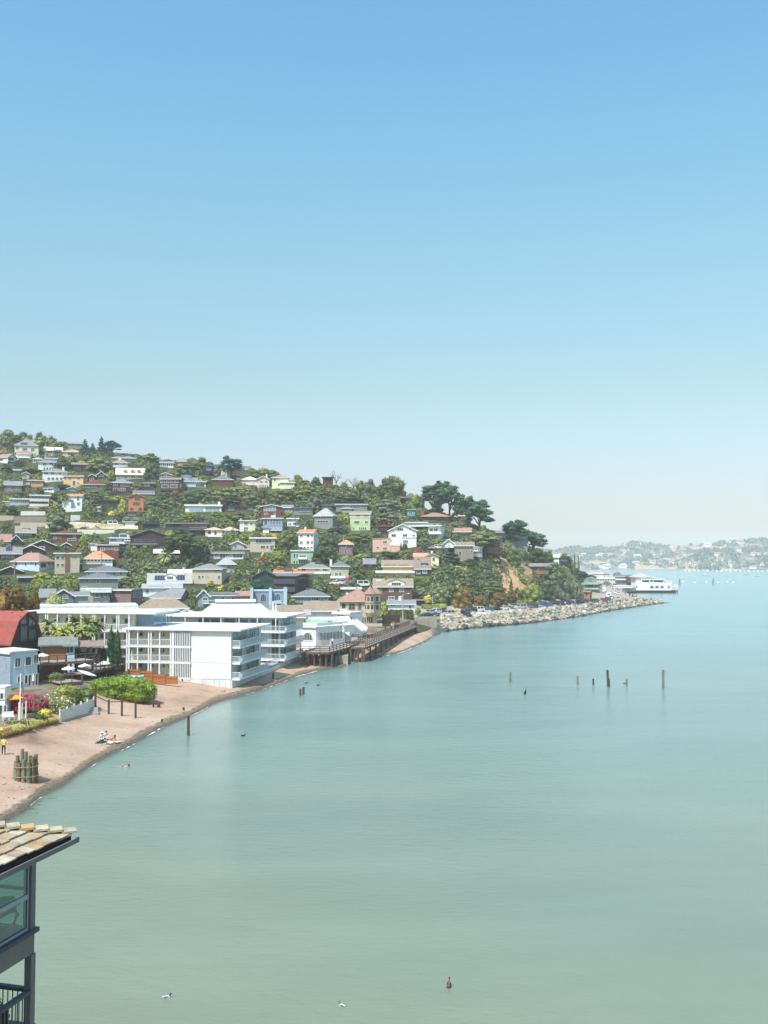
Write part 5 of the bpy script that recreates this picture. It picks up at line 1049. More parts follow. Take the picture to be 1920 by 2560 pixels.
PL = {
'A': '''70,65,175,200 oak greyish;230,100,185,230 oak dark;410,108,215,125 round dark;530,140,215,140 oak greyish;665,205,270,130 oak bright;65,155,330,105 palm palm;400,175,402,100 palm palm;560,190,385,115 palm palm;745,340,440,110 palm palm;655,750,925,130 palm palm;380,1098,1185,95 palm palm
880,200,362,190 pine cypb;1050,168,362,170 pine cypb;1160,195,362,140 cyp cypb;960,240,365,150 pine cypb;750,285,340,190 oak olive;1270,330,392,220 oak greyish;1560,330,405,230 oak oak;1420,345,400,160 oak dark;1030,360,525,290 oak olive;850,415,450,110 bush yel;660,390,525,200 oak dark;330,420,540,250 oak oak;200,400,480,120 oak dark;60,430,545,145 oak dark;30,300,385,125 round lime
180,520,685,240 oak oak;390,560,655,160 bush bright;0,600,700,90 round lime;640,330,398,100 round bright;755,525,580,150 bush bright;1160,510,625,100 round bright;1190,480,560,120 oak dark;1570,440,620,190 oak dark;640,625,705,230 oak dark;840,650,785,120 round olive;950,690,840,230 oak oak;1120,640,765,120 round oak;970,790,885,130 round dark;390,680,785,150 round oak;200,740,805,240 oak dark;580,740,850,200 oak dark
590,840,950,150 oak olive;430,890,970,110 round brown;385,905,960,80 round lime;130,860,985,120 round dark;25,870,945,80 round bright;620,930,1135,270 oak greyish;895,820,910,110 round olive;1000,860,995,220 oak oak;1090,750,778,110 bush lime;1120,775,832,150 bush bright;1230,775,832,170 bush lime;1268,805,985,100 round lime;1130,880,945,140 hedge dark;1030,980,1055,150 bush greyish;1220,950,1045,130 round oak;1090,1030,1078,105 bush lime;1160,940,985,100 bush yel;1310,990,1065,110 bush greyish;1410,985,1085,150 bush greyish;1440,890,1000,80 bush oak
1420,640,745,160 oak greyish;1290,660,720,140 cyp dark;1590,780,925,180 oak greyish;1550,900,1005,60 bush lime;50,1070,1185,130 oak dark;150,1100,1175,110 round bright;480,1140,1225,100 oak olive;830,1150,1245,120 round bright;905,1170,1260,110 round bright;985,1155,1225,110 bush greyish;750,1110,1165,150 bush bright;1450,1070,1135,60 pine oak;905,370,440,120 round oak;300,130,235,180 oak greyish;450,150,240,140 round oak;620,210,292,130 oak oak;150,130,212,150 oak dark;860,250,300,140 oak oak''',
'B': '''420,140,255,180 oak oak;290,195,335,330 oak oak;110,300,372,130 oak olive;90,195,228,150 oak dark;740,150,278,205 cyp cypb;600,240,272,110 round greyish;1080,270,402,330 oak oak;960,265,350,170 oak oak;1430,350,475,150 round bright;440,360,472,170 round bright;780,340,402,150 oak oak;1620,370,465,130 round dark;370,490,662,330 oak dark;160,510,645,140 round brown;60,520,620,120 oak dark;100,590,712,200 oak greyish;680,420,645,330 oak oak;840,400,562,300 oak olive
740,560,685,260 oak dark;950,540,685,240 oak oak;1060,490,655,140 round dark;1150,510,645,130 round bright;1300,480,645,300 oak oak;1540,450,625,300 oak oak;1620,530,722,180 oak greyish;640,580,662,110 round olive;850,650,702,140 bush brown;1030,650,785,130 oak olive;1320,700,803,130 round bright;1430,650,700,110 bush bright;330,735,853,210 oak bright;400,780,862,150 oak dark;590,730,812,170 round bright;570,810,890,150 round oak;810,720,875,320 oak oak;1040,780,935,120 oak greyish
650,840,922,100 palm palm;780,850,922,110 palm palm;900,935,1075,200 round bright;690,1010,1122,130 oak olive;1130,970,1012,170 hedge yel;1320,900,1165,240 round oak;1200,1140,1250,180 round bright;1080,1160,1215,80 round yel;1040,1205,1250,85 bush pink;100,930,1010,130 round lime;1510,470,600,200 oak dark;560,470,600,180 oak oak;500,200,332,150 oak oak;1200,325,420,150 oak dark;1500,400,482,150 oak oak;330,150,250,140 oak greyish''',
'C': '''170,110,265,150 bare greyt;350,180,285,170 bare greyt;250,190,270,90 bare greyt;60,230,335,150 round oak;170,250,335,130 round oak;30,280,405,160 oak oak;300,350,452,400 oak dark;520,170,292,170 oak greyish;760,138,385,330 round oak;700,150,380,300 oak dark;640,230,375,200 oak oak;530,280,402,200 round lime;430,260,342,100 round lime;790,300,405,230 oak oak;570,380,472,140 bush bright;700,390,535,320 oak greyish;1000,330,372,150 oak bright;1180,190,500,230 cyp cyp;1340,190,540,230 cyp cyp;1430,390,482,100 cyp cyp
970,420,512,100 oak olive;900,410,502,70 palm palm;1210,440,548,180 round dark;1040,490,572,90 round olive;710,520,655,300 oak greyish;860,570,642,150 round bright;1000,570,622,150 round oak;1260,620,705,170 oak oak;1420,630,705,200 oak olive;1410,760,812,150 bush bright;180,650,745,220 oak dark;200,560,642,120 round lime;40,730,803,150 oak oak;90,780,965,240 round dark;60,880,1085,260 round dark;400,730,885,350 oak oak;600,740,862,160 round dark;610,710,782,80 round lime;1080,710,805,140 round bright;1080,790,892,150 oak olive
880,860,922,70 round oak;1220,800,905,170 oak bright;1540,790,875,140 oak rust;700,930,1035,330 oak dark;430,960,1055,200 oak bright;380,1040,1225,200 round oak;270,980,1105,150 round olive;910,915,992,120 bush brown;1010,920,982,80 bush pink;1080,915,962,60 bush pink;1300,850,1065,170 bare greyish;1350,930,1055,200 oak dark;1560,970,1135,200 oak dark;1190,1070,1152,80 palm palm;520,1145,1203,100 bush bright;1060,1210,1245,150 hedge bright;290,1205,1250,60 bush pink;1290,1090,1205,200 bush bright;1400,1090,1155,140 palm palm;1520,1120,1250,200 bush oak;1150,1110,1180,90 bush olive;420,190,302,150 oak oak;250,215,302,120 oak oak;1020,350,402,150 oak oak;940,300,380,110 oak greyish''',
'D': '''85,120,505,150 cyp cyp;205,165,510,240 cyp cyp;570,365,532,205 cyp cyp;760,495,705,200 cyp cyp;255,520,812,300 cyp olive;240,460,512,110 round bright;320,485,517,130 bush oak;530,635,722,120 hedge bright;560,700,885,190 round oak;680,730,805,90 round lime;790,680,865,260 oak dark;930,715,785,90 round bright;1100,725,835,150 oak oak;1190,760,965,60 pine oak;1230,780,975,70 pine oak;1150,830,985,160 round bright;1230,900,1142,170 cyp dark;985,800,1182,150 cyp olive
1000,930,1205,200 round greyish;1070,900,1235,230 oak greyish;900,1000,1232,210 oak dark;650,980,1065,100 round bright;630,880,962,90 oak greyish;100,770,935,180 oak dark;240,830,935,150 oak dark;480,820,1085,110 bare rust;420,830,905,80 round dark;530,1020,1240,120 pine rust;60,900,1005,130 bush lime;280,930,1065,200 round oak;100,1010,1155,220 oak dark;330,1030,1185,300 round oak;60,1090,1250,180 round rust;400,1120,1245,180 oak rust;220,1190,1250,100 bush bright;1130,940,1150,150 round oak;440,700,800,110 round dark;1180,1010,1230,130 oak greyish''',
'Q': '''530,120,442,310 round rust;790,260,442,230 round rust;1040,180,425,260 oak rust;1210,30,402,140 pine rust;1500,70,405,340 round bright;1320,320,402,140 bush bright;940,60,265,400 oak oak;210,60,385,280 oak olive;590,390,452,190 bush lime;960,400,462,200 bush bright;1200,395,452,200 bush bright;80,400,442,200 hedge lime;240,385,432,130 hedge lime;430,450,505,120 bush yel;290,450,505,90 bush yel;60,240,335,100 bush yel;700,60,265,200 round dark;390,20,300,160 oak oak;850,250,420,120 round dark''',
'E': '''440,530,662,230 round lime;560,625,707,400 hedge bright;640,565,622,110 bush olive;710,540,617,110 round olive;600,305,337,120 bush bright;690,220,312,100 round dark;790,235,332,120 round rust;850,290,435,100 bare olive;870,140,285,140 round bright;330,170,232,130 bush bright;1190,405,472,80 round oak;1250,450,492,110 bush purple;1390,450,575,150 round oak;1560,430,555,200 oak olive;1500,240,352,110 round bright;1390,260,332,80 round bright;1570,310,362,70 bush purple;1290,575,662,170 oak olive;1430,580,662,170 round bright;1570,550,622,170 bush olive;250,190,250,120 bush olive;30,235,300,120 round brown''',
'G': '''440,62,492,300 cyp dark;560,180,485,280 oak dark;650,200,420,180 oak dark;270,300,492,210 palm palm;250,480,552,140 round brown;90,530,632,160 bush olive;910,180,302,150 oak olive;1100,120,242,200 round bright;1290,320,402,70 bush olive;1430,320,462,200 round bright;1250,380,442,90 bush pink;1330,430,492,80 bush purple;1420,440,492,80 bush purple;1450,470,512,120 bush bright;1040,455,562,100 round oak;730,615,692,90 round lime;1030,632,722,230 oak oak;960,540,672,100 round oak;1370,650,717,100 oak greyish;840,670,722,100 bush yel;580,910,982,90 bush oak;1580,810,872,90 round lime;680,380,452,150 oak greyish;300,100,250,150 round lime;120,240,300,60 round bright;150,440,560,150 oak olive''',
'I': '''480,152,432,280 round dark;430,270,492,270 round dark;340,625,722,90 hedge bright;470,660,742,110 round dark;590,650,742,120 round rust;740,620,692,200 bush greyish;800,430,582,170 round oak;700,590,642,80 bush pink;930,525,582,100 hedge bright;1070,835,1002,110 round lime;1250,935,1007,240 hedge oak;1430,905,987,80 round bright;1170,1040,1102,150 bush rust;1490,600,642,140 hedge bright;1460,700,802,170 round greyish;1530,770,852,120 bush yel;1560,880,932,170 hedge lime;1590,640,760,130 oak olive'''}
for t, s in PL.items():
    for it in s.replace('\n', ';').split(';'):
        v, typ, col = it.split(); v = [float(q) for q in v.split(',')]
        if v[3] > 5: plant(t, typ, col, *v)
# ---------------------------------------------------------------- white waterfront apartments
WH = surf('apartment_white', (.70, .70, .67), .7, .05, .4, .10); CRM = surf('gallery_cream', hexc('#e3dcc4', .85), .8, .06, .6)
WTR = surf('white_paint', (.72, .72, .70), .5, .04, 1); RFW = surf('white_roof', (.74, .75, .73), .8, .07, .35, bump=.01, bscale=4); BASEW = surf('stained_base', (.64, .65, .63), .8, .16, .5, .35)
TH = math.radians(10.5); cpt = at_y(577, 1723, 157.0)
FA = Frame(Vector((cpt.x, 157.0, 0)), -TH)
def blk(par, name, mat, *b, **k):
    mb = MB(); [mb.box(*q) for q in (b if isinstance(b[0], (tuple, list)) else [b])]; return mb.build(name, mat, par, **k)
def rail_run(par, a, b, z, h=.95, mat=None, gap=.2):
    """baluster railing from a to b (2d)"""
    mat = mat or WTR; a = Vector(a); b = Vector(b); L = (b - a).length; mb = MB(); n_ = int(L / gap)
    mb.bar((a.x, a.y, z + h), (b.x, b.y, z + h), .07, .07); mb.bar((a.x, a.y, z + .12), (b.x, b.y, z + .12), .05, .06)
    for k in range(n_ + 1): p_ = a.lerp(b, k / max(1, n_)); mb.bar((p_.x, p_.y, z + .15), (p_.x, p_.y, z + h - .04), .045, .045)
    mb.build('railing', mat, par)
apt = empty('apartment_building', FA.O, -TH, 'white three storey flat roofed apartment building standing on the beach', 'apartment building')
WL = -FA.front(316, 1690, 0)[0]; xs_ = FA.front(477, 1700, 0)[0]; xg = FA.front(430, 1700, 0)[0]; D1 = 15.5
FLR = [1.75, 4.2, 6.65]; RZ = 9.1
w = blk(apt, 'wall', WH, (xs_, 0, 1.7, 0, .3, RZ - .02), (-.35, .3, 1.7, -.05, D1, RZ - .02) , (xs_ - .2, D1 - .3, 1.7, -.35, D1, RZ - .02), (-WL, D1 - .3, 1.7, xs_ - .21, D1, RZ - .02))
blk(apt, 'wall_joint', BASEW, (xs_, -.03, 4.15, -.02, -.004, 4.2), (xs_, -.03, 1.62, .02, -.004, 1.74))
blk(apt, 'base_wall', BASEW, (-WL, -.25, -1.2, .3, D1 + 10.5, 1.55), (-3.6, D1 + 10.6, -1.2, .3, D1 + 23, 1.6))
blk(apt, 'roof', RFW, (-WL - .6, -.55, RZ, 1.7, D1 + .3, RZ + .26))
blk(apt, 'roof_patch', surf('roof_patch', hexc('#b9bab6', .8), .8, .2, 1), (-11, 6.5, RZ + .262, -8.2, 7.3, RZ + .275))
lampw = MB().ell((-9.5, -.12, 6.1), (.16, .12, .2), 8, 5).build('wall_lamp', T('lgrey'), apt)
RUST = surf('rust', hexc('#6b4030', .9), .9, .3, 3)
blk(apt, 'drain_pipe', RUST, (-7.9, -.36, -.5, -7.74, -.26, 1.6))
# gallery: floor slabs, posts, back wall, doors, windows
bays = [-WL, -WL + 3.9, -WL + 4.9, -WL + 9.0, xg - 4.2, xg - .2] ; bays = [-WL + .1 + (xg - .3 + WL) * k / 4 for k in range(5)]
for fz in FLR: blk(apt, 'floor_slab', WTR, (-WL - .1, -.3, fz - .28, xs_ - .01, 1.6, fz))
blk(apt, 'gallery_wall', CRM, (-WL, 1.7, 1.75, xg - .3, 1.9, RZ - .05)); blk(apt, 'stair_back_wall', CRM, (xg - .29, 3.2, 1.75, xs_, 3.4, RZ - .05))
for k, bx in enumerate(bays):
    for dx in ((0, .42) if k % 2 == 0 else (0,)): blk(apt, 'post', WTR, (bx + dx - .1, -.28, .0, bx + dx + .1, -.08, RZ - .01))
    if k < 4:
        for fz in FLR:
            if fz > 2: rail_run(apt, (bx + .15, -.18), (bays[k + 1] - .12, -.18), fz, 1.0, gap=.24)
            window(apt, (bx + .7, fz + 1.35), (bx + 1.9, fz + 1.95), 2, 'f', 1.7, T('lgrey'), GL, 'p')
            blk(apt, 'door', T('vlgrey'), (bx + 2.6, 1.64, fz + .01, bx + 3.45, 1.69, fz + 2.05))
blk(apt, 'gallery_parapet', WTR, (-WL, -.3, 1.0, xg - .3, -.18, 1.74))
for k in range(11):
    x_ = lerp(xg + .05, xs_ - .15, k / 10); blk(apt, 'stair_slat', WTR, (x_ - .05, -.28, 1.76, x_ + .06, -.02, RZ - .01))
for fz in (1.76, 4.2, 6.65):   # stair flights behind the slats
    sm = MB(); z1 = fz + 2.42 if fz < 8 else RZ
    if fz < 6: [sm.box(lerp(xg + .2, xs_ - .3, q / 9), .5, fz + 2.4 * q / 9, lerp(xg + .2, xs_ - .3, (q + 1) / 9), 1.5, fz + 2.4 * q / 9 + .08) for q in range(9)]; sm.build('stair', WTR, apt)
# glazed flank over the bay
def flank(y0, y1, fl, rz, hang=1.35):
    for fz in fl:
        blk(apt, 'balcony', WTR, (-.04, y0 - .05, fz - .3, hang, y1 + .6, fz))
        rail_run(apt, (hang - .06, y0), (hang - .06, y1 + .5), fz, .95, gap=.22); rail_run(apt, (.05, y0), (hang - .1, y0), fz, .95, gap=.16)
        top = (rz if fz == fl[-1] else fz + 2.45) - .32; n_ = 6; L = (y1 - y0 - .6) / n_
        for q in range(n_): window(apt, (y0 + .3 + q * L + .05, fz + .08), (y0 + .3 + (q + 1) * L - .05, top), 1 if q % 2 else 2, 'r', -.05, T('lgrey'), GLB if q in (0, 5) else (GL if (q + int(fz)) % 3 else GLC), 'p')
flank(.35, D1 - 1.0, FLR, RZ)
# second block
Y2 = 26.4; x2 = FA.front(420, 1560, Y2)[0]; R2 = 9.75; F2 = [2.3, 4.85, 7.3]
blk(apt, 'wall', WH, (x2, Y2 + 1.2, 1.0, -3.4, Y2 + 1.5, R2 - .02), (-3.38, Y2 + .4, 1.0, -.06, Y2 + 11.5, R2 - .02), (x2, Y2 + 11.2, 1, -3.4, Y2 + 11.5, R2 - .02))
blk(apt, 'roof', RFW, (x2 - .5, Y2 - 1.2, R2, 1.7, Y2 + 12, R2 + .28))
for fz in F2:
    blk(apt, 'balcony', WTR, (-9, Y2 - 1.2, fz - .3, 1.35, Y2 + .38, fz)); rail_run(apt, (-8.9, Y2 - 1.15), (1.3, Y2 - 1.15), fz, .95, gap=.24)
    blk(apt, 'balcony', WTR, (.0, Y2 + .39, fz - .3, 1.35, Y2 + 11.5, fz)); rail_run(apt, (1.3, Y2 - 1.1), (1.3, Y2 + 11.4), fz, .95, gap=.24)
    for q in range(2): window(apt, (-3.3 + q * 1.62, fz + .06), (-3.3 + q * 1.62 + 1.5, fz + 2.1), 2, 'f', Y2 + .4, T('lgrey'), GL if q else GLC, 'p')
    for q in range(5): window(apt, (Y2 + .6 + q * 2.15, fz + .06), (Y2 + .6 + q * 2.15 + 2.0, fz + 2.15), 2, 'r', -.06, T('lgrey'), GLB if q % 2 == 0 else GL, 'p')
    for q in range(5): window(apt, (-16 + q * 2.5, fz + .5), (-16 + q * 2.5 + 2.3, fz + 2.1), 1, 'f', Y2 + 1.2, T('lgrey'), GLB, 'p')
n_ = 7
for q in range(n_): blk(apt, 'post', WTR, (lerp(x2 + .3, -.4, q / (n_ - 1)) - .08, Y2 - 1.1, 7.3, lerp(x2 + .3, -.4, q / (n_ - 1)) + .08, Y2 - .94, R2 - .01))
blk(apt, 'terrace', T('lgrey'), (-6, D1 + .1, 1.4, .3, Y2 - 1.3, 1.7)); rail_run(apt, (.2, D1 + 1.7), (.2, Y2 - 1.4), 1.7, .9, T('lblue'), .4)
# north-west gallery wing
f3 = -3.2; XL3, XR3 = FA.front(92, 1690, 3.5)[0], FA.front(330, 1690, 3.5)[0]
mw = empty('gallery_wing', FA.O + FA.ey * 3.5, -TH, 'long white gallery wing with flat roof behind the yellow palms', 'apartment building'); Rz3 = 11.45
blk(mw, 'roof', RFW, (XL3 - 2, -1.6, Rz3, XR3 + 4.5, 9, Rz3 + .3)); blk(mw, 'wall', CRM, (XL3, .3, 1, XR3 + .2, 8.5, Rz3 - .02))
blk(mw, 'glazed_end', GLB, (XR3 + .25, 1, 8.8, XR3 + 3.2, 6, Rz3 - .05))
for fz in (3.75, 6.25, 8.8): blk(mw, 'floor_slab', WTR, (XL3, -1.5, fz - .28, XR3 + .3, .28, fz))
nb_ = 8
for k in range(nb_ + 1):
    bx = lerp(XL3 + .1, XR3, k / nb_); 
    for dx in ((0, .35) if k % 2 else (0,)): blk(mw, 'post', WTR, (bx + dx - .09, -1.45, 1, bx + dx + .09, -1.27, Rz3 - .01))
    if k < nb_:
        nx = lerp(XL3 + .1, XR3, (k + 1) / nb_)
        for fz in (3.75, 6.25, 8.8):
            rail_run(mw, (bx + .1, -1.36), (nx - .1, -1.36), fz, .95, gap=.24)
            window(mw, (bx + .5, fz + 1.1), (bx + 1.6, fz + 1.9), 2, 'f', .3, T('lgrey'), GL, 'p')
            blk(mw, 'door', T('vlgrey'), (bx + 1.9, .24, fz + .01, min(nx - .2, bx + 2.7), .29, fz + 2.0))
h('K', 'white flat roofed upper wing behind the gallery wing', (370, 170, 1330, 260), ('flat', 140), 'white', 'white', dist=188, D=9, win='r660,176,1050,190,3;r1120,178,1300,192,3', o=1.2)
tf = empty('terrace_fence', at_y(362, 1570, 172), 0, 'dark posted glass fence round the roof terrace above the galleries', 'fence'); tf.location.z = 9.1
O_ = tf.location
for k in range(8):
    P = Vector((k * .55, k * .42, 0)); blk(tf, 'post', W('darkbrown'), (P.x - .05, P.y - .05, 0, P.x + .05, P.y + .05, 1.5))
    if k < 7: pm = MB(); pm.bar((P.x + .05, P.y + .04, .75), (P.x + .5, P.y + .38, .75), .02, 1.1); pm.build('pane', GLB, tf)
blk(tf, 'deck_edge', W('brown'), (-.3, -.3, -.35, 4.3, 3.3, 0))

# ---------------------------------------------------------------- houses at the left front
h('K', 'red roofed barn house with curtained gable windows', (-250, 535, 132, 560), ('gam', 190), 'darkbrown', 'red', sx=440, dist=146, deep=4, ratio=.9, trim='darkwood', o=.35,
  swin='205,345,285,512,1;292,200,375,372,2;292,385,375,512,1;210,250,280,335,1')
h('K', 'pale blue two storey beach house with grey clapboard flank', (-120, 622, 132, 985), ('flat', 610), 'lblue', 'offwhite', sx=410, dist=134, deep=1.5, o=.15, ratio=.7,
  swin='150,682,214,782,2;256,668,326,765,1;345,648,398,742,2;178,872,226,940,2;252,862,284,950,1;292,856,320,974,1;330,846,360,972,1;366,842,392,968,1', trim='offwhite')
bh = [o for o in bpy.data.objects if o.get('label', '').startswith('pale blue two storey beach')][0]
wdt = max(v.co.x for v in bh.children[0].data.vertices); ztop = max(v.co.z for v in bh.children[0].data.vertices)
CLAP = surf('clapboard', hexc('#a9b4c4', .8), .8, .22, 2.5, .2)
for k in range(24):   # clapboards one by one
    z0 = -1.2 + k * .235
    if z0 + .2 < ztop - .25: mb = MB(); mb.prism([(-.05, z0), (-.02, z0 + .23), (-.006, z0 + .23), (-.006, z0)], 'x', .01, wdt - .1); mb.build('board', CLAP, bh)
h('S', 'white stucco beach house at the left edge', (-420, 10, 162, 560), ('flat', -6), 'white', 'white', sx=292, dist=114, deep=1.2, o=.05, ratio=.6, win='-60,95,82,230,2;75,350,150,555,1;-20,350,62,555,1', trim='white')
h('K', 'low house with brown board wall and grey green roof', (428, 545, 686, 720), ('gs', 462), 'wood', 'greygreen', dist=148, deep=3, D=6, trim='darkwood', vol=[dict(box=(687, 552, 772, 705), roof=('gs', 468), f=-.3, D=5, W='lblue', rc='greygreen', down=1), dict(box=(774, 562, 1045, 740), roof=('gs', 500), f=.6, D=6, W='darkbrown', rc='taupe', down=1)],
  win='692,556,720,625,2;726,556,758,622,2;835,568,898,620,3;925,570,955,625,1;985,580,1012,640,1')
h('K', 'pinkish brown hip roofed house behind the brown board house', (480, 480, 850, 520), ('hip', 428), 'darkbrown', 'pinkbrown', dist=158, D=7)
DK = surf('deck_wood', hexc('#6d5a50', .85), .85, .25, 2.5); DKL = surf('deck_boards', hexc('#a3968a', .85), .85, .2, 3)
def deck(label, t, x0, x1, yf, dist, depth, h_rail=1.0, slope=0, legs=True, cat='deck'):
    a = at_y(*tp(t, x0, yf), dist); b = at_y(*tp(t, x1, yf), dist + slope); z = a.z
    ro = empty('deck', (a.x, a.y, z), math.atan2(b.y - a.y, b.x - a.x), label, cat); L = math.hypot(b.x - a.x, b.y - a.y)
    blk(ro, 'platform', DKL, (0, 0, -.14, L, depth, 0)); blk(ro, 'fascia', DK, (-.05, -.06, -.32, L + .05, -.005, .02))
    n_ = max(2, int(L / 1.3)); mb = MB(); mb.box(0, .0, h_rail - .08, L, .1, h_rail); mb.box(0, .03, .45, L, .07, .5); mb.build('handrail', DK, ro)
    for k in range(n_ + 1): blk(ro, 'post', DK, (lerp(0, L - .1, k / n_), -.005 + .01, .0, lerp(0, L - .1, k / n_) + .1, .1, h_rail - .081))
    if legs:
        for k in range(max(2, int(L / 2.5)) + 1):
            u = k / max(2, int(L / 2.5)); q = Vector((lerp(.1, L - .3, u), .2, 0)); zg = tz(ro.location.x + q.x, ro.location.y) - z - .5
            if zg < -.3: [blk(ro, 'pile', DK, b_) for b_ in ((q.x, .15, zg, q.x + .2, .35, -.141), (q.x, depth - .5, zg, q.x + .2, depth - .3, -.141))]
    return ro
deck('brown railed upper deck beside the pale blue beach house', 'K', 415, 685, 745, 140, 4, slope=3)
deck('brown railed deck with white loungers under the dark cottage', 'K', 688, 985, 725, 143, 3.5, slope=3)
deck('brown railed lower deck left of the big round hedge', 'K', 632, 860, 945, 136, 4, slope=2)
deck('dark railed walkway ramp above the big round hedge', 'K', 862, 1290, 850, 142, 3, slope=14)
def wallbox(name, label, cat, t, x0, x1, yt, yb, dist, thick, mat, slope=0, rz=0):
    a = at_y(*tp(t, x0, yb), dist); b = at_y(*tp(t, x1, yb), dist + slope); zt = at_y(*tp(t, x0, yt), dist).z
    L = math.hypot(b.x - a.x, b.y - a.y); mb = MB(); mb.box(0, 0, -.8, L, thick, zt - a.z); o = mb.build(name, mat, None, label=label, cat=cat); o.location = a; o.rotation_euler = (0, 0, math.atan2(b.y - a.y, b.x - a.x)); return o
wallbox('retaining_wall', 'dark shingled wall under the upper deck', 'wall', 'K', 415, 690, 770, 920, 141.5, .3, W('brown'), 3)
wallbox('shed_wall', 'dark boarded wall behind the white garden umbrellas', 'wall', 'K', 690, 1300, 735, 850, 150, .3, W('darkbrown'), 8)
# fence of new cedar boards, stepped, one board at a time
CED = surf('cedar', hexc('#b5703f', .85), .75, .25, 4)
cf = empty('board_fence', at_y(*tp('K', 1322, 910), 153), math.radians(-4), 'stepped orange cedar board fence before the white apartments', 'fence'); zb_ = cf.location.z
segs = [(1322, 1455, 800, 910), (1455, 1585, 818, 915), (1585, 1720, 850, 925), (1720, 1850, 870, 930)]
Lx = lambda X_: (tp('K', X_, 0)[0] - tp('K', 1322, 0)[0]) / F * 153
for (a, b, yt, yb) in segs:
    x0, x1 = Lx(a), Lx(b); z1 = at_y(*tp('K', a, yt), 153).z - zb_; n_ = int((x1 - x0) / .2)
    for k in range(n_): xx = lerp(x0, x1, k / n_); blk(cf, 'board', CED, (xx + .008, 0, -.6, xx + (x1 - x0) / n_ - .008, .03 + .008 * (k % 3), z1 - .02 * (k % 2)))
    blk(cf, 'rail', CED, (x0, -.07, z1 * .45, x1, -.005, z1 * .45 + .1), (x0, -.06, z1 - .32, x1, -.005, z1 - .22)); blk(cf, 'post', CED, (x1 - .12, -.14, -.6, x1, -.071, z1 + .03))
# kayaks and boards
def hull(name, label, loc, L, Wd, H, rz, mat, mat2, cat, tilt=0):
    mb = MB(); n_ = 12
    for k in range(n_ + 1):
        t = k / n_ * 2 - 1; w_ = Wd / 2 * (1 - abs(t) ** 2.4) + .01; z = H * (.25 + .25 * t * t)
        mb.v += [(t * L / 2, -w_, z + H * .3), (t * L / 2, -w_ * .6, z * .3), (t * L / 2, w_ * .6, z * .3), (t * L / 2, w_, z + H * .3), (t * L / 2, 0, z + H * .55)]
    for k in range(n_):
        for q in range(5): a = k * 5 + q; b = k * 5 + (q + 1) % 5; mb.f.append((a, b, b + 5, a + 5)); mb.m.append(1 if q in (3, 4) and 3 < k < 8 else 0)
    o = mb.build(name, [mat, mat2], None, label=label, cat=cat, smooth=True); o.location = loc; o.rotation_euler = (tilt, 0, rz); return o
hull('kayak', 'turquoise kayak leaning beside the cedar board fence', at_y(*tp('K', 1405, 893), 151), 2.6, .75, .5, -.2, T('turq'), T('lblue'), 'kayak')
hull('surfboard', 'pale green surfboard resting on the deck rail', at_y(*tp('K', 900, 848), 140.5), 2.9, .55, .25, -.2, surf('mintboard', hexc('#c9e5d6', .85), .4), T('white'), 'surfboard', .6).rotation_euler = (.7, .28, -.1)
p_ = gmust(*tp('S', 30, 950)); hull('kayak', 'red and yellow kayak lying on the lawn at the left edge', p_ + Vector((-.3, 0, .1)), 2.6, .8, .55, .25, T('red'), surf('kyellow', hexc('#e8b850', .85), .5), 'kayak')
hull('paddle_board', 'pink board on the sand by the apartment base', gmust(*tp('L', 268, 935)) + Vector((0, 0, .05)), 1.8, .5, .2, -.6, T('salmon'), T('white'), 'board')
def parasol(label, t, x, yt, yb, dist, mat, w_=.95, shut=False):
    P = at_y(*tp(t, x, yb), dist); H = at_y(*tp(t, x, yt), dist).z - P.z; ro = empty('parasol', P, 0, label, 'parasol')
    MB().tube([(0, 0, 0), (0, 0, H)], [.03, .03], 6).build('pole', T('lgrey'), ro); mb = MB(); K = 8
    if shut: mb.tube([(0, 0, H * .35), (0, 0, H * .75), (0, 0, H)], [.2, .13, .02], 8)
    else:
        r = w_; rim = [(math.cos(2 * math.pi * k / K) * r, math.sin(2 * math.pi * k / K) * r, H - .35) for k in range(K)]
        mb.add([(0, 0, H)] + rim + [(x_, y_, z - .12) for x_, y_, z in rim], [(0, 1 + k, 1 + (k + 1) % K) for k in range(K)] + [(1 + k, 9 + k, 9 + (k + 1) % K, 1 + (k + 1) % K) for k in range(K)])
    mb.build('canopy', mat, ro); return ro
for i, (x, yt, yb, ds, lab) in enumerate([(708, 768, 800, 142, 'white parasol lowest and leftmost below the brown railed deck'), (877, 740, 800, 144, 'white parasol nearest the pale surfboard'), (963, 730, 790, 147, 'white parasol between the other garden parasols'), (1078, 715, 775, 149, 'small white parasol next to the furled parasol')]):
    parasol(lab, 'K', x, yt, yb, ds, T('white'))
parasol('furled cream parasol by the column cypresses', 'K', 1118, 672, 780, 149, T('cream'), shut=True)
parasol('furled beige parasol at the pale blue beach house doors', 'K', 345, 845, 965, 132.5, T('cream'), shut=True)
parasol('orange parasol beside the white beach house', 'S', 262, 130, 300, 116, surf('orange_cloth', hexc('#e9a23e', .9), .8), 1.5)
parasol('white parasol on the upper deck by the pale blue beach house', 'K', 437, 632, 720, 141, T('white'), .9)
def plantd(*a, **k): return plant(*a, **k)
for (x, yt, yb, w_, ds, lab) in [(1150, 372, 745, 88, 152, 'taller left one of two dark column cypresses'), (1215, 392, 745, 86, 151.5, 'right one of two dark column cypresses'), (1075, 570, 720, 66, 152, 'short dark column cypress left of the tall pair')]:
    plant('K', 'col', 'cyp', x, yt, yb, w_, dist=ds, lab=lab, cat='tree')
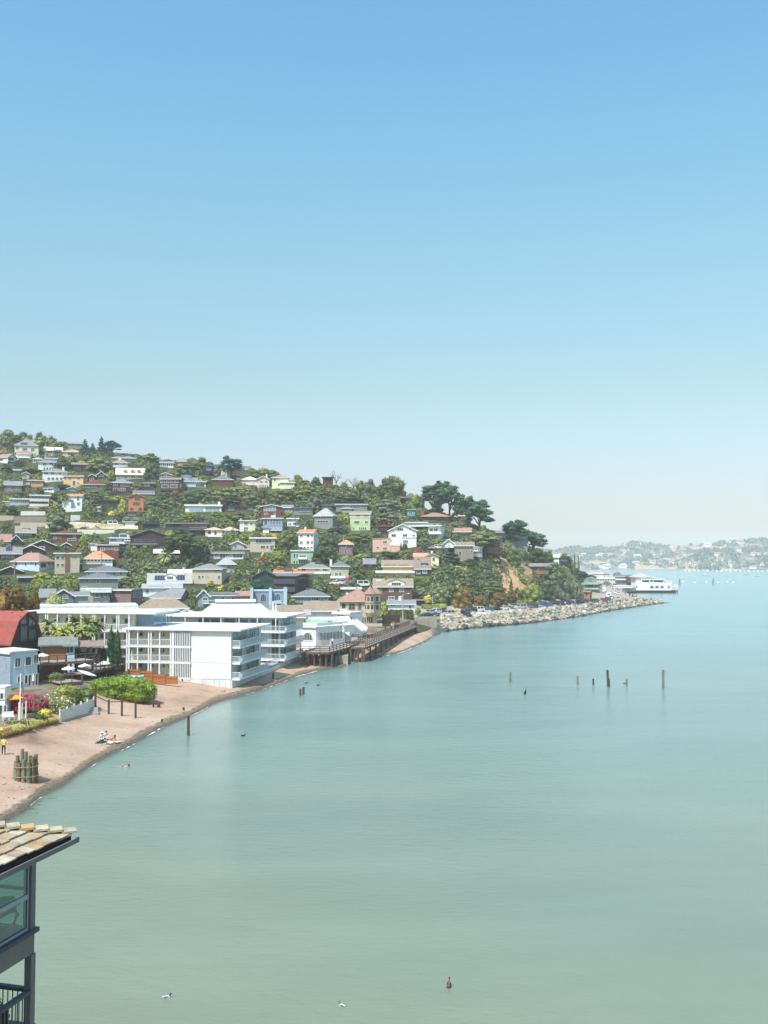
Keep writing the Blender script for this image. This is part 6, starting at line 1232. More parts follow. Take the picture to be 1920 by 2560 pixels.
for i, (x, yt, yb, w_, ds, c_) in enumerate([(500, 260, 430, 190, 158, 'palm'), (590, 330, 440, 170, 156, 'lime'), (780, 235, 430, 210, 158, 'palm'), (700, 320, 450, 150, 156, 'lime'), (900, 240, 450, 230, 157, 'palm'), (1000, 255, 420, 200, 159, 'palm'), (860, 330, 470, 190, 155, 'palm'), (470, 350, 420, 130, 155, 'olive'), (940, 340, 500, 150, 154, 'palm'), (650, 370, 440, 130, 154.5, 'lime')]):
    plant('K', 'palm', c_, x, yt, yb, w_ * 1.15, dist=ds, cat='palm tree', lab='yellowing low palm %s in the clump before the gallery wing' % ['leftmost', 'second from left', 'middle', 'left of middle', 'tall', 'rightmost', 'front and wide', 'small leftmost', 'front right', 'small front'][i])
plant('K', 'round', 'rust', 130, -170, 330, 560, dist=176, lab='big rust brown round tree behind the red barn roof', cat='tree')
plant('K', 'round', 'rust', 340, -70, 230, 190, dist=178, lab='smaller rust brown tree right of the big rust brown one', cat='tree')
plant('K', 'round', 'olive', 560, -30, 150, 330, dist=196, lab='olive tree before the grey gabled cottage', cat='tree')
# large clipped mound and flowering shrubs close to the beach: fine leaves of their own
def shrub(label, t, x0, x1, yt, yb, dist, cols, leaf, n, depth=.6, bumps=26, seed=1, cat='bush', name='bush', split=None, rise=0):
    dist = gmust(*tp(t, (x0 + x1) / 2, yb)).y + 1.0
    a = at_y(*tp(t, x0, yb), dist); b = at_y(*tp(t, x1, yb), dist); H = at_y(*tp(t, x0, yt), dist).z - a.z; L = b.x - a.x; rnd = random.Random(seed); rs = np.random.RandomState(seed)
    lobes = []
    for k in range(bumps):
        u = (k + .5) / bumps; x = L * (u - .5) * .86; y = rnd.uniform(-.5, .5) * L * depth * .55; e = math.sqrt(max(0, 1 - (2 * u - 1) ** 2)); z = H * (.52 + .2 * rnd.random()) * (.6 + .4 * e)
        r = H * rnd.uniform(.26, .36); lobes.append(((x, y, z), (r * 1.2, r * 1.2, r))); lobes.append(((x, y - .1, z * .45), (r * 1.15, r * 1.15, r)))
    Q = lobe_quads(rs, lobes, n / sum((r[0] * r[1] + r[0] * r[2] + r[1] * r[2]) / 3 for c, r in lobes), leaf)
    cut = None
    P = (a + b) / 2; P.z = a.z
    if split:
        c = Q.mean(1); m1 = split(c, rs, L); ro = empty(name, P, 0, label, cat); meshobj('foliage', quad_mesh('foliage', np.concatenate([Q[~m1], core_quads(lobes, .85)])), ro, [FOL[cols[0]]]); meshobj('blossom', quad_mesh('blossom', Q[m1]), ro, [FOL[cols[1]]]); return ro
    o = meshobj(name, quad_mesh(name, np.concatenate([Q, core_quads(lobes, .85)])), None, [FOL[cols[0]]], label=label, cat=cat); o.location = P; return o
FOL['mound'] = foliage('leaf_mound', '#465c2a', '#8a9a3c', patch=.9); FOL['rose'] = foliage('leaf_rose', '#c09080', '#f0c8b0'); FOL['magenta'] = foliage('leaf_magenta', '#a01848', '#d43a74')
FOL['drygrass'] = foliage('leaf_drygrass', '#7f7644', '#b0a460')
shrub('big rounded bright green hedge on the sand', 'K', 925, 1590, 872, 1128, 146, ['mound'], .21, 17000, .42, 34, 3, 'hedge', 'hedge')
shrub('dark green shrub with stairs to the right of the bougainvillea', 'K', 700, 945, 985, 1165, 138, ['oak'], .22, 3500, .5, 14, 5)
shrub('bright green climbing shrub by the wooden steps', 'K', 590, 770, 960, 1150, 139, ['bright'], .25, 3600, .5, 16, 6)
shrub('tangled green vine beside the lower deck', 'K', 525, 630, 820, 960, 139.5, ['olive'], .22, 1300, .4, 7, 8)
shrub('magenta bougainvillea in full bloom beside the flagpole', 'K', 95, 480, 1048, 1262, 124, ['dark', 'magenta'], .2, 6500, .5, 18, 9, split=lambda c, rs, L: (rs.rand(len(c)) < .86 - .25 * (c[:, 0] > L * .1)) & (c[:, 2] > .5))
shrub('cream and pink flowering shrub right of the bougainvillea', 'K', 390, 705, 1056, 1265, 125.5, ['olive', 'rose'], .2, 6500, .5, 18, 10, split=lambda c, rs, L: rs.rand(len(c)) < .26)
shrub('yellow flowering bush at the foot of the cream shrub', 'S', 810, 1040, 420, 620, 121, ['yel'], .15, 900, .5, 6, 11)
shrub('low green garden bed behind the lawn', 'S', 560, 1000, 530, 700, 120.5, ['oak'], .16, 1800, .4, 12, 12)
shrub('small red flowering plant at the lawn corner', 'S', 740, 860, 630, 710, 119, ['magenta'], .12, 300, .5, 3, 13)
shrub('flowering border along the terrace', 'S', 130, 620, 640, 790, 117, ['oak', 'rose'], .14, 1600, .3, 14, 14, split=lambda c, rs, L: rs.rand(len(c)) < .3)
# lawn
lw = [gmust(*tp('S', a, b)) for a, b in [(-200, 860), (130, 830), (400, 755), (650, 688), (1150, 690), (900, 760), (720, 800), (430, 890), (180, 985), (-200, 1060)]]
mb = MB(); mb.add([(p.x, p.y, p.z + .16) for p in lw], [tuple(range(len(lw)))]); mb.build('lawn', M_LAWN, kind='structure')
gr = [(15, 1025), (75, 1010), (140, 985), (200, 965), (255, 950), (320, 935), (350, 945), (440, 905), (500, 890), (560, 870), (620, 860), (700, 830), (770, 800), (810, 790), (880, 770), (930, 755), (990, 745), (1040, 730), (1100, 715), (1150, 705)]
tuft = None
for k, (x, y) in enumerate(gr):
    P = gmust(*tp('S', x, y + 20))
    if tuft is None:
        rs = np.random.RandomState(3); Q = []
        for q in range(170):
            a = rs.uniform(0, 6.28); l = rs.uniform(.25, .6); r = rs.uniform(0, .28); b0 = np.array([math.cos(a) * r, math.sin(a) * r, 0]); t = b0 + np.array([math.cos(a) * l * .75, math.sin(a) * l * .75, l]); s_ = np.array([-math.sin(a), math.cos(a), 0]) * .03; Q.append([b0 - s_, b0 + s_, t + s_ * .3, t - s_ * .3])
        tuft = quad_mesh('grass_tuft', np.array(Q)); tuft.materials.append(FOL['drygrass'])
    o = bpy.data.objects.new('grass_tuft', tuft); o.location = P; s_ = .85 + .35 * ((k * 7) % 5) / 4; o.scale = (s_, s_, s_); o.rotation_euler = (0, 0, k); link(o, None, 'yellow green grass tuft in the row edging the lawn and sand', 'grass tuft', 'grass tufts edging the lawn')
# flagpole and flag
P = gmust(*tp('S', 412, 735)); fp = empty('flagpole', P, 0, 'white flagpole with a limp striped flag on the lawn edge', 'flagpole'); Hf = at_y(*tp('K', 207, 862), P.y).z - P.z
MB().tube([(0, 0, -.3), (0, 0, Hf)], [.09, .06], 8).ell((0, 0, Hf + .06), (.09, .09, .08), 8, 5).build('pole', T('white'), fp)
zf = Hf * .77; mr_, mw_ = surf('flag_red', hexc('#b0304a', .8), .8), T('white')
fl = MB(); 
for k in range(13):
    fl.cur = k % 2
    for q in range(7):
        def pt(u, v): return (.08 + u * .95 * (.35 + .25 * v) * (1 if v < 2 else 1) + .05 * math.sin(u * 9), .14 * math.sin(u * 11 + v), zf + .55 - u * 1.1 - v * .75)
        u0, u1, v0, v1 = q / 7, (q + 1) / 7, k / 13, (k + 1) / 13; fl.add([pt(u0, v0), pt(u1, v0), pt(u1, v1), pt(u0, v1)], [(0, 1, 2, 3)])
flag = fl.build('flag', [mr_, mw_], fp); cn = MB()
for q in range(3):
    u0, u1 = q / 7, (q + 1) / 7; cn.add([tuple(Vector(pt(u, v)) + Vector((0, -.02, 0))) for u, v in ((u0, 0), (u1, 0), (u1, .5), (u0, .5))], [(0, 1, 2, 3)])
cn.build('canton', surf('flag_blue', hexc('#3a3c6a', .8), .8), flag)
for i, (x, yt, yb, lab, c_) in enumerate([(388, 300, 625, 'yellow green painted post left of the flagpole', 'yellow'), (458, 315, 600, 'short pale post right of the flagpole', 'cream'), (537, 270, 570, 'thin white post before the bougainvillea', 'white')]):
    P = gmust(*tp('S', x, yb + 60)); H = at_y(*tp('S', x, yt), P.y).z - P.z; o = MB().tube([(0, 0, -.2), (0, 0, H)], [.09, .07], 6).build('post', T(c_), label=lab, cat='post'); o.location = P
for i, (x, y, lab) in enumerate([(110, 640, 'white garden chair nearer the white beach house'), (235, 630, 'white garden chair nearer the flower border')]):
    P = gmust(*tp('S', x, y + 40)); ch_ = empty('garden_chair', P, .6, lab, 'chair')
    blk(ch_, 'seat', T('white'), (-.3, -.3, .4, .3, .3, .46)); blk(ch_, 'backrest', T('white'), (-.3, .26, .462, .3, .32, .95))
    for a, b in ((-.28, -.28), (.22, -.28), (-.28, .2), (.22, .2)): blk(ch_, 'leg', T('white'), (a, b, 0, a + .06, b + .06, .399))
# white plank wall at the top of the beach and its steps
a = gmust(*tp('S', 1255, 705)); b = gmust(*tp('S', 1955, 480)); L = (b - a).to_2d().length
wf = empty('white_fence', a, math.atan2(b.y - a.y, b.x - a.x), 'white weathered plank fence at the top of the beach', 'fence')
for k in range(int(L / .28)): blk(wf, 'board', BASEW, (k * .28 + .01, -.03, .42, k * .28 + .265, .0, 1.12 + .05 * ((k * 5) % 4)))
blk(wf, 'rail', T('cream'), (0, -.09, .32, L, -.035, .44)); blk(wf, 'footing', BASEW, (0, 0.0, -.6, L, .12, .4))
for k in range(6): blk(wf, 'post', BASEW, (L * k / 5 - .08, -.04 + .045, .41, L * k / 5 + .08, .16, 1.45))
sp = gmust(*tp('R', 950, 150)); st = empty('steps', sp, .35, 'small concrete steps down to the sand beside the white fence', 'steps')
for k in range(4): blk(st, 'step', W('concrete'), (-.8 - k * .05, k * .35, -.3, .8, k * .35 + .34, .16 + k * .17))
# rail posts on the beach
def woodpost(t, x, yt, yb, r=.12, label='', lean=0, name='post', cat='post', mat=None, par=None, z0=None):
    q = tp(t, x, yb); P = gmust(*q) if z0 is None else on_z(q[0], q[1], z0); Tt = at_y(*tp(t, x + lean, yt), P.y)
    mb = MB(); mb.tube([(0, 0, -.8), (Tt.x - P.x, 0, Tt.z - P.z)], [r * 1.05, r], 8); o = mb.build(name, mat or POSTM, par, label=label if not par else None, cat=cat if not par else None); o.location = P; return P, Tt
POSTM = surf('post_wood', hexc('#5a4a42', .9), .9, .35, 4, bump=.03, bscale=9); POSTG = surf('pile_grey', hexc('#8a8078', .85), .9, .35, 3, bump=.03, bscale=9)
rf = empty('rail_posts', (0, 0, 0), 0, 'dark wooden post and rail frame standing on the sand before the hedge', 'rail frame'); pts = []
for (x, yt, yb) in ((990, -160, 118), (1128, -5, 146), (1264, -10, 167), (1406, 5, 190)): pts.append(woodpost('R', x, yt, yb, .13, par=rf))
for k in range(3): A_, B_ = pts[k][1], pts[k + 1][1]; MB().bar(A_ - Vector((0, 0, .3 if k else 1.4)), B_ - Vector((0, 0, .3)), .07, .1).build('rail', POSTM, rf)
woodpost('K', 1590, 1038, 1195, .13, 'single dark square post right of the round hedge'); woodpost('K', 1645, 1152, 1198, .2, 'short fat stump near the single dark post', name='stump', cat='stump')
for i, (x, y) in enumerate([(1435, 1165), (1470, 1165), (1500, 1170), (1527, 1172)]): woodpost('K', x, y - 35, y, .09, 'low grey stake in the short row under the hedge', name='stake')
for o in [o for o in bpy.data.objects if o.name.startswith('stake')]: o['group'] = 'low stakes under the hedge'
woodpost('O', 405, 1798, 1806, .14, 'tiny stump low on the wet sand', name='stump', cat='stump'); woodpost('O', 459, 1768, 1776, .14, 'tiny stump nearest the apartment corner', name='stump', cat='stump')
woodpost('L', 1226, 855, 912, .16, 'thick brown pile on the sand below the apartments', name='pile', cat='pile')
woodpost('O', 471, 1790, 1841, .16, 'tall dark pile standing alone in the shallows', z0=-.1, name='pile', cat='pile')
woodpost('L', 1478, 1003, 1072, .15, 'left one of two short piles off the apartments', z0=-.1, name='pile', cat='pile'); woodpost('L', 1502, 988, 1060, .17, 'right leaning one of two short piles off the apartments', z0=-.1, name='pile', lean=6, cat='pile')
TILES['Z'] = (1230, 1650, 3.53)
for (x, yt, yb, lean, r, lab) in [(160, 105, 198, 0, .18, 'offshore pile standing alone left of the group'), (755, 142, 222, 0, .16, 'offshore pile with a white top, leftmost of the group'), (895, 165, 225, -2, .15, 'short offshore pile second in the group'), (1028, 88, 245, -10, .19, 'tall dark leaning offshore pile'), (1036, 165, 230, -4, .14, 'short offshore pile leaning on the tall dark one'), (1188, 165, 234, 0, .15, 'short offshore pile right of the leaning one'), (1510, 86, 255, 0, .2, 'tall grey offshore pile, rightmost of all')]:
    woodpost('Z', x, yt, yb, r, lab, lean=lean, name='pile', cat='pile', z0=-.1, mat=POSTG if lean == 0 else POSTM)
# bundle of piles on the beach
C_ = gmust(64, 1950); dp = empty('pile_cluster', C_, 0, 'round bundle of weathered green piles roped together on the beach', 'pile cluster'); PG = surf('pile_green', hexc('#82866f', .85), .9, .4, 2.2, .35, bump=.03, bscale=9); PB = surf('pile_brown', hexc('#8a7258', .85), .9, .4, 2.2, .35, bump=.03, bscale=9)
for k in range(13):
    a = 2 * math.pi * k / 13; P = Vector((math.cos(a) * .88, math.sin(a) * .88, 0)); hh_ = [2.15, 2.2, 1.95, 2.0, 2.35, 1.6, 2.1, 1.7, 1.55, 1.65, 1.95, 1.75, 2.1][k]
    mb = MB(); mb.tube([tuple(P + Vector((0, 0, -.4))), tuple(P * .98 + Vector((0, 0, .8))), tuple(P * .95 + Vector((0, 0, hh_)))], [.2, .185, .165], 9); mb.build('pile', PG if k % 3 else PB, dp)
mb = MB(); mb.tube([(-.35, -.1, -.3), (-.3, -.1, 2.75)], [.17, .15], 9); mb.build('pile', POSTG, dp)
for z in (.45, 1.3): n_ = 26; mb = MB(); mb.tube([(math.cos(2 * math.pi * k / n_) * 1.1, math.sin(2 * math.pi * k / n_) * 1.1, z + .03 * math.sin(k)) for k in range(n_ + 1)], [.03] * (n_ + 1), 5, False); mb.build('rope', surf('rope', hexc('#b5a374', .9), .9), dp)
def boulder(loc, r, mat, label, name='rock', group=None, seed=0, sq=.7, cat='rock'):
    mb = MB(); mb.ell((0, 0, 0), (r, r * .8, r * sq), 7, 5, .22, seed); o = mb.build(name, mat, None, label=label, cat=cat, group=group); o.location = loc; o.rotation_euler = (0, 0, seed); return o
RK = surf('rock_grey', hexc('#a9a294', .82), .95, .3, 1.1, bump=.06, bscale=3)
for i, (x, y, r, lab) in enumerate([(185, 900, .22, 'flat stone left below the roped pile bundle'), (240, 922, .16, 'small stone between two stones by the pile bundle'), (288, 906, .2, 'pale stone right below the roped pile bundle'), (250, 872, .13, 'pebble at the foot of the roped pile bundle')]): boulder(gmust(*tp('R', x, y)), r, RK, lab, seed=i, sq=.4)
for i, (x, y, r, lab) in enumerate([(870, 1035, .8, 'large grey boulder at the corner of the apartments'), (760, 1028, .6, 'long low slab rock beside the apartment corner'), (905, 1028, .4, 'smaller boulder by the apartment corner'), (1240, 930, .45, 'rock on the sand below the second apartment block')]): boulder(gmust(*tp('L', x, y)), r, RK, lab, seed=i + 9, sq=.45)
# ---------------------------------------------------------------- mid shore: restaurant, decks, boardwalk
h('M', 'white arcaded restaurant with flat roof on the pier', (146, 205, 290, 388), ('flat', 192), 'white', 'white', sx=592, dist=203, ratio=2.4, deep=.4, o=.3, win='a152,252,262,335,6', swin='', trim='white')
rs_ = [o for o in bpy.data.objects if o.get('label', '').startswith('white arcaded')][0]; wv = rs_.children[0].data.vertices; Wr = max(v.co.x for v in wv); Zr = max(v.co.z for v in wv); Dr = max(v.co.y for v in wv)
for k in range(7):
    q = .9 + k * (Dr - 2.2) / 7; window(rs_, (q, .9), (q + (Dr - 2.2) / 7 * .7, Zr - 1.15), 2, 'r', Wr, T('white'), GL, 'a')
blk(rs_, 'parapet', T('white'), (-.3, -.32, Zr + .2, Wr + .3, -.2, Zr + .75), (Wr + .2, -.19, Zr + .2, Wr + .32, Dr, Zr + .75))
for k in range(3): blk(rs_, 'skylight', GLC, (-7 + k * 3.1, 9.5, Zr + .21, -4.9 + k * 3.1, 12, Zr + .5))
mb = MB(); mb.bar((-1.5, 3, Zr + .75), (Wr, 3.4, Zr + .75), .04, .9); mb.build('glass_screen', surf('green_glass', hexc('#a8d4b4', .85), .3), rs_)
gb = MB(); wall_mesh(gb, 'gf', Wr - 2.6, Wr + .4, Dr - 1.5, Dr + 1.5, 2.2, Zr, Zr + 1.7); roof_mesh(gb.mat(1), 'gf', Wr - 2.6, Wr + .4, Dr - 1.5, Dr + 1.5, Zr, Zr + 1.7, .25); gb.build('porch_gable', [W('white'), T('white')], rs_)
h('I', 'white two storey annex with outside stair and sign on its roof', (555, 968, 720, 1095), ('flat', 957), 'white', 'white', sx=790, dist=226, D=7, deep=.6, o=.25, win='595,985,625,1010,1;632,985,662,1010,1', swin='728,1000,745,1040;750,1000,757,1062')
sg = at_y(*tp('I', 590, 955), 227); sp_ = empty('sign', sg, -.1, 'weathered white sign panel with a purple square on the annex roof', 'sign'); wS = 100 / 4.1475 / F * 227
blk(sp_, 'panel', T('white'), (0, 0, 0, wS, .12, .72)); blk(sp_, 'mark', surf('sign_purple', hexc('#6a3f6a', .9), .8), (.12, -.02, .12, .3, -.002, .62), (.34, -.02, .12, .62, -.002, .3), (.34, -.02, .36, .62, -.002, .62))
blk(sp_, 'mark', surf('sign_pink', hexc('#c08a92', .9), .8), (.85, -.02, .3, 1.05, -.002, .58)); blk(sp_, 'mark', T('charcoal'), (1.15, -.02, .12, 1.3, -.002, .32), (1.2, -.02, .36, 1.25, -.002, .55)); blk(sp_, 'mark', T('charcoal'), (1.6, -.02, .15, 1.66, -.002, .6))
def stair(label, t, xa, ya, xb, yb, da, db, w_=1.2):
    A_ = at_y(*tp(t, xa, ya), da); B_ = at_y(*tp(t, xb, yb), db); ro = empty('staircase', B_, 0, label, 'staircase'); V = A_ - B_; n_ = 10; sd_ = Vector((-V.y, V.x, 0)).normalized() * w_
    for k in range(n_): p0 = V * (k / n_); p1 = V * ((k + 1) / n_); mb = MB(); mb.add([tuple(p0), tuple(p0 + sd_), tuple(Vector((p1.x, p1.y, p0.z)) + sd_), (p1.x, p1.y, p0.z)] + [tuple(v - Vector((0, 0, .08))) for v in (p0, p0 + sd_, Vector((p1.x, p1.y, p0.z)) + sd_, Vector((p1.x, p1.y, p0.z)))], [(0, 1, 2, 3), (7, 6, 5, 4), (0, 4, 5, 1), (1, 5, 6, 2), (2, 6, 7, 3), (3, 7, 4, 0)]); mb.build('tread', T('white'), ro)
    for s_ in (Vector((0, 0, 0)), sd_): mb = MB(); mb.bar(s_ + Vector((0, 0, .5)), V + s_ + Vector((0, 0, .5)), .06, .85); mb.build('side_panel', T('white'), ro)
    return ro
stair('white solid sided stair from the annex down to the pier deck', 'M', 700, 150, 820, 245, 224, 222); stair('white solid sided stair at the restaurant end', 'M', 560, 285, 655, 352, 214, 212)
PZ = 2.9
def onp(x, y, z=PZ): return on_z(*tp('M', x, y), z)
def platform(name, label, cat, poly, z, th, mat, edge_rails, piles, struct=False):
    C = sum((Vector(p) for p in poly), Vector()) / len(poly); C.z = z; ro = empty(name, C, 0, label, cat); P = [Vector((p[0] - C.x, p[1] - C.y)) for p in poly]
    mb = MB(); mb.prism([(p.x, p.y) for p in P], 'z', -th, 0); mb.build('deck_boards', DKL, ro)
    for (i, j) in edge_rails:
        a, b = P[i], P[j]; L = (b - a).length; n_ = max(1, int(L / 1.8)); d_ = (b - a) / L
        bm = MB(); bm.bar((a.x, a.y, -.2), (b.x, b.y, -.2), .12, .36); bm.build('edge_beam', DK, ro)
        rm = MB(); rm.bar((a.x, a.y, 1.08), (b.x, b.y, 1.08), .16, .08); rm.build('handrail', DK, ro)
        for hz__ in (.35, .7): m2 = MB(); m2.bar((a.x, a.y, hz__), (b.x, b.y, hz__), .05, .12); m2.build('rail', DK, ro)
        for k in range(n_ + 1): p_ = a + d_ * L * k / n_; m2 = MB(); m2.bar((p_.x, p_.y, 0.01), (p_.x, p_.y, 1.03), .13, .13); m2.build('post', DK, ro)
    for (x, y) in piles:
        g = tz(C.x + x, C.y + y) - z - .6
        if g < -.5: mb = MB(); mb.tube([(x, y, g), (x, y, -th - .001)], [.19, .19], 7); mb.build('pile', DK, ro)
    return ro
T1 = [onp(126, 462), onp(432, 458), onp(640, 402), onp(700, 330), onp(560, 300)]
back = Vector((T1[0].x + 1.5, T1[0].y + 16, PZ)); T1 = [T1[0], T1[1], T1[2], onp(735, 345), onp(700, 240), Vector((T1[0].x + 4, T1[0].y + 24, PZ))]
Cn = sum(T1, Vector()) / 6
pl = []
for k in range(9):
    for q in range(3): a = T1[0].lerp(T1[1], k / 5) if k <= 5 else T1[1].lerp(T1[2], (k - 5) / 3.2); v = a + Vector((.4, .5 + q * 4.5, 0)); pl.append((v.x - Cn.x, v.y - Cn.y))
platform('pier_deck', 'brown timber restaurant terrace standing on dark piles over the beach', 'pier', T1, PZ, .3, DKL, [(0, 1), (1, 2)], pl)
WK = [onp(652, 410), onp(806, 408), onp(1338, 190), onp(1262, 170)]; Cw = sum(WK, Vector()) / 4
pl = [(lerp(WK[1].x, WK[2].x, k / 11) - Cw.x - o_, lerp(WK[1].y, WK[2].y, k / 11) - Cw.y) for k in range(12) for o_ in (.3, 3.2)] + [(lerp(WK[0].x, WK[1].x, k / 4) - Cw.x, WK[0].y + .4 - Cw.y) for k in range(4)]
platform('boardwalk', 'long brown timber boardwalk with railings running to the seawall', 'boardwalk', WK, PZ + .02, .28, DKL, [(0, 1), (1, 2), (3, 0)], pl)
CONC = surf('concrete_old', hexc('#b5aa98', .85), .95, .3, .7, .45, bump=.05, bscale=3)
def cblock(label, t, x0, x1, yt, yb, dep, z0=0, name='concrete_block', sl=0):
    q = tp(t, x0, yb); a = on_z(q[0], q[1], z0); b = at_y(*tp(t, x1, yb), a.y + sl); zt = at_y(*tp(t, x0, yt), a.y).z - z0; L = (b - a).to_2d().length
    mb = MB(); mb.box(0, 0, -1.5, L, dep, zt); o = mb.build(name, CONC, None, label=label, cat='concrete block'); o.location = a; o.rotation_euler = (0, 0, math.atan2(b.y - a.y, b.x - a.x)); return o
cblock('large square concrete block standing in the water before the terrace', 'M', 486, 620, 495, 590, 3.2, -.05); cblock('smaller concrete block under the boardwalk corner', 'M', 938, 984, 380, 440, 2.2, 0)
cblock('low concrete ledge on the sand beside the apartments', 'M', 110, 325, 515, 560, 4.5, .5, sl=2)
sw = on_z(*tp('M', 1338, 232), .8); sw2 = on_z(*tp('M', 1545, 228), .8); mb = MB(); Ls = (sw2 - sw).to_2d().length; mb.box(0, 0, -2, Ls, 15, 2.85); o = mb.build('seawall', CONC, None, label='pale concrete seawall at the head of the beach', cat='seawall'); o.location = sw; o.rotation_euler = (0, 0, math.atan2(sw2.y - sw.y, sw2.x - sw.x))
mb = MB(); mb.box(0, .3, 2.9, Ls + 1, .6, 3.75); o = mb.build('parapet_wall', CONC, None, label='low concrete parapet on top of the seawall', cat='wall'); o.location = sw; o.rotation_euler = (0, 0, math.atan2(sw2.y - sw.y, sw2.x - sw.x))
for k, (x, y, zt) in enumerate([(700, 300, .75), (735, 275, .75), (790, 262, .75), (840, 300, .75), (690, 262, .75)]):
    P = onp(x, y); ro = empty('picnic_table', P, k * .7, ['brown picnic table on the deck nearest the restaurant stair', 'brown picnic table second along the pier deck', 'brown picnic table third along the pier deck', 'brown picnic table closest to the boardwalk rail', 'brown picnic table at the back of the pier deck'][k], 'picnic table')
    blk(ro, 'tabletop', DKL, (-.9, -.4, .7, .9, .4, .76)); blk(ro, 'bench', DK, (-.9, -.8, .42, .9, -.55, .47)); blk(ro, 'bench', DK, (-.9, .55, .42, .9, .8, .47))
    for sx__ in (-.7, .6): mb = MB(); mb.bar((sx__, -.7, 0), (sx__, .2, .7), .08); mb.bar((sx__, .7, 0), (sx__, -.2, .7), .08); mb.build('leg', DK, ro)
P = onp(640, 262, PZ + .3); hull('rowing_boat', 'upturned white boat hull lying on the pier deck', P, 4, 1.2, .7, .3, T('white'), T('white'), 'boat')

# Queen Anne house with turrets
h('I', 'tan shingled Victorian house with brown hip roof and turrets', (602, 842, 1005, 1075), ('hip', 712), 'tan', 'pinkbrown', ratio=.5, dist=258, deep=2, D=11, o=.5,
  win='638,862,682,915,1;710,865,780,932,2;808,862,846,932,1;r805,1006,960,1066,7', solar='s680,755,710,780,1;s820,755,850,780,1', bal='s760,1072,1060,1098', trim='tan')
qa = [o for o in bpy.data.objects if o.get('label', '').startswith('tan shingled Victorian')][0]; fq = Frame(qa.location, qa.rotation_euler.z)
for (cx, w_, zt_, zb_, zp_, dy_) in [(935, 60, 768, 960, 685, -1.0), (985, 70, 765, 965, 690, 1.2)]:
    x_, z0 = fq.front(*tp('I', cx, zb_), dy_); _, z1 = fq.front(*tp('I', cx, zt_), dy_); _, z2 = fq.front(*tp('I', cx, zp_), dy_); r = w_ / 4.1475 / F * 258 * .9; K = 8; mb = MB()
    mb.tube([(x_, dy_, z0 - 1), (x_, dy_, z0), (x_, dy_, z1)], [r * .6, r, r], K); tw_ = mb.build('turret', W('tan'), qa); mb = MB(); mb.tube([(x_, dy_, z1 - .05), (x_, dy_, z1 + .05), (x_, dy_, z2)], [r * 1.25, r * 1.3, .03], K); mb.build('turret_roof', R('pinkbrown'), tw_)
    for k in range(K):
        a = 2 * math.pi * (k + .5) / K
        if math.sin(a) < .2:
            for (u, v) in ((.2, .42), (.62, .86)):
                c_, s_ = math.cos(a), math.sin(a); rr = r * math.cos(math.pi / K) + .03; p0 = Vector((x_ + c_ * rr, dy_ + s_ * rr, 0)); t_ = Vector((-s_, c_, 0)) * r * .24; za, zb2 = lerp(z0, z1, u), lerp(z0, z1, v)
                mb = MB(); mb.add([tuple(p0 - t_ + Vector((0, 0, za))), tuple(p0 + t_ + Vector((0, 0, za))), tuple(p0 + t_ + Vector((0, 0, zb2))), tuple(p0 - t_ + Vector((0, 0, zb2)))], [(0, 1, 2, 3)]); mb.build('pane', GL, tw_)
    mb = MB(); mb.tube([(x_, dy_, lerp(z0, z1, .5)), (x_, dy_, lerp(z0, z1, .56))], [r * 1.06, r * 1.06], K); mb.build('band', T('taupe'), tw_)
h('G', 'pale blue house with arched windows and blade walls', (1165, 732, 1525, 905), ('flat', 725), 'greyblue', 'lblue', dist=302, ratio=.5, trim='lblue', o=.1, win='a1245,764,1310,848,3;a1394,760,1460,836,3;r1190,850,1230,880,2', bal='s1368,838,1495,862',
  vol=[dict(box=(1142, 712, 1172, 868), roof=('flat', 708), f=-1.6, D=3.5, W='lblue', rc='lblue', o=.02, down=1), dict(box=(1336, 714, 1366, 905), roof=('flat', 710), f=-1.6, D=3.5, W='lblue', rc='lblue', o=.02, down=1), dict(box=(1490, 708, 1524, 895), roof=('flat', 704), f=-1.6, D=3.5, W='lblue', rc='lblue', o=.02, down=1)])
# tall flues and roof plant of the tan roofed block
P = at_y(*tp('I', 22, 965), 214); o = MB().tube([(0, 0, -.3), (0, 0, 2.6)], [.2, .2], 10).tube([(0, 0, 2.6), (0, 0, 2.75)], [.33, .33], 10).build('flue', T('lgrey'), None, label='tall pale metal flue on the tan shingled roof', cat='flue'); o.location = P
P = at_y(*tp('I', 285, 985), 213); o = MB().box(-.8, -.6, 0, .8, .6, 1.1).build('roof_fan', T('vlgrey'), None, label='boxy grey roof fan on the tan shingled roof', cat='roof fan'); o.location = P
P = at_y(*tp('G', 1390, 1005), 205); o = MB().box(-.9, -.5, -.5, .9, .5, 1.3).tube([(-.2, 0, 1.3), (-.2, 0, 3)], [.2, .2], 8).tube([(.4, 0, 1.3), (.4, 0, 2.6)], [.15, .15], 8).build('chimney_stack', WTR, None, label='white chimney stack with two pots behind the apartment roof', cat='chimney'); o.location = P
P = at_y(*tp('K', 1410, 378), 166); o = MB().box(-1.4, -1, -.3, 1.4, 1, 1.3).box(-1.5, -1.1, 1.3, 1.5, 1.1, 1.42).build('roof_box', WTR, None, label='white box on the apartment roof by the terrace fence', cat='roof box'); o.location = P
P = at_y(*tp('K', 132, 335), 149.5); o = MB().tube([(0, 0, -.4), (0, 0, 1.5)], [.16, .16], 9).tube([(0, 0, 1.5), (0, 0, 1.75)], [.3, .26], 9).build('stove_pipe', RUST, None, label='rusty stove pipe on the red barn roof', cat='stove pipe'); o.location = P
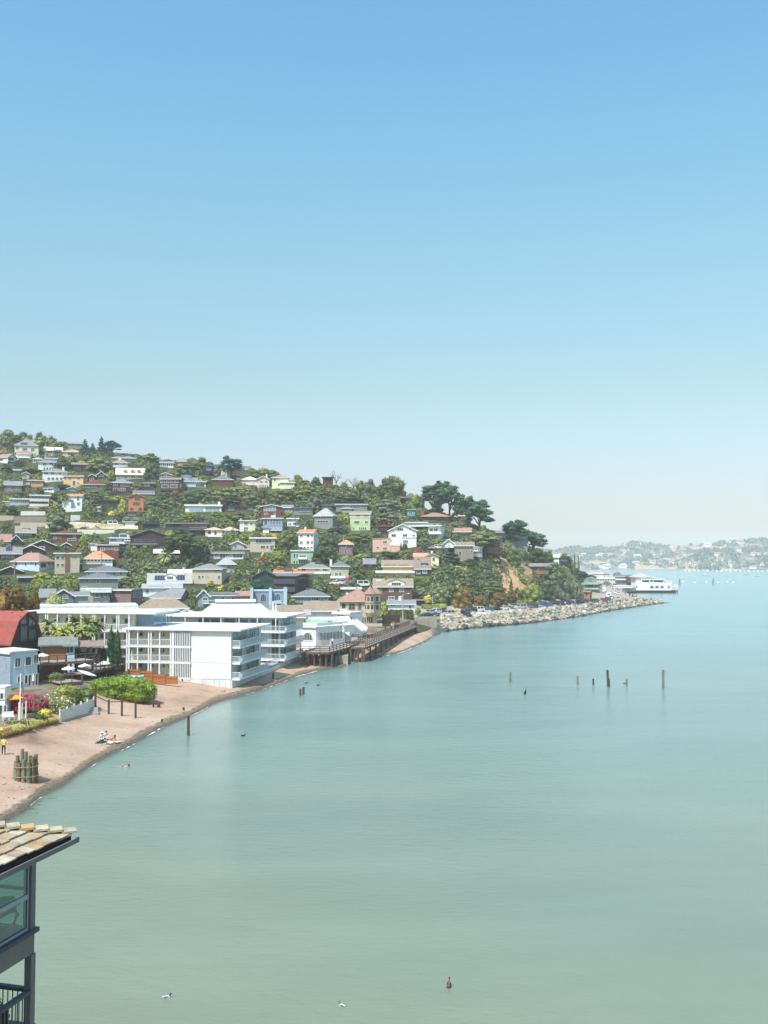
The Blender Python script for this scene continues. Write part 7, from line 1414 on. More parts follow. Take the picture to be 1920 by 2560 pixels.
# utility poles and street lamps
def pole(t, x, yt, yb, label, lamp=0, r=.14, mat=None, cross=True):
    g = gmust(*tp(t, x, yb)); H = at_y(*tp(t, x, yt), g.y).z - g.z; ro = empty('street_lamp' if lamp else 'utility_pole', g, 0, label, 'street lamp' if lamp else 'utility pole'); MB().tube([(0, 0, -.4), (0, 0, H)], [r, r * .7], 7).build('pole', mat or BARKG, ro)
    if lamp: MB().bar((0, 0, H), (1.3 * lamp, 0, H + .25), .09).build('arm', mat or BARKG, ro); MB().ell((1.6 * lamp, 0, H + .22), (.4, .2, .12), 8, 5).build('lamp_head', T('vlgrey'), ro)
    elif cross: blk(ro, 'crossarm', BARK, (-1.1, -.06, H - .9, 1.1, .06, H - .76))
pole('E', 152, 430, 600, 'stout utility pole in front of the pale blue hip roofed house', r=.3, cross=False); pole('E', 1052, 330, 560, 'thin utility pole before the white octagonal house'); pole('A', 1415, 360, 500, 'slim pole on the upper hill by the clipped trees', cross=False)
pole('I', 1274, 770, 1030, 'tall pale street lamp by the seawall hedge', lamp=1, r=.16, mat=T('lgrey')); pole('I', 1583, 785, 930, 'street lamp behind the car park hedge', lamp=1, r=.12, mat=T('lgrey')); pole('N', 430, 240, 430, 'leaning grey utility pole at the roadside', cross=False, r=.2)
pole('B', 1400, 690, 900, 'thin pole left of the small white modern house', cross=False, r=.1); pole('D', 140, 460, 520, 'slim lamp post under the twin cypresses', cross=False, r=.1); pole('C', 1058, 855, 925, 'street lamp with a white globe above the salmon roof', cross=False, r=.1)

# hillside walls, playground, van
def terrwall(label, t, x0, x1, yt, yb, matn, th=.4, cap=None, cat='retaining wall', slope=0):
    a = gmust(*tp(t, x0, yb)); q = tp(t, x1, yb + slope); b = at_y(q[0], q[1], a.y + 2); zt = at_y(*tp(t, x0, yt), a.y).z - a.z; L = (b - a).to_2d().length; mb = MB(); mb.box(0, 0, -2, L, th, max(.8, zt)); o = mb.build('retaining_wall', W(matn), None, label=label, cat=cat); o.location = a; o.rotation_euler = (0, 0, math.atan2(b.y - a.y, b.x - a.x)); HOUSES.append((tp(t, x0, 0)[0], tp(t, x1, 0)[0], tp(t, 0, yt)[1], tp(t, 0, yb)[1], a.y, label, None, 0)); return a
for args in [('wide cream retaining wall below the playground', 'A', 800, 1185, 1135, 1192, 'cream'), ('upper cream retaining wall beside the playground', 'A', 985, 1335, 1078, 1128, 'tan'), ('brown fenced tennis court wall at the left', 'A', 145, 480, 1000, 1070, 'taupe'), ('lower tan terrace wall below the tennis court', 'A', 210, 610, 1062, 1125, 'beige'),
             ('white zigzag garden wall under the Spanish villa', 'A', 680, 848, 915, 955, 'white'), ('white driveway wall left of the grey tree', 'A', 215, 470, 945, 990, 'offwhite'), ('tan roofed wall strip at the far left', 'A', -20, 140, 990, 1045, 'tan'), ('long cream wall under the van', 'A', 1180, 1400, 1100, 1140, 'cream'), ('white driveway edge below the villa', 'A', 735, 830, 985, 1050, 'white')]: terrwall(*args)
vs = []; fs = []
for i in range(31):
    for j in range(7):
        x = lerp(470, 1430, i / 30); g_ = gmust(*tp('A', x, lerp(interp(x, [470, 800, 1100, 1430], [1068, 1062, 1080, 1100]), interp(x, [470, 980, 1430], [1128, 1132, 1140]), j / 6))); vs.append((g_.x, g_.y, g_.z + .25))
for i in range(30):
    for j in range(6): a = i * 7 + j; fs.append((a, a + 1, a + 8, a + 7))
me = bpy.data.meshes.new('playground'); me.from_pydata(vs, [], fs); meshobj('playground', me, None, [ramp_ground('playground_ground', [hexc('#b8a68c', .85), hexc('#d6c6a8', .85)], .3)], kind='structure')
HOUSES.append((470 / 4.1475, 1430 / 4.1475, 1050 + 1062 / 4.1475, 1050 + 1140 / 4.1475, 420, 'playground', None, 0))
pg = gmust(*tp('A', 900, 1130)); ro = empty('climbing_frame', pg, 0, 'yellow posted playground climbing frame above the cream wall', 'climbing frame')
for k in range(6): blk(ro, 'post', T('yellow'), (-6 + k * 2.6, 0, 0, -5.85 + k * 2.6, .15, 3.4 - (k % 2)))
blk(ro, 'platform', T('wood'), (-3.4, -.8, 1.5, -.6, .8, 1.65)); mb = MB(); mb.bar((2, 0, 2.6), (6, -.5, .3), .7, .1); mb.build('slide', T('vlgrey'), ro); blk(ro, 'roof', T('wood'), (-3.6, -1, 3.3, -.4, 1, 3.5))
GLASSCAR = glassmat('car_glass', (.03, .035, .04), .05); TYRE = surf('tyre', (.02, .02, .02), .9); CHR = surf('wheel_rim', (.45, .45, .46), .35, metal=.6)
CARM = {}
def carpaint(c):
    if c not in CARM:
        m, n, l, p = newmat('car_' + c); p.inputs['Base Color'].default_value = (*hexc(dict(white='#ecebe8', silver='#b9bcbf', black='#1c1d20', dark='#33373d', blue='#3d6ea8', red='#b8263a', grey='#7d8186', purple='#7a2d58', navy='#26364f')[c], .9), 1); p.inputs['Roughness'].default_value = .25; p.inputs['Coat Weight'].default_value = .5; CARM[c] = m
    return CARM[c]
CARP = {}
def car_meshes(kind):
    if kind in CARP: return CARP[kind]
    Lc, Hc, W_ = {'sedan': (4.5, 1.42, 1.78), 'suv': (4.6, 1.75, 1.86), 'van': (5.2, 2.1, 1.95)}[kind]; b = MB(); hw = W_ / 2; x0, x1 = -Lc / 2, Lc / 2; bz = .95 if kind != 'sedan' else .85
    prof = [(x0, .35), (x0 + .05, bz - .1), (x0 + .9 if kind == 'sedan' else x0 + .15, bz), (x1 - 1.2, bz - .02), (x1 - .1, bz - .2), (x1, .4), (x1 - .15, .25), (x0 + .15, .25)]
    b.prism([(p[0], p[1]) for p in prof], 'y', -hw, hw); cab = {'sedan': [(x0 + .7, bz), (x0 + 1.3, Hc), (x1 - 1.9, Hc), (x1 - 1.15, bz)], 'suv': [(x0 + .1, bz), (x0 + .45, Hc), (x1 - 1.8, Hc), (x1 - 1.2, bz)], 'van': [(x0 + .08, bz), (x0 + .2, Hc), (x1 - 1.3, Hc), (x1 - .7, bz)]}[kind]
    n_ = len(cab); t = .12; b.add([(x, -hw + (.03 if z <= bz else t), z - (.003 if z <= bz else 0)) for x, z in cab] + [(x, hw - (.03 if z <= bz else t), z - (.003 if z <= bz else 0)) for x, z in cab], [tuple(range(n_))[::-1], tuple(range(n_, 2 * n_))] + [(i, (i + 1) % n_, n_ + (i + 1) % n_, n_ + i) for i in range(n_)])
    g = MB()
    for sy in (-1, 1):
        for (a, c) in ((.08, .48), (.53, .93)):
            P = []
            for (u, v) in ((a, .12), (c, .12), (c, .88), (a, .88)): xl = lerp(cab[0][0], cab[1][0], v); xr = lerp(cab[3][0], cab[2][0], v); P.append((lerp(xl, xr, u), sy * (lerp(hw - .03, hw - t, v) + .012), lerp(bz, Hc, v)))
            g.add(P, [(0, 1, 2, 3)])
    for (p, q, s_) in ((cab[3], cab[2], 1), (cab[0], cab[1], -1)): P = [(lerp(p[0], q[0], v) + .015 * s_, y_ * lerp(hw - .12, hw - t - .08, v), lerp(p[1], q[1], v) + .01) for v, y_ in ((.1, -1), (.1, 1), (.9, 1), (.9, -1))]; g.add(P, [(0, 1, 2, 3)])
    wm_ = MB(); wm_.tube([(0, -.11, 0), (0, .11, 0)], [.33, .33], 12); wm_.mat(1).tube([(0, -.12, 0), (0, .12, 0)], [.19, .19], 10); lm = MB().box(-.02, -.16, -.07, .02, .16, .07)
    def me(b_, nm, mats): o = b_.build(nm, mats); COL.objects.unlink(o); d = o.data; bpy.data.objects.remove(o); return d
    CARP[kind] = (me(b, 'body', [carpaint('white')]), me(g, 'window', [GLASSCAR]), me(wm_, 'wheel', [TYRE, CHR]), me(lm, 'headlight', [T('vlgrey')]), me(lm, 'tail_light', [T('red')]), x0, x1, hw); return CARP[kind]
def car(t, x, y, col, kind, heading, label, group='cars parked along the waterfront road'):
    P = gmust(*tp(t, x, y)); P.z = tz(P.x, P.y) + .035; cx_, cy_ = proj(P); rr_ = 2 / P.y * F; HOUSES.append((cx_ - rr_, cx_ + rr_, cy_ - rr_ * .7, cy_ + 1, P.y, label, None, 0)); b, g, w_, hl, tl, x0, x1, hw = car_meshes(kind); ro = empty('parked_car' if kind != 'van' else 'van', P, heading, label, 'car' if kind != 'van' else 'van', group)
    o = bpy.data.objects.new('body', b); o.material_slots[0].link = 'OBJECT'; o.material_slots[0].material = carpaint(col); link(o, ro); link(bpy.data.objects.new('window', g), ro)
    for xx in (x0 + .85, x1 - .85):
        for yy in (-hw + .06, hw - .06): o = bpy.data.objects.new('wheel', w_); o.location = (xx, yy, .33); link(o, ro)
    for yy in (-hw + .3, hw - .3): o = bpy.data.objects.new('headlight', hl); o.location = (x1 - .02, yy, .62); link(o, ro); o = bpy.data.objects.new('tail_light', tl); o.location = (x0 + .01, yy, .7); link(o, ro)
for (t, x, y, c, k, hd, lab) in [('Q', 330, 552, 'silver', 'suv', -2.6, 'silver car nearest the concrete parapet'), ('Q', 560, 532, 'grey', 'suv', -2.5, 'grey car behind the black rear facing car'), ('Q', 585, 560, 'black', 'suv', -1.2, 'black car seen from the rear by the rocks'), ('Q', 640, 505, 'black', 'suv', -2.5, 'black car left of the large white car'), ('Q', 740, 497, 'white', 'suv', -2.6, 'large white car in the left part of the row'),
    ('Q', 870, 492, 'blue', 'sedan', -2.6, 'bright blue low car in the row'), ('Q', 990, 482, 'black', 'sedan', -2.6, 'black sedan between the blue and the white car'), ('Q', 1097, 472, 'white', 'sedan', -2.6, 'white sedan right of the black sedan'), ('Q', 1335, 458, 'silver', 'suv', -2.6, 'silver car alone after the gap in the row'), ('Q', 1432, 447, 'grey', 'sedan', -2.6, 'grey car right of the silver one'),
    ('Q', 1492, 443, 'dark', 'suv', -2.5, 'dark car beside the round bright green tree'), ('Q', 1552, 441, 'silver', 'sedan', -2.6, 'silver car under the round bright green tree'), ('Q', 1630, 440, 'blue', 'suv', -2.6, 'blue car under the bluff trees'), ('Q', 160, 525, 'white', 'suv', -2.2, 'white car in the small car park'), ('Q', 20, 575, 'black', 'sedan', -2.6, 'black car by the white garage house'), ('Q', 80, 530, 'silver', 'sedan', -2.4, 'silver car behind the hedge in the car park'), ('Q', 230, 520, 'black', 'suv', -2.3, 'black car right of the white one in the car park'),
    ('N', 55, 420, 'dark', 'suv', -2.6, 'dark car leftmost under the tall conifers'), ('N', 120, 418, 'blue', 'sedan', -2.6, 'pale blue car under the conifer trunks'), ('N', 200, 412, 'black', 'suv', -2.6, 'black car below the small dark shed'), ('N', 272, 408, 'navy', 'suv', -2.6, 'navy car right of the shed'), ('N', 332, 404, 'black', 'sedan', -2.6, 'black sedan left of the purple car'), ('N', 388, 402, 'purple', 'sedan', -2.5, 'purple red car beside the leaning pole'), ('N', 458, 397, 'black', 'suv', -2.5, 'black car right of the leaning pole'),
    ('N', 500, 385, 'navy', 'suv', -2.4, 'navy car before the orange brown cottage'), ('N', 560, 384, 'dark', 'sedan', -2.3, 'dark car beside the yellow bush'), ('N', 640, 382, 'dark', 'suv', -2.2, 'dark car nearest the roadside left of the red car'), ('N', 730, 366, 'red', 'sedan', -2.4, 'bright red car at the bend'), ('N', 782, 360, 'dark', 'suv', -2.1, 'dark car right behind the red car'), ('N', 822, 344, 'white', 'suv', -2.0, 'white car at the end of the parked row'), ('N', 800, 325, 'white', 'van', -1.9, 'white van behind the parked cars at the bend'),
    ('N', 898, 353, 'silver', 'sedan', -1.75, 'silver car driving along the open road'), ('N', 872, 278, 'white', 'sedan', -1.8, 'white car far along the road'), ('N', 902, 292, 'white', 'sedan', -1.8, 'white car nearest the crowd on the road'), ('N', 742, 262, 'white', 'van', -1.9, 'white van beside the green waterfront building')]:
    car(t, x, y, c, k, hd, lab)
car('A', 1180, 1098, 'white', 'van', .15, 'white van parked above the cream retaining wall', None); car('C', 1240, 922, 'white', 'suv', 0, 'white car on the driveway by the grey cape house', None); car('C', 1180, 925, 'silver', 'sedan', .3, 'silver car left of the white one on the hill driveway', None); car('I', 580, 672, 'white', 'sedan', .1, 'white car under the cream bungalow terrace', None); car('I', 640, 668, 'silver', 'suv', .2, 'silver car beside the row of green bushes on the hill', None); car('I', 870, 690, 'white', 'van', .2, 'white truck behind the big brown shingle house', None); car('I', 1195, 1000, 'white', 'sedan', .2, 'white car half hidden by the street hedge', None)

# riprap
rnd = random.Random(8); RM = [surf('riprap_%d' % i, hexc(c, .85), .95, .3, 1.2, bump=.06, bscale=3) for i, c in enumerate(['#cbc3b2', '#aaa294', '#bfb29a', '#9d968a', '#b29e84'])]; DARKR = surf('riprap_wet', hexc('#5a5348', .8), .8, .3, 2)
proto_r = []
for s_ in range(7):
    mb = MB(); mb.ell((0, 0, 0), (1, .8, .62), 6, 4, .42, s_); o = mb.build('rock', [RM[0]]); COL.objects.unlink(o); proto_r.append(o.data)
cand = []
for k in range(1500):
    q = 1106 + (1655 - 1106) * (rnd.random() ** 1.15); s0, s1 = SDF(q) - 1.2, semantic(q, 5) + 1.2; u = rnd.random(); d = lerp(s0, s1, u); x = (q - 960) / F * d; r = rnd.choice([rnd.uniform(.35, .7), rnd.uniform(.6, 1.35)]) * (1.1 if q < 1300 else .9); z = max(tz(x, d), -.25) + .12 * r; cand.append((r / d, x, d, z, r, u))
cand.sort(reverse=True); grey_stuff = MB()
for i, (_, x, d, z, r, u) in enumerate(cand):
    if i < 298:
        o = bpy.data.objects.new('rock', proto_r[i % 7]); o.material_slots[0].link = 'OBJECT'; o.material_slots[0].material = DARKR if z < .35 and u < .12 else RM[rnd.randrange(5)]
        o.location = (x, d, z); o.scale = (r, r, r); o.rotation_euler = (rnd.uniform(-.5, .5), rnd.uniform(-.5, .5), rnd.uniform(0, 6.28)); link(o, None, 'pale angular boulder of the rock bank below the road', 'rock', 'boulders of the rock bank')
    else:
        grey_stuff.cur = 5 if z < .3 and u < .12 else rnd.randrange(5); grey_stuff.ell((x, d, z), (r, r * .8, r * .62), 6, 4, .28, i, rnd.uniform(0, 3))
grey_stuff.build('riprap', RM + [DARKR], kind='stuff')
mb = MB(); rnd = random.Random(4)
for k in range(90): q = rnd.uniform(1090, 1640); d = SDF(q) - rnd.uniform(-.3, .9); mb.ell(((q - 960) / F * d, d, .02), (rnd.uniform(.2, .6), .3, .25), 6, 4, .3, k)
mb.build('wet_stones', DARKR, kind='stuff')
mb = MB()
rnd = random.Random(6)
for k in range(300): q = rnd.uniform(-20, 740); d = SDF(q) + rnd.uniform(.3, 20) * rnd.random() ** 2; x = (q - 960) / F * d; r = rnd.uniform(.03, .08); mb.ell((x, d, tz(x, d) + .03), (r * rnd.uniform(1, 2.5), r, r * .5), 5, 3, .3, k)
mb.build('beach_debris', surf('debris', hexc('#6d5f50', .8), .9, .5, .5), kind='stuff')
a = gmust(*tp('I', 1072, 1078)); b = gmust(*tp('I', 1245, 1062)); mb = MB(); mb.box(0, 0, -1, (b - a).to_2d().length, .3, 2.2); o = mb.build('garden_wall', W('brown'), None, label='dark brown wooden garden wall below the street hedge', cat='wall'); o.location = a; o.rotation_euler = (0, 0, math.atan2(b.y - a.y, b.x - a.x))

# wharf end of town
h('D', 'grey green waterfront building with stacked balconies', (1290, 1000, 1415, 1175), ('gf', 975), 'greygreen', 'mint', dist=512, D=14, win='b1330,1015,1375,1060,2;1330,1085,1385,1115,2;r1395,1085,1414,1110,1', bal='s1262,1065,1440,1080;s1262,1118,1440,1132', trim='mint', vol=[dict(box=(1300, 1070, 1475, 1175), roof=('flat', 1062), f=-2, D=9, W='greygreen', rc='mint')])
h('N', 'orange brown cottage at the roadside', (515, 258, 582, 372), ('gs', 246), 'wood', 'grey', sx=602, trim='wood', win='545,265,560,300,2;530,330,570,365,2')
h('N', 'small brown kiosk behind the yellow bush', (600, 300, 700, 345), ('flat', 292), 'midbrown', 'taupe', dist=490)
plant('N', 'round', 'yel', 625, 265, 345, 80, dist=482); plant('N', 'round', 'lime', 700, 285, 340, 120, dist=486); plant('N', 'bush', 'oak', 745, 285, 330, 60, dist=488)
h('N', 'long low white building with dark windows behind the crowd', (660, 118, 920, 190), ('flat', 106), 'vlgrey', 'offwhite', dist=730, D=20, win='r668,122,915,138,9;r680,160,900,180,6')
h('N', 'pale upper storey above the long low white building', (735, 85, 830, 105), ('hip', 72), 'offwhite', 'rooftan', dist=745, D=14); h('N', 'brown mansard roof behind the white buildings', (718, 62, 800, 75), ('hip', 45), 'midbrown', 'pinkbrown', dist=800, D=14)
h('N', 'pale roofed low building left of the wharf', (540, 62, 735, 95), ('hip', 42), 'offwhite', 'rose', dist=780, D=18); h('N', 'grey building with verandas left of the waterfront restaurant', (865, 92, 1000, 180), ('flat', 78), 'slate', 'grey', dist=690, D=16, win='r875,100,990,115,5;r875,130,990,150,5', bal='s870,120,1000,128')
h('N', 'dark flat roofed hall beside the restaurant', (985, 90, 1095, 180), ('flat', 76), 'navy', 'grey', dist=675, D=16, win='r1000,98,1085,130,4', bal='s1000,140,1092,152', trim='brick'); h('N', 'small tan gabled roof at the head of the road', (880, 168, 950, 195), ('gf', 150), 'tan', 'rooftan', dist=700, D=10)
h('N', 'white shed roofs behind the green building', (655, 60, 720, 100), ('gs', 50), 'white', 'white', dist=820, D=10)
plant('N', 'oak', 'greyish', 895, 22, 85, 130, dist=760, lab='round grey green tree above the wharf roofs'); plant('N', 'oak', 'greyish', 770, 135, 190, 100, dist=690); plant('N', 'oak', 'olive', 860, 150, 200, 70, dist=680, lab='small olive tree at the head of the crowded road'); plant('N', 'oak', 'oak', 800, 165, 195, 60, dist=672, lab='low tree among the crowd at the far road end')
# restaurant on piles
RD = 621
def np_(x, y, d=RD): return at_y(*tp('N', x, y), d)
wr = empty('wharf_restaurant', np_(1090, 243), 0, 'white restaurant with three arched windows standing on piles over the bay', 'restaurant'); O2 = wr.location
def nx(x): return np_(x, 243).x - O2.x
def nz2(y, d=RD): return at_y(*tp('N', 1090, y), d).z - O2.z
WW = W('white')
wb = MB(); wb.box(nx(1090), 0, 0, nx(1480), 12, nz2(165)); wb.build('wall', WW, wr); wb = MB(); wb.box(nx(1145), 1, nz2(165), nx(1402), 11, nz2(128)); wb.build('wall', WW, wr); wb = MB(); wb.box(nx(1100), 2.2, nz2(165), nx(1144), 14, nz2(100)); wb.build('wall', W('vlgrey'), wr)
blk(wr, 'roof', T('white'), (nx(1160), .2, nz2(128), nx(1410), 11.6, nz2(120))); rb = MB(); roof_mesh(rb, 'hip', nx(1090), nx(1260), 2, 16, nz2(100), nz2(55), .6); rb.build('roof', R('beige'), wr); rb = MB(); roof_mesh(rb, 'hip', nx(1250), nx(1350), 4, 14, nz2(106), nz2(82), .4); rb.build('roof', R('lgrey'), wr)
rb = MB(); roof_mesh(rb, 'gs', nx(1403), nx(1500), 1, 10, nz2(165), nz2(140), .3); rb.build('roof', R('beige'), wr)
wb = MB(); wb.box(nx(1482), 1.5, nz2(205), nx(1552), 9, nz2(185)); wb.build('awning', T('white'), wr)
for k in range(3): window(wr, (nx(1245 + 55 * k), nz2(222)), (nx(1287 + 55 * k), nz2(190)), 3, 'f', 0, T('vlgrey'), GL, 'a')
for (a, b, n_) in ((1163, 1240, 3), (1252, 1282, 1), (1290, 1396, 4)): window(wr, (nx(a), nz2(158)), (nx(b), nz2(133)), n_, 'f', 1, T('white'), GL, 'p')
window(wr, (nx(1432), nz2(222)), (nx(1468), nz2(190)), 2, 'f', 0, T('vlgrey'), GLB); window(wr, (nx(1088 + 4), nz2(218)), (nx(1108), nz2(192)), 1, 'f', 0, T('white'), GL); window(wr, (nx(1195), nz2(110)), (nx(1215), nz2(105)), 1, 'f', 2.2, T('white'), GL)
pd = empty('pile_pier', np_(990, 250), 0, 'dark piled pier deck under the white wharf restaurant', 'pier'); O3 = pd.location; f_ = lambda x: np_(x, 250).x - O3.x
blk(pd, 'deck', T('grey'), (f_(960), -.6, .3, f_(1550), 16, nz2(243) + O2.z - O3.z - .02))
for k in range(34):
    for q in range(3): x_ = lerp(f_(985), f_(1545), k / 33); mb = MB(); mb.tube([(x_, .2 + q * 5, -O3.z - 1.5), (x_, .2 + q * 5, .29)], [.24, .24], 6); mb.build('pile', DK, pd)
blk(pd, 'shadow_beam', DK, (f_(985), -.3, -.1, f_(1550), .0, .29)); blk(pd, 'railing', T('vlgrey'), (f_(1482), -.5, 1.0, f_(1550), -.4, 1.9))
# parasols on the quay
for k in range(12): parasol('white parasol in the rows on the restaurant quay', 'N', 870 + (k % 6) * 32, 190 + (k // 6) * 18, 222 + (k // 6) * 12, 640 - (k // 6) * 25, T('white'), 1.9)['group'] = 'white parasols on the restaurant quay'
qd = [np_(860, 232, 650), np_(1095, 250, 622), np_(1095, 200, 700), np_(900, 190, 720)]; q1 = [Vector((p.x, p.y)) for p in qd]
mb = MB(); mb.prism([(p.x, p.y) for p in (Vector((np_(905, 262, 575).x, 575)), Vector((np_(1000, 262, 615).x, 615)), Vector((np_(1095, 262, 622).x, 622)), Vector((np_(1095, 200, 700).x, 720)), Vector((np_(860, 200, 700).x, 720)))], 'z', 1.2, 3.72); mb.build('quay', surf('quay_mat', hexc('#a79f92', .8), .9), kind='structure')

# channel markers and boats
def sailboat(x, y, Lp, Hm, label, hullc='white', blue=False):
    P = on_z(x, y, 0); L = Lp / F * P.y; ro = empty('sailboat' if Hm else 'motorboat', P, .3, label, 'sailboat' if Hm else 'motorboat'); mb = MB(); n_ = 8
    for k in range(n_ + 1):
        t = k / n_ * 2 - 1; w_ = L * .14 * (1 - max(0, t) ** 2) ** .6 * (1 if t > -.8 else .85) + .02; mb.v += [(t * L / 2, -w_, L * .11), (t * L / 2 * .94, 0, -.15), (t * L / 2, w_, L * .11)]
    for k in range(n_): a = k * 3; mb.f += [(a, a + 1, a + 4, a + 3), (a + 1, a + 2, a + 5, a + 4), (a + 2, a, a + 3, a + 5)]; mb.m += [0, 0, 0]
    mb.build('hull', T(hullc), ro); blk(ro, 'cabin', T('offwhite'), (-L * .2, -L * .07, L * .111, L * .15, L * .07, L * .18)); 
    if Hm: H = Hm / F * P.y; MB().tube([(L * .05, 0, L * .1), (L * .05, 0, H)], [.16, .1], 6).build('mast', T('vlgrey'), ro); MB().tube([(L * .05, 0, L * .25), (-L * .38, 0, L * .25)], [.14, .14], 6).build('boom', T('cream' if not blue else 'navy'), ro)
for a in [(1705, 1448, 13, 20, 'white sailboat just right of the wharf restaurant'), (1764, 1440, 17, 16, 'sailboat with cream cover, left of the tall masted one'), (1827, 1453, 13, 36, 'tall masted white sailboat nearest the viewer'), (1822, 1440, 9, 12, 'small pale sailboat behind the tall masted one'), (1864, 1437, 12, 22, 'sailboat with dark hull near the far shore', 'navy'), (1894, 1442, 13, 0, 'white motorboat at the right edge of the bay'), (1679, 1435, 9, 0, 'little white motorboat behind the wharf restaurant'), (1763, 1428, 7, 0, 'tiny white boat close under the far shore')]: sailboat(*a)
for k, (x, y) in enumerate([(1708, 1455), (1737, 1457), (1766, 1456), (1795, 1457), (1819, 1455), (1833, 1457)]): P = on_z(x, y, 0); o = MB().ell((0, 0, .3), (.8, .8, .7), 8, 5).build('buoy', T('white'), None, label='small round white mooring buoy in the line across the bay', cat='buoy', group='white mooring buoys'); o.location = P
for (x, y, lab) in ((1699, 1462, 'dark three legged channel marker beside the restaurant pier'), (1783, 1461, 'thin grey channel marker in the open bay')):
    P = on_z(x, y, 0); ro = empty('channel_marker', P, 0, lab, 'channel marker')
    for k in range(3): a = k * 2.1; MB().tube([(math.cos(a) * .9, math.sin(a) * .9, -.5), (0, 0, 5.4)], [.2, .15], 6).build('pile', DK, ro)
for k in range(26):
    x = 1702 + k * 8.6 + (k % 4) * 2; y = 1427.5; P = on_z(x, y + (k % 3) * .25, 0); L = 3 + (k * 5) % 4; b0 = MB().box(-L / 2, -1, 0, L / 2, 1, .8).box(-L * .3, -.8, .8, L * .25, .8, 1.6)
    o = b0.build('moored_boat', W('white' if k % 3 else 'vlgrey'), None, label='pale boat moored in the line along the far shore', cat='boat', group='boats moored along the far shore'); o.location = P; o.rotation_euler = (0, 0, (k % 5 - 2) * .1)

# ---------------------------------------------------------------- people and birds
SK = surf('skin', hexc('#c89478', .9), .6, .06, 3); SKD = surf('skin_tan', hexc('#a8745a', .9), .6, .06, 3); HAIR = surf('hair_dark', hexc('#2c211c', .9), .6)
def body(name, J, E, mats, rule, parent, lv=1):
    """one continuous skinned figure; J: name -> (x,y,z,r); E: pairs; rule gives the material of a face"""
    me = bpy.data.meshes.new(name); ks = list(J); me.from_pydata([J[k][:3] for k in ks], [(ks.index(a), ks.index(b)) for a, b in E], []); o = bpy.data.objects.new(name, me); COL.objects.link(o)
    m = o.modifiers.new('skin', 'SKIN'); s_ = o.modifiers.new('sub', 'SUBSURF'); s_.levels = lv; sv = me.skin_vertices[0].data
    for i, k in enumerate(ks): sv[i].radius = (J[k][3], J[k][3] * (.72 if k in ('hip', 'waist', 'chest') else 1)); sv[i].use_root = k == 'hip'
    dg = bpy.context.evaluated_depsgraph_get(); me2 = bpy.data.meshes.new_from_object(o.evaluated_get(dg)); bpy.data.objects.remove(o)
    me2.materials.clear(); [me2.materials.append(q) for q in mats]
    for p in me2.polygons: c = p.center; p.material_index = rule(c); p.use_smooth = True
    return link(bpy.data.objects.new(name, me2), parent)
def hand_geo(mb, w, fwd, side, s_=1.0):
    """palm, four fingers and a thumb from the wrist w"""
    w = Vector(w[:3]); f = Vector(fwd).normalized(); s = Vector(side).normalized(); n = f.cross(s); mb.ell(tuple(w + f * .045 * s_), (.042 * s_, .042 * s_, .03 * s_), 7, 5)
    for k, L in enumerate((.065, .075, .07, .055)): a = w + f * .075 * s_ + s * (.032 - k * .021) * s_; mb.tube([tuple(a), tuple(a + f * L * .5 * s_ - n * .006), tuple(a + f * L * s_ - n * .02)], [.0095 * s_, .009 * s_, .007 * s_], 5)
    a = w + f * .03 * s_ + s * .038 * s_; mb.tube([tuple(a), tuple(a + (f * .6 + s * .8).normalized() * .055 * s_)], [.011 * s_, .008 * s_], 5)
def face(mb, c, f, r=.105):
    c = Vector(c); f = Vector(f).normalized(); s = Vector((0, 0, 1)).cross(f).normalized(); mb.ell(tuple(c + f * r * .98 + Vector((0, 0, -.015))), (.013, .013, .02), 6, 4)
    for q in (-1, 1): mb.ell(tuple(c + s * q * r * .93), (.02, .02, .03), 6, 4)
    mb.cur = 1
    for q in (-1, 1): mb.ell(tuple(c + f * r * .88 + s * q * .035 + Vector((0, 0, .01))), (.012, .012, .01), 6, 4)
    mb.ell(tuple(c + f * r * .9 - Vector((0, 0, .05))), (.02, .02, .006), 6, 4); mb.cur = 0
STAND = dict(hip=(0, 0, .92, .15), waist=(0, 0, 1.08, .125), chest=(0, 0, 1.32, .155), neck=(0, 0, 1.46, .055), head=(0, -.015, 1.57, .09), top=(0, -.01, 1.63, .08), hl=(.09, 0, .86, .09), kl=(.11, -.01, .48, .06), al=(.12, .02, .09, .042), fl=(.13, -.13, .04, .035), hr=(-.09, 0, .86, .09), kr=(-.11, -.01, .48, .06), ar=(-.12, .02, .09, .042), fr=(-.13, -.13, .04, .035),
    sl=(.17, 0, 1.38, .055), el=(.24, .03, 1.12, .042), wl=(.25, -.08, .9, .03), sr=(-.17, 0, 1.38, .055), er=(-.24, .03, 1.12, .042), wr=(-.25, -.08, .9, .03))
EDG = [('hip', 'waist'), ('waist', 'chest'), ('chest', 'neck'), ('neck', 'head'), ('head', 'top'), ('hip', 'hl'), ('hl', 'kl'), ('kl', 'al'), ('al', 'fl'), ('hip', 'hr'), ('hr', 'kr'), ('kr', 'ar'), ('ar', 'fr'), ('chest', 'sl'), ('sl', 'el'), ('el', 'wl'), ('chest', 'sr'), ('sr', 'er'), ('er', 'wr')]
YEL = surf('top_yellow', hexc('#e4e07a', .9), .8); BLK = surf('trousers_black', hexc('#26242a', .9), .9); NAV = surf('cloth_navy', hexc('#2a2f4c', .9), .9); WHT = surf('cloth_white', (.78, .78, .76), .9); PNK = surf('cloth_pink', hexc('#dca0a4', .9), .9)
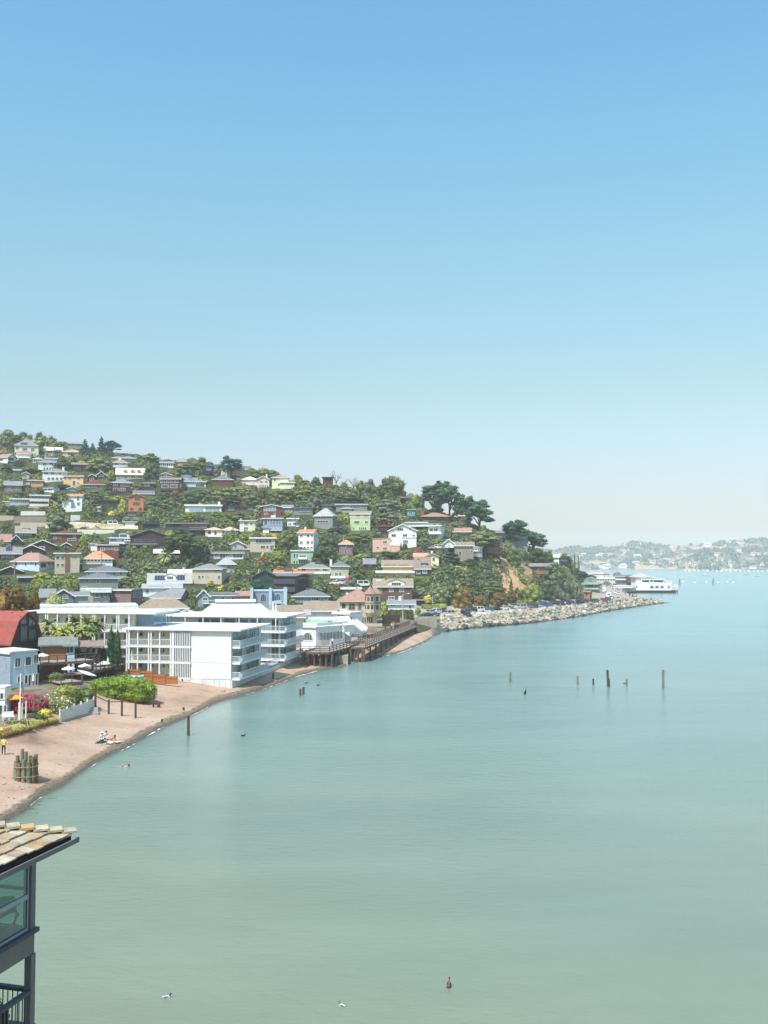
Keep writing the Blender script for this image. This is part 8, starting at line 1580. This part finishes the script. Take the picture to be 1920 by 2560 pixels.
# walker at the left edge
J = dict(STAND); J['wl'] = (.34, -.12, 1.06, .03); J['el'] = (.32, .02, 1.16, .042); J['wr'] = (-.12, -.2, 1.12, .03); J['er'] = (-.27, -.02, 1.12, .042); J['kl'] = (.12, -.05, .48, .06); J['ar'] = (-.14, .1, .1, .042); J['fr'] = (-.15, -.03, .04, .035)
P = gmust(9, 1887); pw = empty('person', P, .25, 'person in pale yellow top and black trousers standing on sand at left edge', 'person')
body('body', J, EDG, [SK, YEL, BLK], lambda c: 2 if c.z < .93 else 0 if (c.z > 1.45 or (abs(c.x) > .22 and c.y < -.06)) else 1, pw, 2)
mb = MB(); hand_geo(mb, J['wl'], (.3, -.6, -.3), (0, 0, 1)); hand_geo(mb, J['wr'], (.6, -.3, .1), (0, 0, 1)); face(mb, (0, -.015, 1.6), (0, -1, 0), .09); mb.build('hands_and_face', [SK, HAIR], pw, True); MB().ell((0, .02, 1.635), (.1, .105, .1), 9, 6).ell((0, .07, 1.55), (.08, .05, .1), 8, 5).build('hair', HAIR, pw, True)
# two sitters and one lying on towels
def sitter(px, py, rz, label, top, leg, hat=None, hair=HAIR, skin=None):
    skin = skin or SK; P = gmust(px, py); ro = empty('person', P + Vector((0, 0, .05)), rz, label, 'person')
    J = dict(hip=(0, 0, .14, .15), waist=(0, .02, .32, .125), chest=(0, -.05, .55, .15), neck=(0, -.1, .69, .055), head=(0, -.13, .79, .09), top=(0, -.13, .85, .08), hl=(.1, -.05, .13, .095), kl=(.16, -.42, .32, .062), al=(.14, -.72, .07, .042), fl=(.14, -.84, .05, .035), hr=(-.1, -.05, .13, .095), kr=(-.16, -.46, .16, .062), ar=(-.05, -.82, .06, .042), fr=(-.04, -.94, .06, .035),
        sl=(.17, -.05, .6, .055), el=(.24, -.18, .38, .042), wl=(.16, -.38, .36, .03), sr=(-.17, -.05, .6, .055), er=(-.26, .05, .36, .042), wr=(-.24, -.06, .12, .03))
    body('body', J, EDG, [skin, top, leg], lambda c: 0 if (c.z > .68 or (c.y < -.6 and c.z < .3)) else 2 if (c.z < .2 or c.y < -.3) else 1, ro, 2)
    mb = MB(); hand_geo(mb, J['wl'], (0, -.8, -.2), (1, 0, 0)); hand_geo(mb, J['wr'], (0, -.5, -.6), (-1, 0, 0)); face(mb, (0, -.14, .82), (0, -1, -.3), .09); mb.build('hands_and_face', [skin, HAIR], ro, True); MB().ell((0, -.1, .855), (.1, .105, .095), 9, 6).ell((0, -.03, .77), (.09, .05, .12), 8, 5).build('hair', hair, ro, True)
    if hat: MB().tube([(0, -.13, .88), (0, -.13, .9), (0, -.13, 1.0)], [.21, .2, .1], 12).build('sun_hat', hat, ro)
sitter(254, 1853, .9, 'person in white with a pale sun hat sitting on the navy towel', WHT, NAV, hat=T('cream')); sitter(264, 1849, .9, 'person in a white shirt and pink skirt sitting in the middle of the group', WHT, PNK)
P = gmust(276, 1853); ro = empty('person', P + Vector((0, 0, .05)), 1.25, 'tanned dark haired person lying propped up at the right of the towel group', 'person')
J = dict(hip=(0, 0, .14, .14), waist=(0, -.18, .2, .115), chest=(0, -.4, .33, .14), neck=(0, -.53, .43, .055), head=(0, -.6, .52, .09), top=(0, -.61, .58, .08), hl=(.09, .1, .13, .09), kl=(.12, .48, .12, .06), al=(.1, .86, .08, .042), fl=(.1, .98, .06, .033), hr=(-.09, .1, .13, .09), kr=(-.13, .48, .12, .06), ar=(-.1, .86, .08, .042), fr=(-.1, .98, .06, .033), sl=(.17, -.42, .34, .055), el=(.22, -.5, .1, .042), wl=(.1, -.72, .07, .03), sr=(-.17, -.42, .34, .055), er=(-.22, -.5, .1, .042), wr=(-.1, -.72, .07, .03))
body('body', J, EDG, [SKD, NAV], lambda c: 1 if -.08 < c.y < .1 else 0, ro, 2); mb = MB(); hand_geo(mb, J['wl'], (0, -1, 0), (1, 0, 0)); hand_geo(mb, J['wr'], (0, -1, 0), (-1, 0, 0)); face(mb, (0, -.61, .55), (0, -1, -.2), .09); mb.build('hands_and_face', [SKD, HAIR], ro, True); MB().ell((0, -.57, .585), (.105, .11, .1), 9, 6).ell((0, -.5, .48), (.09, .06, .12), 8, 5).build('hair', HAIR, ro, True)
def towel(px, py, w_, l_, rz, mat, label):
    P = gmust(px, py); mb = MB(); n_ = 8
    mb.v = [(w_ * (i / n_ - .5), l_ * (j / n_ - .5), .035 + .02 * math.sin(i * 1.7 + j)) for i in range(n_ + 1) for j in range(n_ + 1)]; mb.f = [(i * (n_ + 1) + j, (i + 1) * (n_ + 1) + j, (i + 1) * (n_ + 1) + j + 1, i * (n_ + 1) + j + 1) for i in range(n_) for j in range(n_)]; mb.m = [0] * len(mb.f)
    o = mb.build('towel', mat, None, label=label, cat='towel'); o.location = P + Vector((0, 0, .02)); o.rotation_euler = (0, 0, rz)
towel(249, 1855, 1.3, 1.8, .5, NAV, 'dark navy towel at the left of the beach group'); towel(262, 1857, 1.5, 1.6, .4, WHT, 'white towel under the beach group'); towel(278, 1855, .9, 2.0, 1.3, surf('towel_tan', hexc('#d9c39a', .9), .9), 'tan towel under the lying person')
# swimmer
P = on_z(313, 1917, 0); ro = empty('person', P, 1.2, 'dark haired swimmer floating on their front off the beach', 'person')
J = dict(hip=(0, .25, -.02, .13), waist=(0, .05, -.0, .11), chest=(0, -.18, -.01, .135), neck=(0, -.33, .05, .055), head=(0, -.44, .12, .09), top=(0, -.47, .17, .08), hl=(.09, .33, -.03, .085), kl=(.12, .7, -.05, .06), al=(.1, 1.05, -.03, .042), fl=(.1, 1.2, -.02, .03), hr=(-.09, .33, -.03, .085), kr=(-.12, .7, -.08, .06), ar=(-.1, 1.05, -.05, .042), fr=(-.1, 1.2, -.05, .03), sl=(.18, -.22, .0, .055), el=(.42, -.3, -.03, .042), wl=(.55, -.5, -.03, .03), sr=(-.18, -.22, .0, .055), er=(-.42, -.3, -.03, .042), wr=(-.55, -.5, -.03, .03))
body('body', J, EDG, [SK, NAV], lambda c: 1 if .15 < c.y < .35 else 0, ro, 2); mb = MB(); hand_geo(mb, J['wl'], (0, -1, 0), (1, 0, 0)); hand_geo(mb, J['wr'], (0, -1, 0), (-1, 0, 0)); face(mb, (0, -.46, .14), (0, -1, 0), .09); mb.build('hands_and_face', [SK, HAIR], ro, True); MB().ell((0, -.42, .2), (.11, .11, .1), 9, 6).build('hair', HAIR, ro, True)
# distant walkers share a few bodies
CROWD = []
for s_, (dx, top, leg) in enumerate([(0, WHT, NAV), (.08, T('red'), BLK), (.14, T('lblue'), T('tan')), (.05, BLK, NAV), (.1, PNK, WHT)]):
    J = dict(STAND); J['al'] = (.12, .02 + dx * 1.5, .09, .042); J['fl'] = (.13, -.13 + dx * 1.5, .04, .035); J['ar'] = (-.12, .02 - dx * 1.5, .09, .042); J['fr'] = (-.13, -.13 - dx * 1.5, .04, .035); J['wl'] = (.27, -.05 - dx, .92, .03); J['wr'] = (-.27, -.05 + dx, .92, .03)
    o = body('person', J, EDG, [SK, top, leg, HAIR], lambda c: 2 if c.z < .93 else 3 if (c.z > 1.6 or (c.z > 1.5 and c.y > .02)) else 0 if (c.z > 1.45 or (abs(c.x) > .22 and c.z < 1.05)) else 1, None, 1); CROWD.append(o.data); bpy.data.objects.remove(o)
CL = ['walker in white top and dark trousers', 'walker in red top and black trousers', 'walker in pale blue top and tan trousers', 'walker dressed in black', 'walker in pink top and white trousers']
rnd = random.Random(15)
def walker(x, y, i, lab, grp, zoff=None):
    q = rnd.uniform(0, 6.28); P = gmust(x, y) if zoff is None else on_z(x, y, zoff); o = bpy.data.objects.new('person', CROWD[i]); o.location = P + Vector((0, 0, .04)); o.rotation_euler = (0, 0, q); link(o, None, lab, 'person', grp)
for k in range(64):
    u = rnd.random(); x = lerp(720, 1095, u ** .8); y = interp(x, [720, 800, 860, 920, 1000, 1095, 1180], [200, 205, 240, 258, 300, 335, 380]) + rnd.uniform(-8, 6); i = rnd.randrange(5); walker(*tp('N', x, y), i, CL[i] + ' in the crowd along the quay road', CL[i] + 's in the quay crowd')
for (x, y, i, lab) in [(1137 / 1, 1522, 1, 'person in red top in the small car park'), (1100, 1540, 0, 'person in white top beside the seawall parapet'), (1112, 1549, 3, 'person in black at the corner of the rocks')]: walker(x, y, i, lab, None)
for (x, y, i, lab) in [(320, 415, 0, 'person in white sitting area left of the leaning pole'), (352, 422, 1, 'person in red by the leaning pole'), (405, 440, 3, 'person in black on the rock bank path'), (780, 385, 0, 'person in white on the rock bank beside the bend'), (950, 368, 3, 'person in black standing alone near the open road'), (1175, 380, 1, 'person in red near the tip of the rocks'), (1237, 370, 0, 'person in white closest to the tip of the rocks'), (265, 430, 2, 'person in pale blue left of the others on the rock bank')]: q = tp('N', x, y); walker(q[0], q[1], i, lab, None)
for (x, y, i, lab) in [(1010, 245, 3, 'person in black on the boardwalk bend'), (1075, 225, 0, 'person in white on the boardwalk beside another walker'), (1090, 222, 4, 'person in pink and white on the boardwalk'), (440, 400, 4, 'person in pink on the restaurant terrace'), (460, 395, 0, 'person in white on the restaurant terrace')]: q = tp('M', x, y); walker(q[0], q[1], i, lab, None, PZ + .03)
def bird(x, y, L, label, cols, rz, pose='swim', z0=0, name='duck', cat='duck'):
    P = on_z(x, y, z0); ro = empty(name, P, rz, label, cat); s = L
    if pose == 'swim':
        MB().ell((0, 0, .08 * s), (.5 * s, .24 * s, .2 * s), 12, 8).tube([(-.4 * s, 0, .12 * s), (-.62 * s, 0, .2 * s)], [.12 * s, .03 * s], 7).build('body', cols[0], ro, True)
        for q in (-1, 1): MB().ell((-.08 * s, q * .17 * s, .14 * s), (.36 * s, .08 * s, .14 * s), 10, 6).build('wing', cols[1], ro, True)
        hd = MB(); hd.tube([(.34 * s, 0, .14 * s), (.44 * s, 0, .32 * s), (.46 * s, 0, .42 * s)], [.12 * s, .08 * s, .08 * s], 8); hd.ell((.49 * s, 0, .47 * s), (.13 * s, .1 * s, .1 * s), 9, 6); hd.build('head', cols[2], ro, True); MB().tube([(.58 * s, 0, .46 * s), (.76 * s, 0, .43 * s)], [.045 * s, .02 * s], 6).build('beak', T('charcoal'), ro)
    else:
        MB().tube([(-.15 * s, 0, 0), (-.02 * s, 0, .3 * s), (.02 * s, 0, .55 * s), (.03 * s, 0, .78 * s)], [.2 * s, .19 * s, .1 * s, .06 * s], 9).build('body', cols[0], ro, True); hd = MB(); hd.ell((.05 * s, 0, .86 * s), (.1 * s, .075 * s, .075 * s), 8, 6); hd.build('head', cols[2], ro, True); MB().tube([(.1 * s, 0, .86 * s), (.27 * s, 0, .88 * s)], [.03 * s, .012 * s], 6).build('beak', T('charcoal'), ro)
        for q in (-1, 1): MB().ell((-.08 * s, q * .13 * s, .26 * s), (.1 * s, .07 * s, .24 * s), 8, 6).build('wing', cols[1], ro, True)
WB = surf('feather_white', (.75, .75, .73), .8); GB = surf('feather_grey', hexc('#6a6a6a', .9), .8); BB = surf('feather_black', hexc('#23282a', .9), .7); RB = surf('feather_brown', hexc('#7a5a56', .9), .8)
bird(417, 2494, .34, 'white and grey duck swimming at the bottom left of the water', (WB, GB, BB), .2); bird(855, 2515, .32, 'white and grey duck swimming at the bottom centre', (WB, GB, GB), 2.5)
bird(1123, 2468, .5, 'dark upright cormorant on the water at the lower centre right', (RB, BB, BB), 1.2, 'up', name='cormorant', cat='cormorant'); bird(1313.6, 1735, .9, 'small dark bird on the water left of the offshore piles', (BB, BB, BB), 0, 'up', name='cormorant', cat='cormorant'); bird(1562, 1709, .5, 'tiny dark bird beside the short offshore pile', (BB, BB, BB), 0, 'swim')
for (x, y, lab) in [(766, 1708, 'small dark floating bird nearest the two short piles'), (795, 1714, 'small dark floating bird right of its neighbour off the apartments'), (608, 1840, 'dark floating bird far out from the beach')]: bird(x, y, .5, lab, (BB, BB, BB), .5)
# weed patches in the shallows
for k, (x, y) in enumerate([(100, 2003), (96, 2012), (125, 1996), (138, 1996), (92, 2032), (80, 2022)]):
    P = on_z(x, y, 0); o = MB().ell((0, 0, -.03), (.3, .14, .05), 8, 4, .3, k).build('seaweed', surf('weed', hexc('#4c5148', .8), .9), None, label='small dark weed clump floating off the near beach', cat='seaweed', group='weed clumps off the near beach'); o.location = P

# ---------------------------------------------------------------- near house corner at the lower left
CZ = surf('corner_paint', hexc('#8a807a', .85), .7, .08, 1.2); CZB = surf('corner_blue', hexc('#5c6068', .8), .6, .08, 1.2); FRM = surf('window_frame_pale', hexc('#b2b8be', .9), .4, .05)
Cc = at_y(88, 2310, 30.0); a_ = Vector((-.26, -.966, 0)).normalized(); b_ = Vector((-.966, .26, 0)).normalized()     # near side runs towards us, far side runs left
nh = empty('lookout_house', (Cc.x, Cc.y, 0), 0, 'tile roofed house corner with a glazed room over a railed balcony at lower left', 'house')
def LP(u, v, z): p = a_ * u + b_ * v; return (p.x, p.y, z)
def zrow(py, px=88, y=30.0): return at_y(px, py, y).z
zs = zrow(2318); ze = zrow(2150); zfl = zrow(2345); zrail = zrow(2468); zdeck = zrail - 1.05
def pbox(name, mat, u0, u1, v0, v1, z0, z1, par=None):
    mb = MB(); mb.add([LP(u0, v0, z0), LP(u1, v0, z0), LP(u1, v1, z0), LP(u0, v1, z0), LP(u0, v0, z1), LP(u1, v0, z1), LP(u1, v1, z1), LP(u0, v1, z1)], [(0, 3, 2, 1), (4, 5, 6, 7), (0, 1, 5, 4), (1, 2, 6, 5), (2, 3, 7, 6), (3, 0, 4, 7)]); return mb.build(name, mat, par or nh)
pbox('corner_post', CZ, 0, .22, 0, .22, zs, ze); pbox('sill', CZB, -.08, 7, -.1, 7, zs - .12, zs); pbox('floor_band', CZ, 0, 7, .02, 7, zfl - .42, zs - .125); pbox('head_beam', CZ, 0, 7, .03, .22, ze - .05, ze + .22); pbox('head_beam', CZ, 0.02, .22, .23, 7, ze - .05, ze + .22)
m, n, l, p = newmat('clear_glass'); gt = N(n, 'ShaderNodeBsdfTransparent'); gt.inputs[0].default_value = (.64, .80, .78, 1); gg = N(n, 'ShaderNodeBsdfGlossy'); gg.inputs['Roughness'].default_value = .02; fz_ = N(n, 'ShaderNodeLayerWeight'); fz_.inputs[0].default_value = .18; mm = N(n, 'ShaderNodeMixShader'); l.new(fz_.outputs[1], mm.inputs[0]); l.new(gt.outputs[0], mm.inputs[1]); l.new(gg.outputs[0], mm.inputs[2]); l.new(mm.outputs[0], n['Material Output'].inputs[0]); n.remove(p); CLG = m
zm = lerp(zs, ze, .5)
cols_ = [.24, 1.72, 3.2, 4.7, 6.2]
for k in range(4):
    u0, u1 = cols_[k], cols_[k + 1]
    for (z0, z1) in ((zs, zm), (zm, ze - .06)):
        wn_ = pbox('window', FRM, u0, u1, .06, .12, z0, z0 + .07); pbox('frame_bar', FRM, u0, u1, .06, .12, z1 - .07, z1, wn_); pbox('frame_bar', FRM, u0, u0 + .06, .065, .115, z0 + .071, z1 - .071, wn_); pbox('frame_bar', FRM, u1 - .06, u1, .065, .115, z0 + .071, z1 - .071, wn_); pbox('pane', CLG, u0 + .06, u1 - .06, .085, .095, z0 + .07, z1 - .07, wn_)
for k in range(4):
    v0, v1 = .24 + k * 1.6, .24 + (k + 1) * 1.6
    wn_ = pbox('window', CZ, .06, .12, v0, v0 + .09, zs, ze - .06); pbox('pane', CLG, .085, .095, v0 + .09, v1, zs + .09, ze - .1, wn_); pbox('frame_bar', CZ, .065, .115, v0 + .091, v1, lerp(zs, ze, .55), lerp(zs, ze, .55) + .1, wn_)
pbox('floor', surf('dim_floor', hexc('#70685c', .8), .8), .23, 7, .23, 7, zs - .1, zs - .04); pbox('ceiling', surf('ceiling_pale', hexc('#c8c8c0', .8), .8), .23, 7, .23, 7, ze + .1, ze + .16); pbox('back_wall', surf('room_wall', hexc('#a8a89a', .8), .8), 6.9, 7, .23, 7, zs, ze + .1)
tb_ = empty('side_table', Vector(LP(.42, .7, zs - .04)) + Vector((Cc.x, Cc.y, 0)), math.atan2(a_.y, a_.x), 'dark carved table with curved legs seen through the corner windows', 'table'); TW = surf('table_wood', hexc('#6a5238', .85), .5, .2, 4); blk(tb_, 'tabletop', TW, (-.15, -.4, .78, 2.6, .4, .9)); blk(tb_, 'apron', TW, (-.05, -.32, .62, 2.5, .32, .779)); blk(tb_, 'stretcher', TW, (-.1, -.04, .1, 2.5, .04, .16))
for (x_, y_) in ((0, -.3), (0, .3), (2.4, -.3), (2.4, .3)): MB().tube([(x_, y_, .62), (x_ - .12, y_, .5), (x_ + .02, y_, .28), (x_ - .1, y_, .1), (x_, y_, 0)], [.07, .06, .045, .04, .06], 7).build('leg', TW, tb_)
o = blk(None, 'book', T('blue'), (0, 0, 0, .35, .5, .1), label='blue book lying on the table inside the corner room', cat='book'); o.location = tb_.location + Vector((-.1, -.5, .905)); 
sh_ = empty('glass_lamp', Vector(LP(1.15, .75, zs + .895)) + Vector((Cc.x, Cc.y, 0)), 0, 'pale glass box lamp on the table inside the corner room', 'lamp'); blk(sh_, 'lamp_shade', GLC, (-.2, -.2, .0, .2, .2, .55)); blk(sh_, 'base', TW, (-.22, -.22, -.03, .22, .22, -.001))
# balcony under the room
pbox('balcony_floor', CZ, -.05, 7, -.05, 7, zdeck - .25, zdeck); pbox('balcony_post', CZ, -.02, .2, -.02, .2, zdeck, zfl - .421); pbox('lower_post', CZ, .0, .22, .0, .22, -2.5, zdeck - .251); pbox('handrail', CZB, .2, 7, -.04, .14, zrail - .1, zrail); pbox('handrail', CZB, -.02, .16, .2, 7, zrail - .1, zrail)
for k in range(40): pbox('baluster', CZ, .3 + k * .165, .325 + k * .165, .04, .065, zdeck, zrail - .101)
for k in range(40): pbox('baluster', CZ, .06, .085, .32 + k * .165, .345 + k * .165, zdeck, zrail - .101)
pbox('house_wall', CZ, 4.2, 4.4, .6, 7, zdeck, zfl - .421)
pp = empty('planter', Vector(LP(.75, .75, zdeck)) + Vector((Cc.x, Cc.y, 0)), 0, 'dark round urn with a plant on the lower balcony', 'planter'); MB().tube([(0, 0, 0), (0, 0, .1), (0, 0, .4), (0, 0, .6), (0, 0, .65)], [.2, .3, .4, .28, .31], 14).build('urn', W('black'), pp, True); rs = np.random.RandomState(4); meshobj('foliage', quad_mesh('foliage', lobe_quads(rs, [((0, 0, .78), (.2, .2, .18))], 4000, .07)), pp, [FOL['olive']])
# hip roof of individual tiles
er = at_y(182, 2086, 28.8); ez = er.z; E0 = Vector((er.x - Cc.x, er.y - Cc.y, 0)); SLP = math.tan(math.radians(17)); TL = [surf('roof_tile_%d' % i, hexc(c, .66), .9, .3, 4, .2, bump=.01, bscale=12) for i, c in enumerate(['#dccba8', '#d6bf9a', '#d0b492', '#e6dabc', '#c8aa90', '#d8b684', '#cfc2aa'])]
IN = Vector((b_.x, b_.y, 0))     # up-slope direction of the near face
def rp(u, s, dz=0): p = E0 + a_ * u + IN * s; return Vector((p.x, p.y, ez + s * SLP + dz))
rnd = random.Random(2); course = .37; ntile = 0
pl_ = MB(); pl_.add([tuple(rp(.12, .05, -.04)), tuple(rp(9, .05, -.04)), tuple(rp(9, 8, -.04)), tuple(rp(8, 8, -.04))], [(0, 1, 2, 3)]); pl_.build('roof_deck', W('darkbrown'), nh)
for c in range(14):
    s0 = c * course; u = s0 * 1.0 + rnd.uniform(.02, .1)
    while u < 8.5:
        w_ = rnd.uniform(.3, .52); lift = .075; o_ = rnd.uniform(-.035, .035); mb = MB()
        t0, t1 = rp(u, s0 + o_, lift), rp(u + w_ - .012, s0 + o_, lift); t2, t3 = rp(u + w_ - .012, s0 + course + .06, .012), rp(u, s0 + course + .06, .012)
        mb.slab([tuple(t0), tuple(t1), tuple(t2), tuple(t3)], [(0, 1, 2, 3)], .035); mb.build('roof_tile', TL[rnd.randrange(7)], nh); u += w_
for k in range(22):      # ridge caps up the hip
    s0 = k * .27 - .05; u0 = s0; A_ = rp(u0, s0, .15); B2 = rp(u0 + .29, s0 + .29, .07); mb = MB(); d_ = (B2 - A_); sd_ = d_.cross(Vector((0, 0, 1))).normalized() * .17; up = Vector((0, 0, .07))
    mb.slab([tuple(A_ - sd_), tuple(A_ + up), tuple(A_ + sd_), tuple(B2 - sd_), tuple(B2 + up), tuple(B2 + sd_)], [(0, 3, 4, 1), (1, 4, 5, 2)], .06); mb.build('hip_cap', TL[[6, 0, 3, 5, 0][k % 5]], nh)
fb = MB(); fb.add([tuple(E0 + IN * .05 - a_ * .0 + Vector((0, 0, ez - .03))), tuple(E0 + a_ * 9 + IN * .05 + Vector((0, 0, ez - .03))), tuple(E0 + a_ * 9 + IN * .05 + Vector((0, 0, ez - .22))), tuple(E0 + IN * .05 + Vector((0, 0, ez - .22)))], [(0, 1, 2, 3)]); fb.build('fascia', W('black'), nh)
gu = MB(); g0 = E0 + Vector((0, 0, ez - .16)) - IN * .12 - a_ * .12; g1 = E0 + a_ * 9 + Vector((0, 0, ez - .16)) - IN * .12; gu.bar(g0, g1, .04, .14); gu.bar(g0 + IN * .14 - Vector((0, 0, .07)), g1 + IN * .14 - Vector((0, 0, .07)), .26, .03); gu.build('gutter', CZ, nh)
so = MB(); s1 = [E0 + IN * .1 + Vector((0, 0, ez - .24)), E0 + a_ * 9 + IN * .1 + Vector((0, 0, ez - .24)), E0 + a_ * 9 + IN * 3 + Vector((0, 0, ez - .24)), E0 + a_ * .1 + IN * 3 + Vector((0, 0, ez - .24))]; so.slab([tuple(v) for v in s1], [(0, 1, 2, 3)], .05); so.build('soffit', CZ, nh)
# far face of the hip roof
ff = MB(); ff.add([tuple(rp(0, 0, -.05)), tuple(rp(8, 8, -.05)), tuple(E0 + IN * 16 + Vector((0, 0, ez)))], [(0, 2, 1)]); ff.build('roof_deck', TL[4], nh)
# undergrowth between the houses: one mass of small leaf clumps
rnd = random.Random(21); rs = np.random.RandomState(22); groups = {}
def blocked(px, row_t, row_b, d, w):
    for h_ in HOUSES:
        if px + w > h_[0] and px - w < h_[1] and d < h_[4] + 1 and row_t < h_[3] - 1 and row_b > h_[2]: return True
        if h_[0] - 2 < px < h_[1] + 2 and h_[4] - 1 < d < h_[4] + 9: return True
    return False
for k in range(10500):
    px = rnd.uniform(-60, 1475); lo = semantic(px, 7) - 40 if px < 1030 else semantic(px, 7) + 1; hi = semantic(px, 11) + 25; d = rnd.uniform(lo, hi)
    if 1240 < px < 1326 and semantic(px, 7) + 3 < d < semantic(px, 9) + 5 and rnd.random() < .93: continue
    x = (px - 960) / F * d; z = tz(x, d); r = rnd.uniform(.9, 2.6)
    if z < 2.6: continue
    if z < 6.5: r *= .6
    qx, qb = proj((x, d, z)); qt = proj((x, d, z + r * 1.5))[1]; wpx = r / d * F
    if blocked(qx, qt, qb, d, wpx * .8): continue
    key = rnd.choices(['oak', 'dark', 'bright', 'olive', 'lime', 'greyish', 'brown', 'yel'], [12, 12, 5, 6, 1.3, 5, .8, .3])[0] if noise.noise(Vector((x * .05, d * .05, 0))) > -.1 else rnd.choice(['oak', 'dark', 'greyish'])
    n_ = int(20 + 12 * r); v = rs.normal(0, 1, (n_, 3)); v[:, 2] = np.abs(v[:, 2]); v /= np.linalg.norm(v, axis=1, keepdims=True)
    groups.setdefault(key, []).append((np.array([x, d, z]) + v * np.array([r, r, r * 1.15]), v, rs.uniform(.45, .85, n_) * r ** .35))
for key, g_ in groups.items():
    Q = leafquads(np.concatenate([q[0] for q in g_]), np.concatenate([q[1] for q in g_]), np.concatenate([q[2] for q in g_]), rs)
    meshobj('undergrowth', quad_mesh('undergrowth', Q), None, [FOL[key]], kind='stuff')
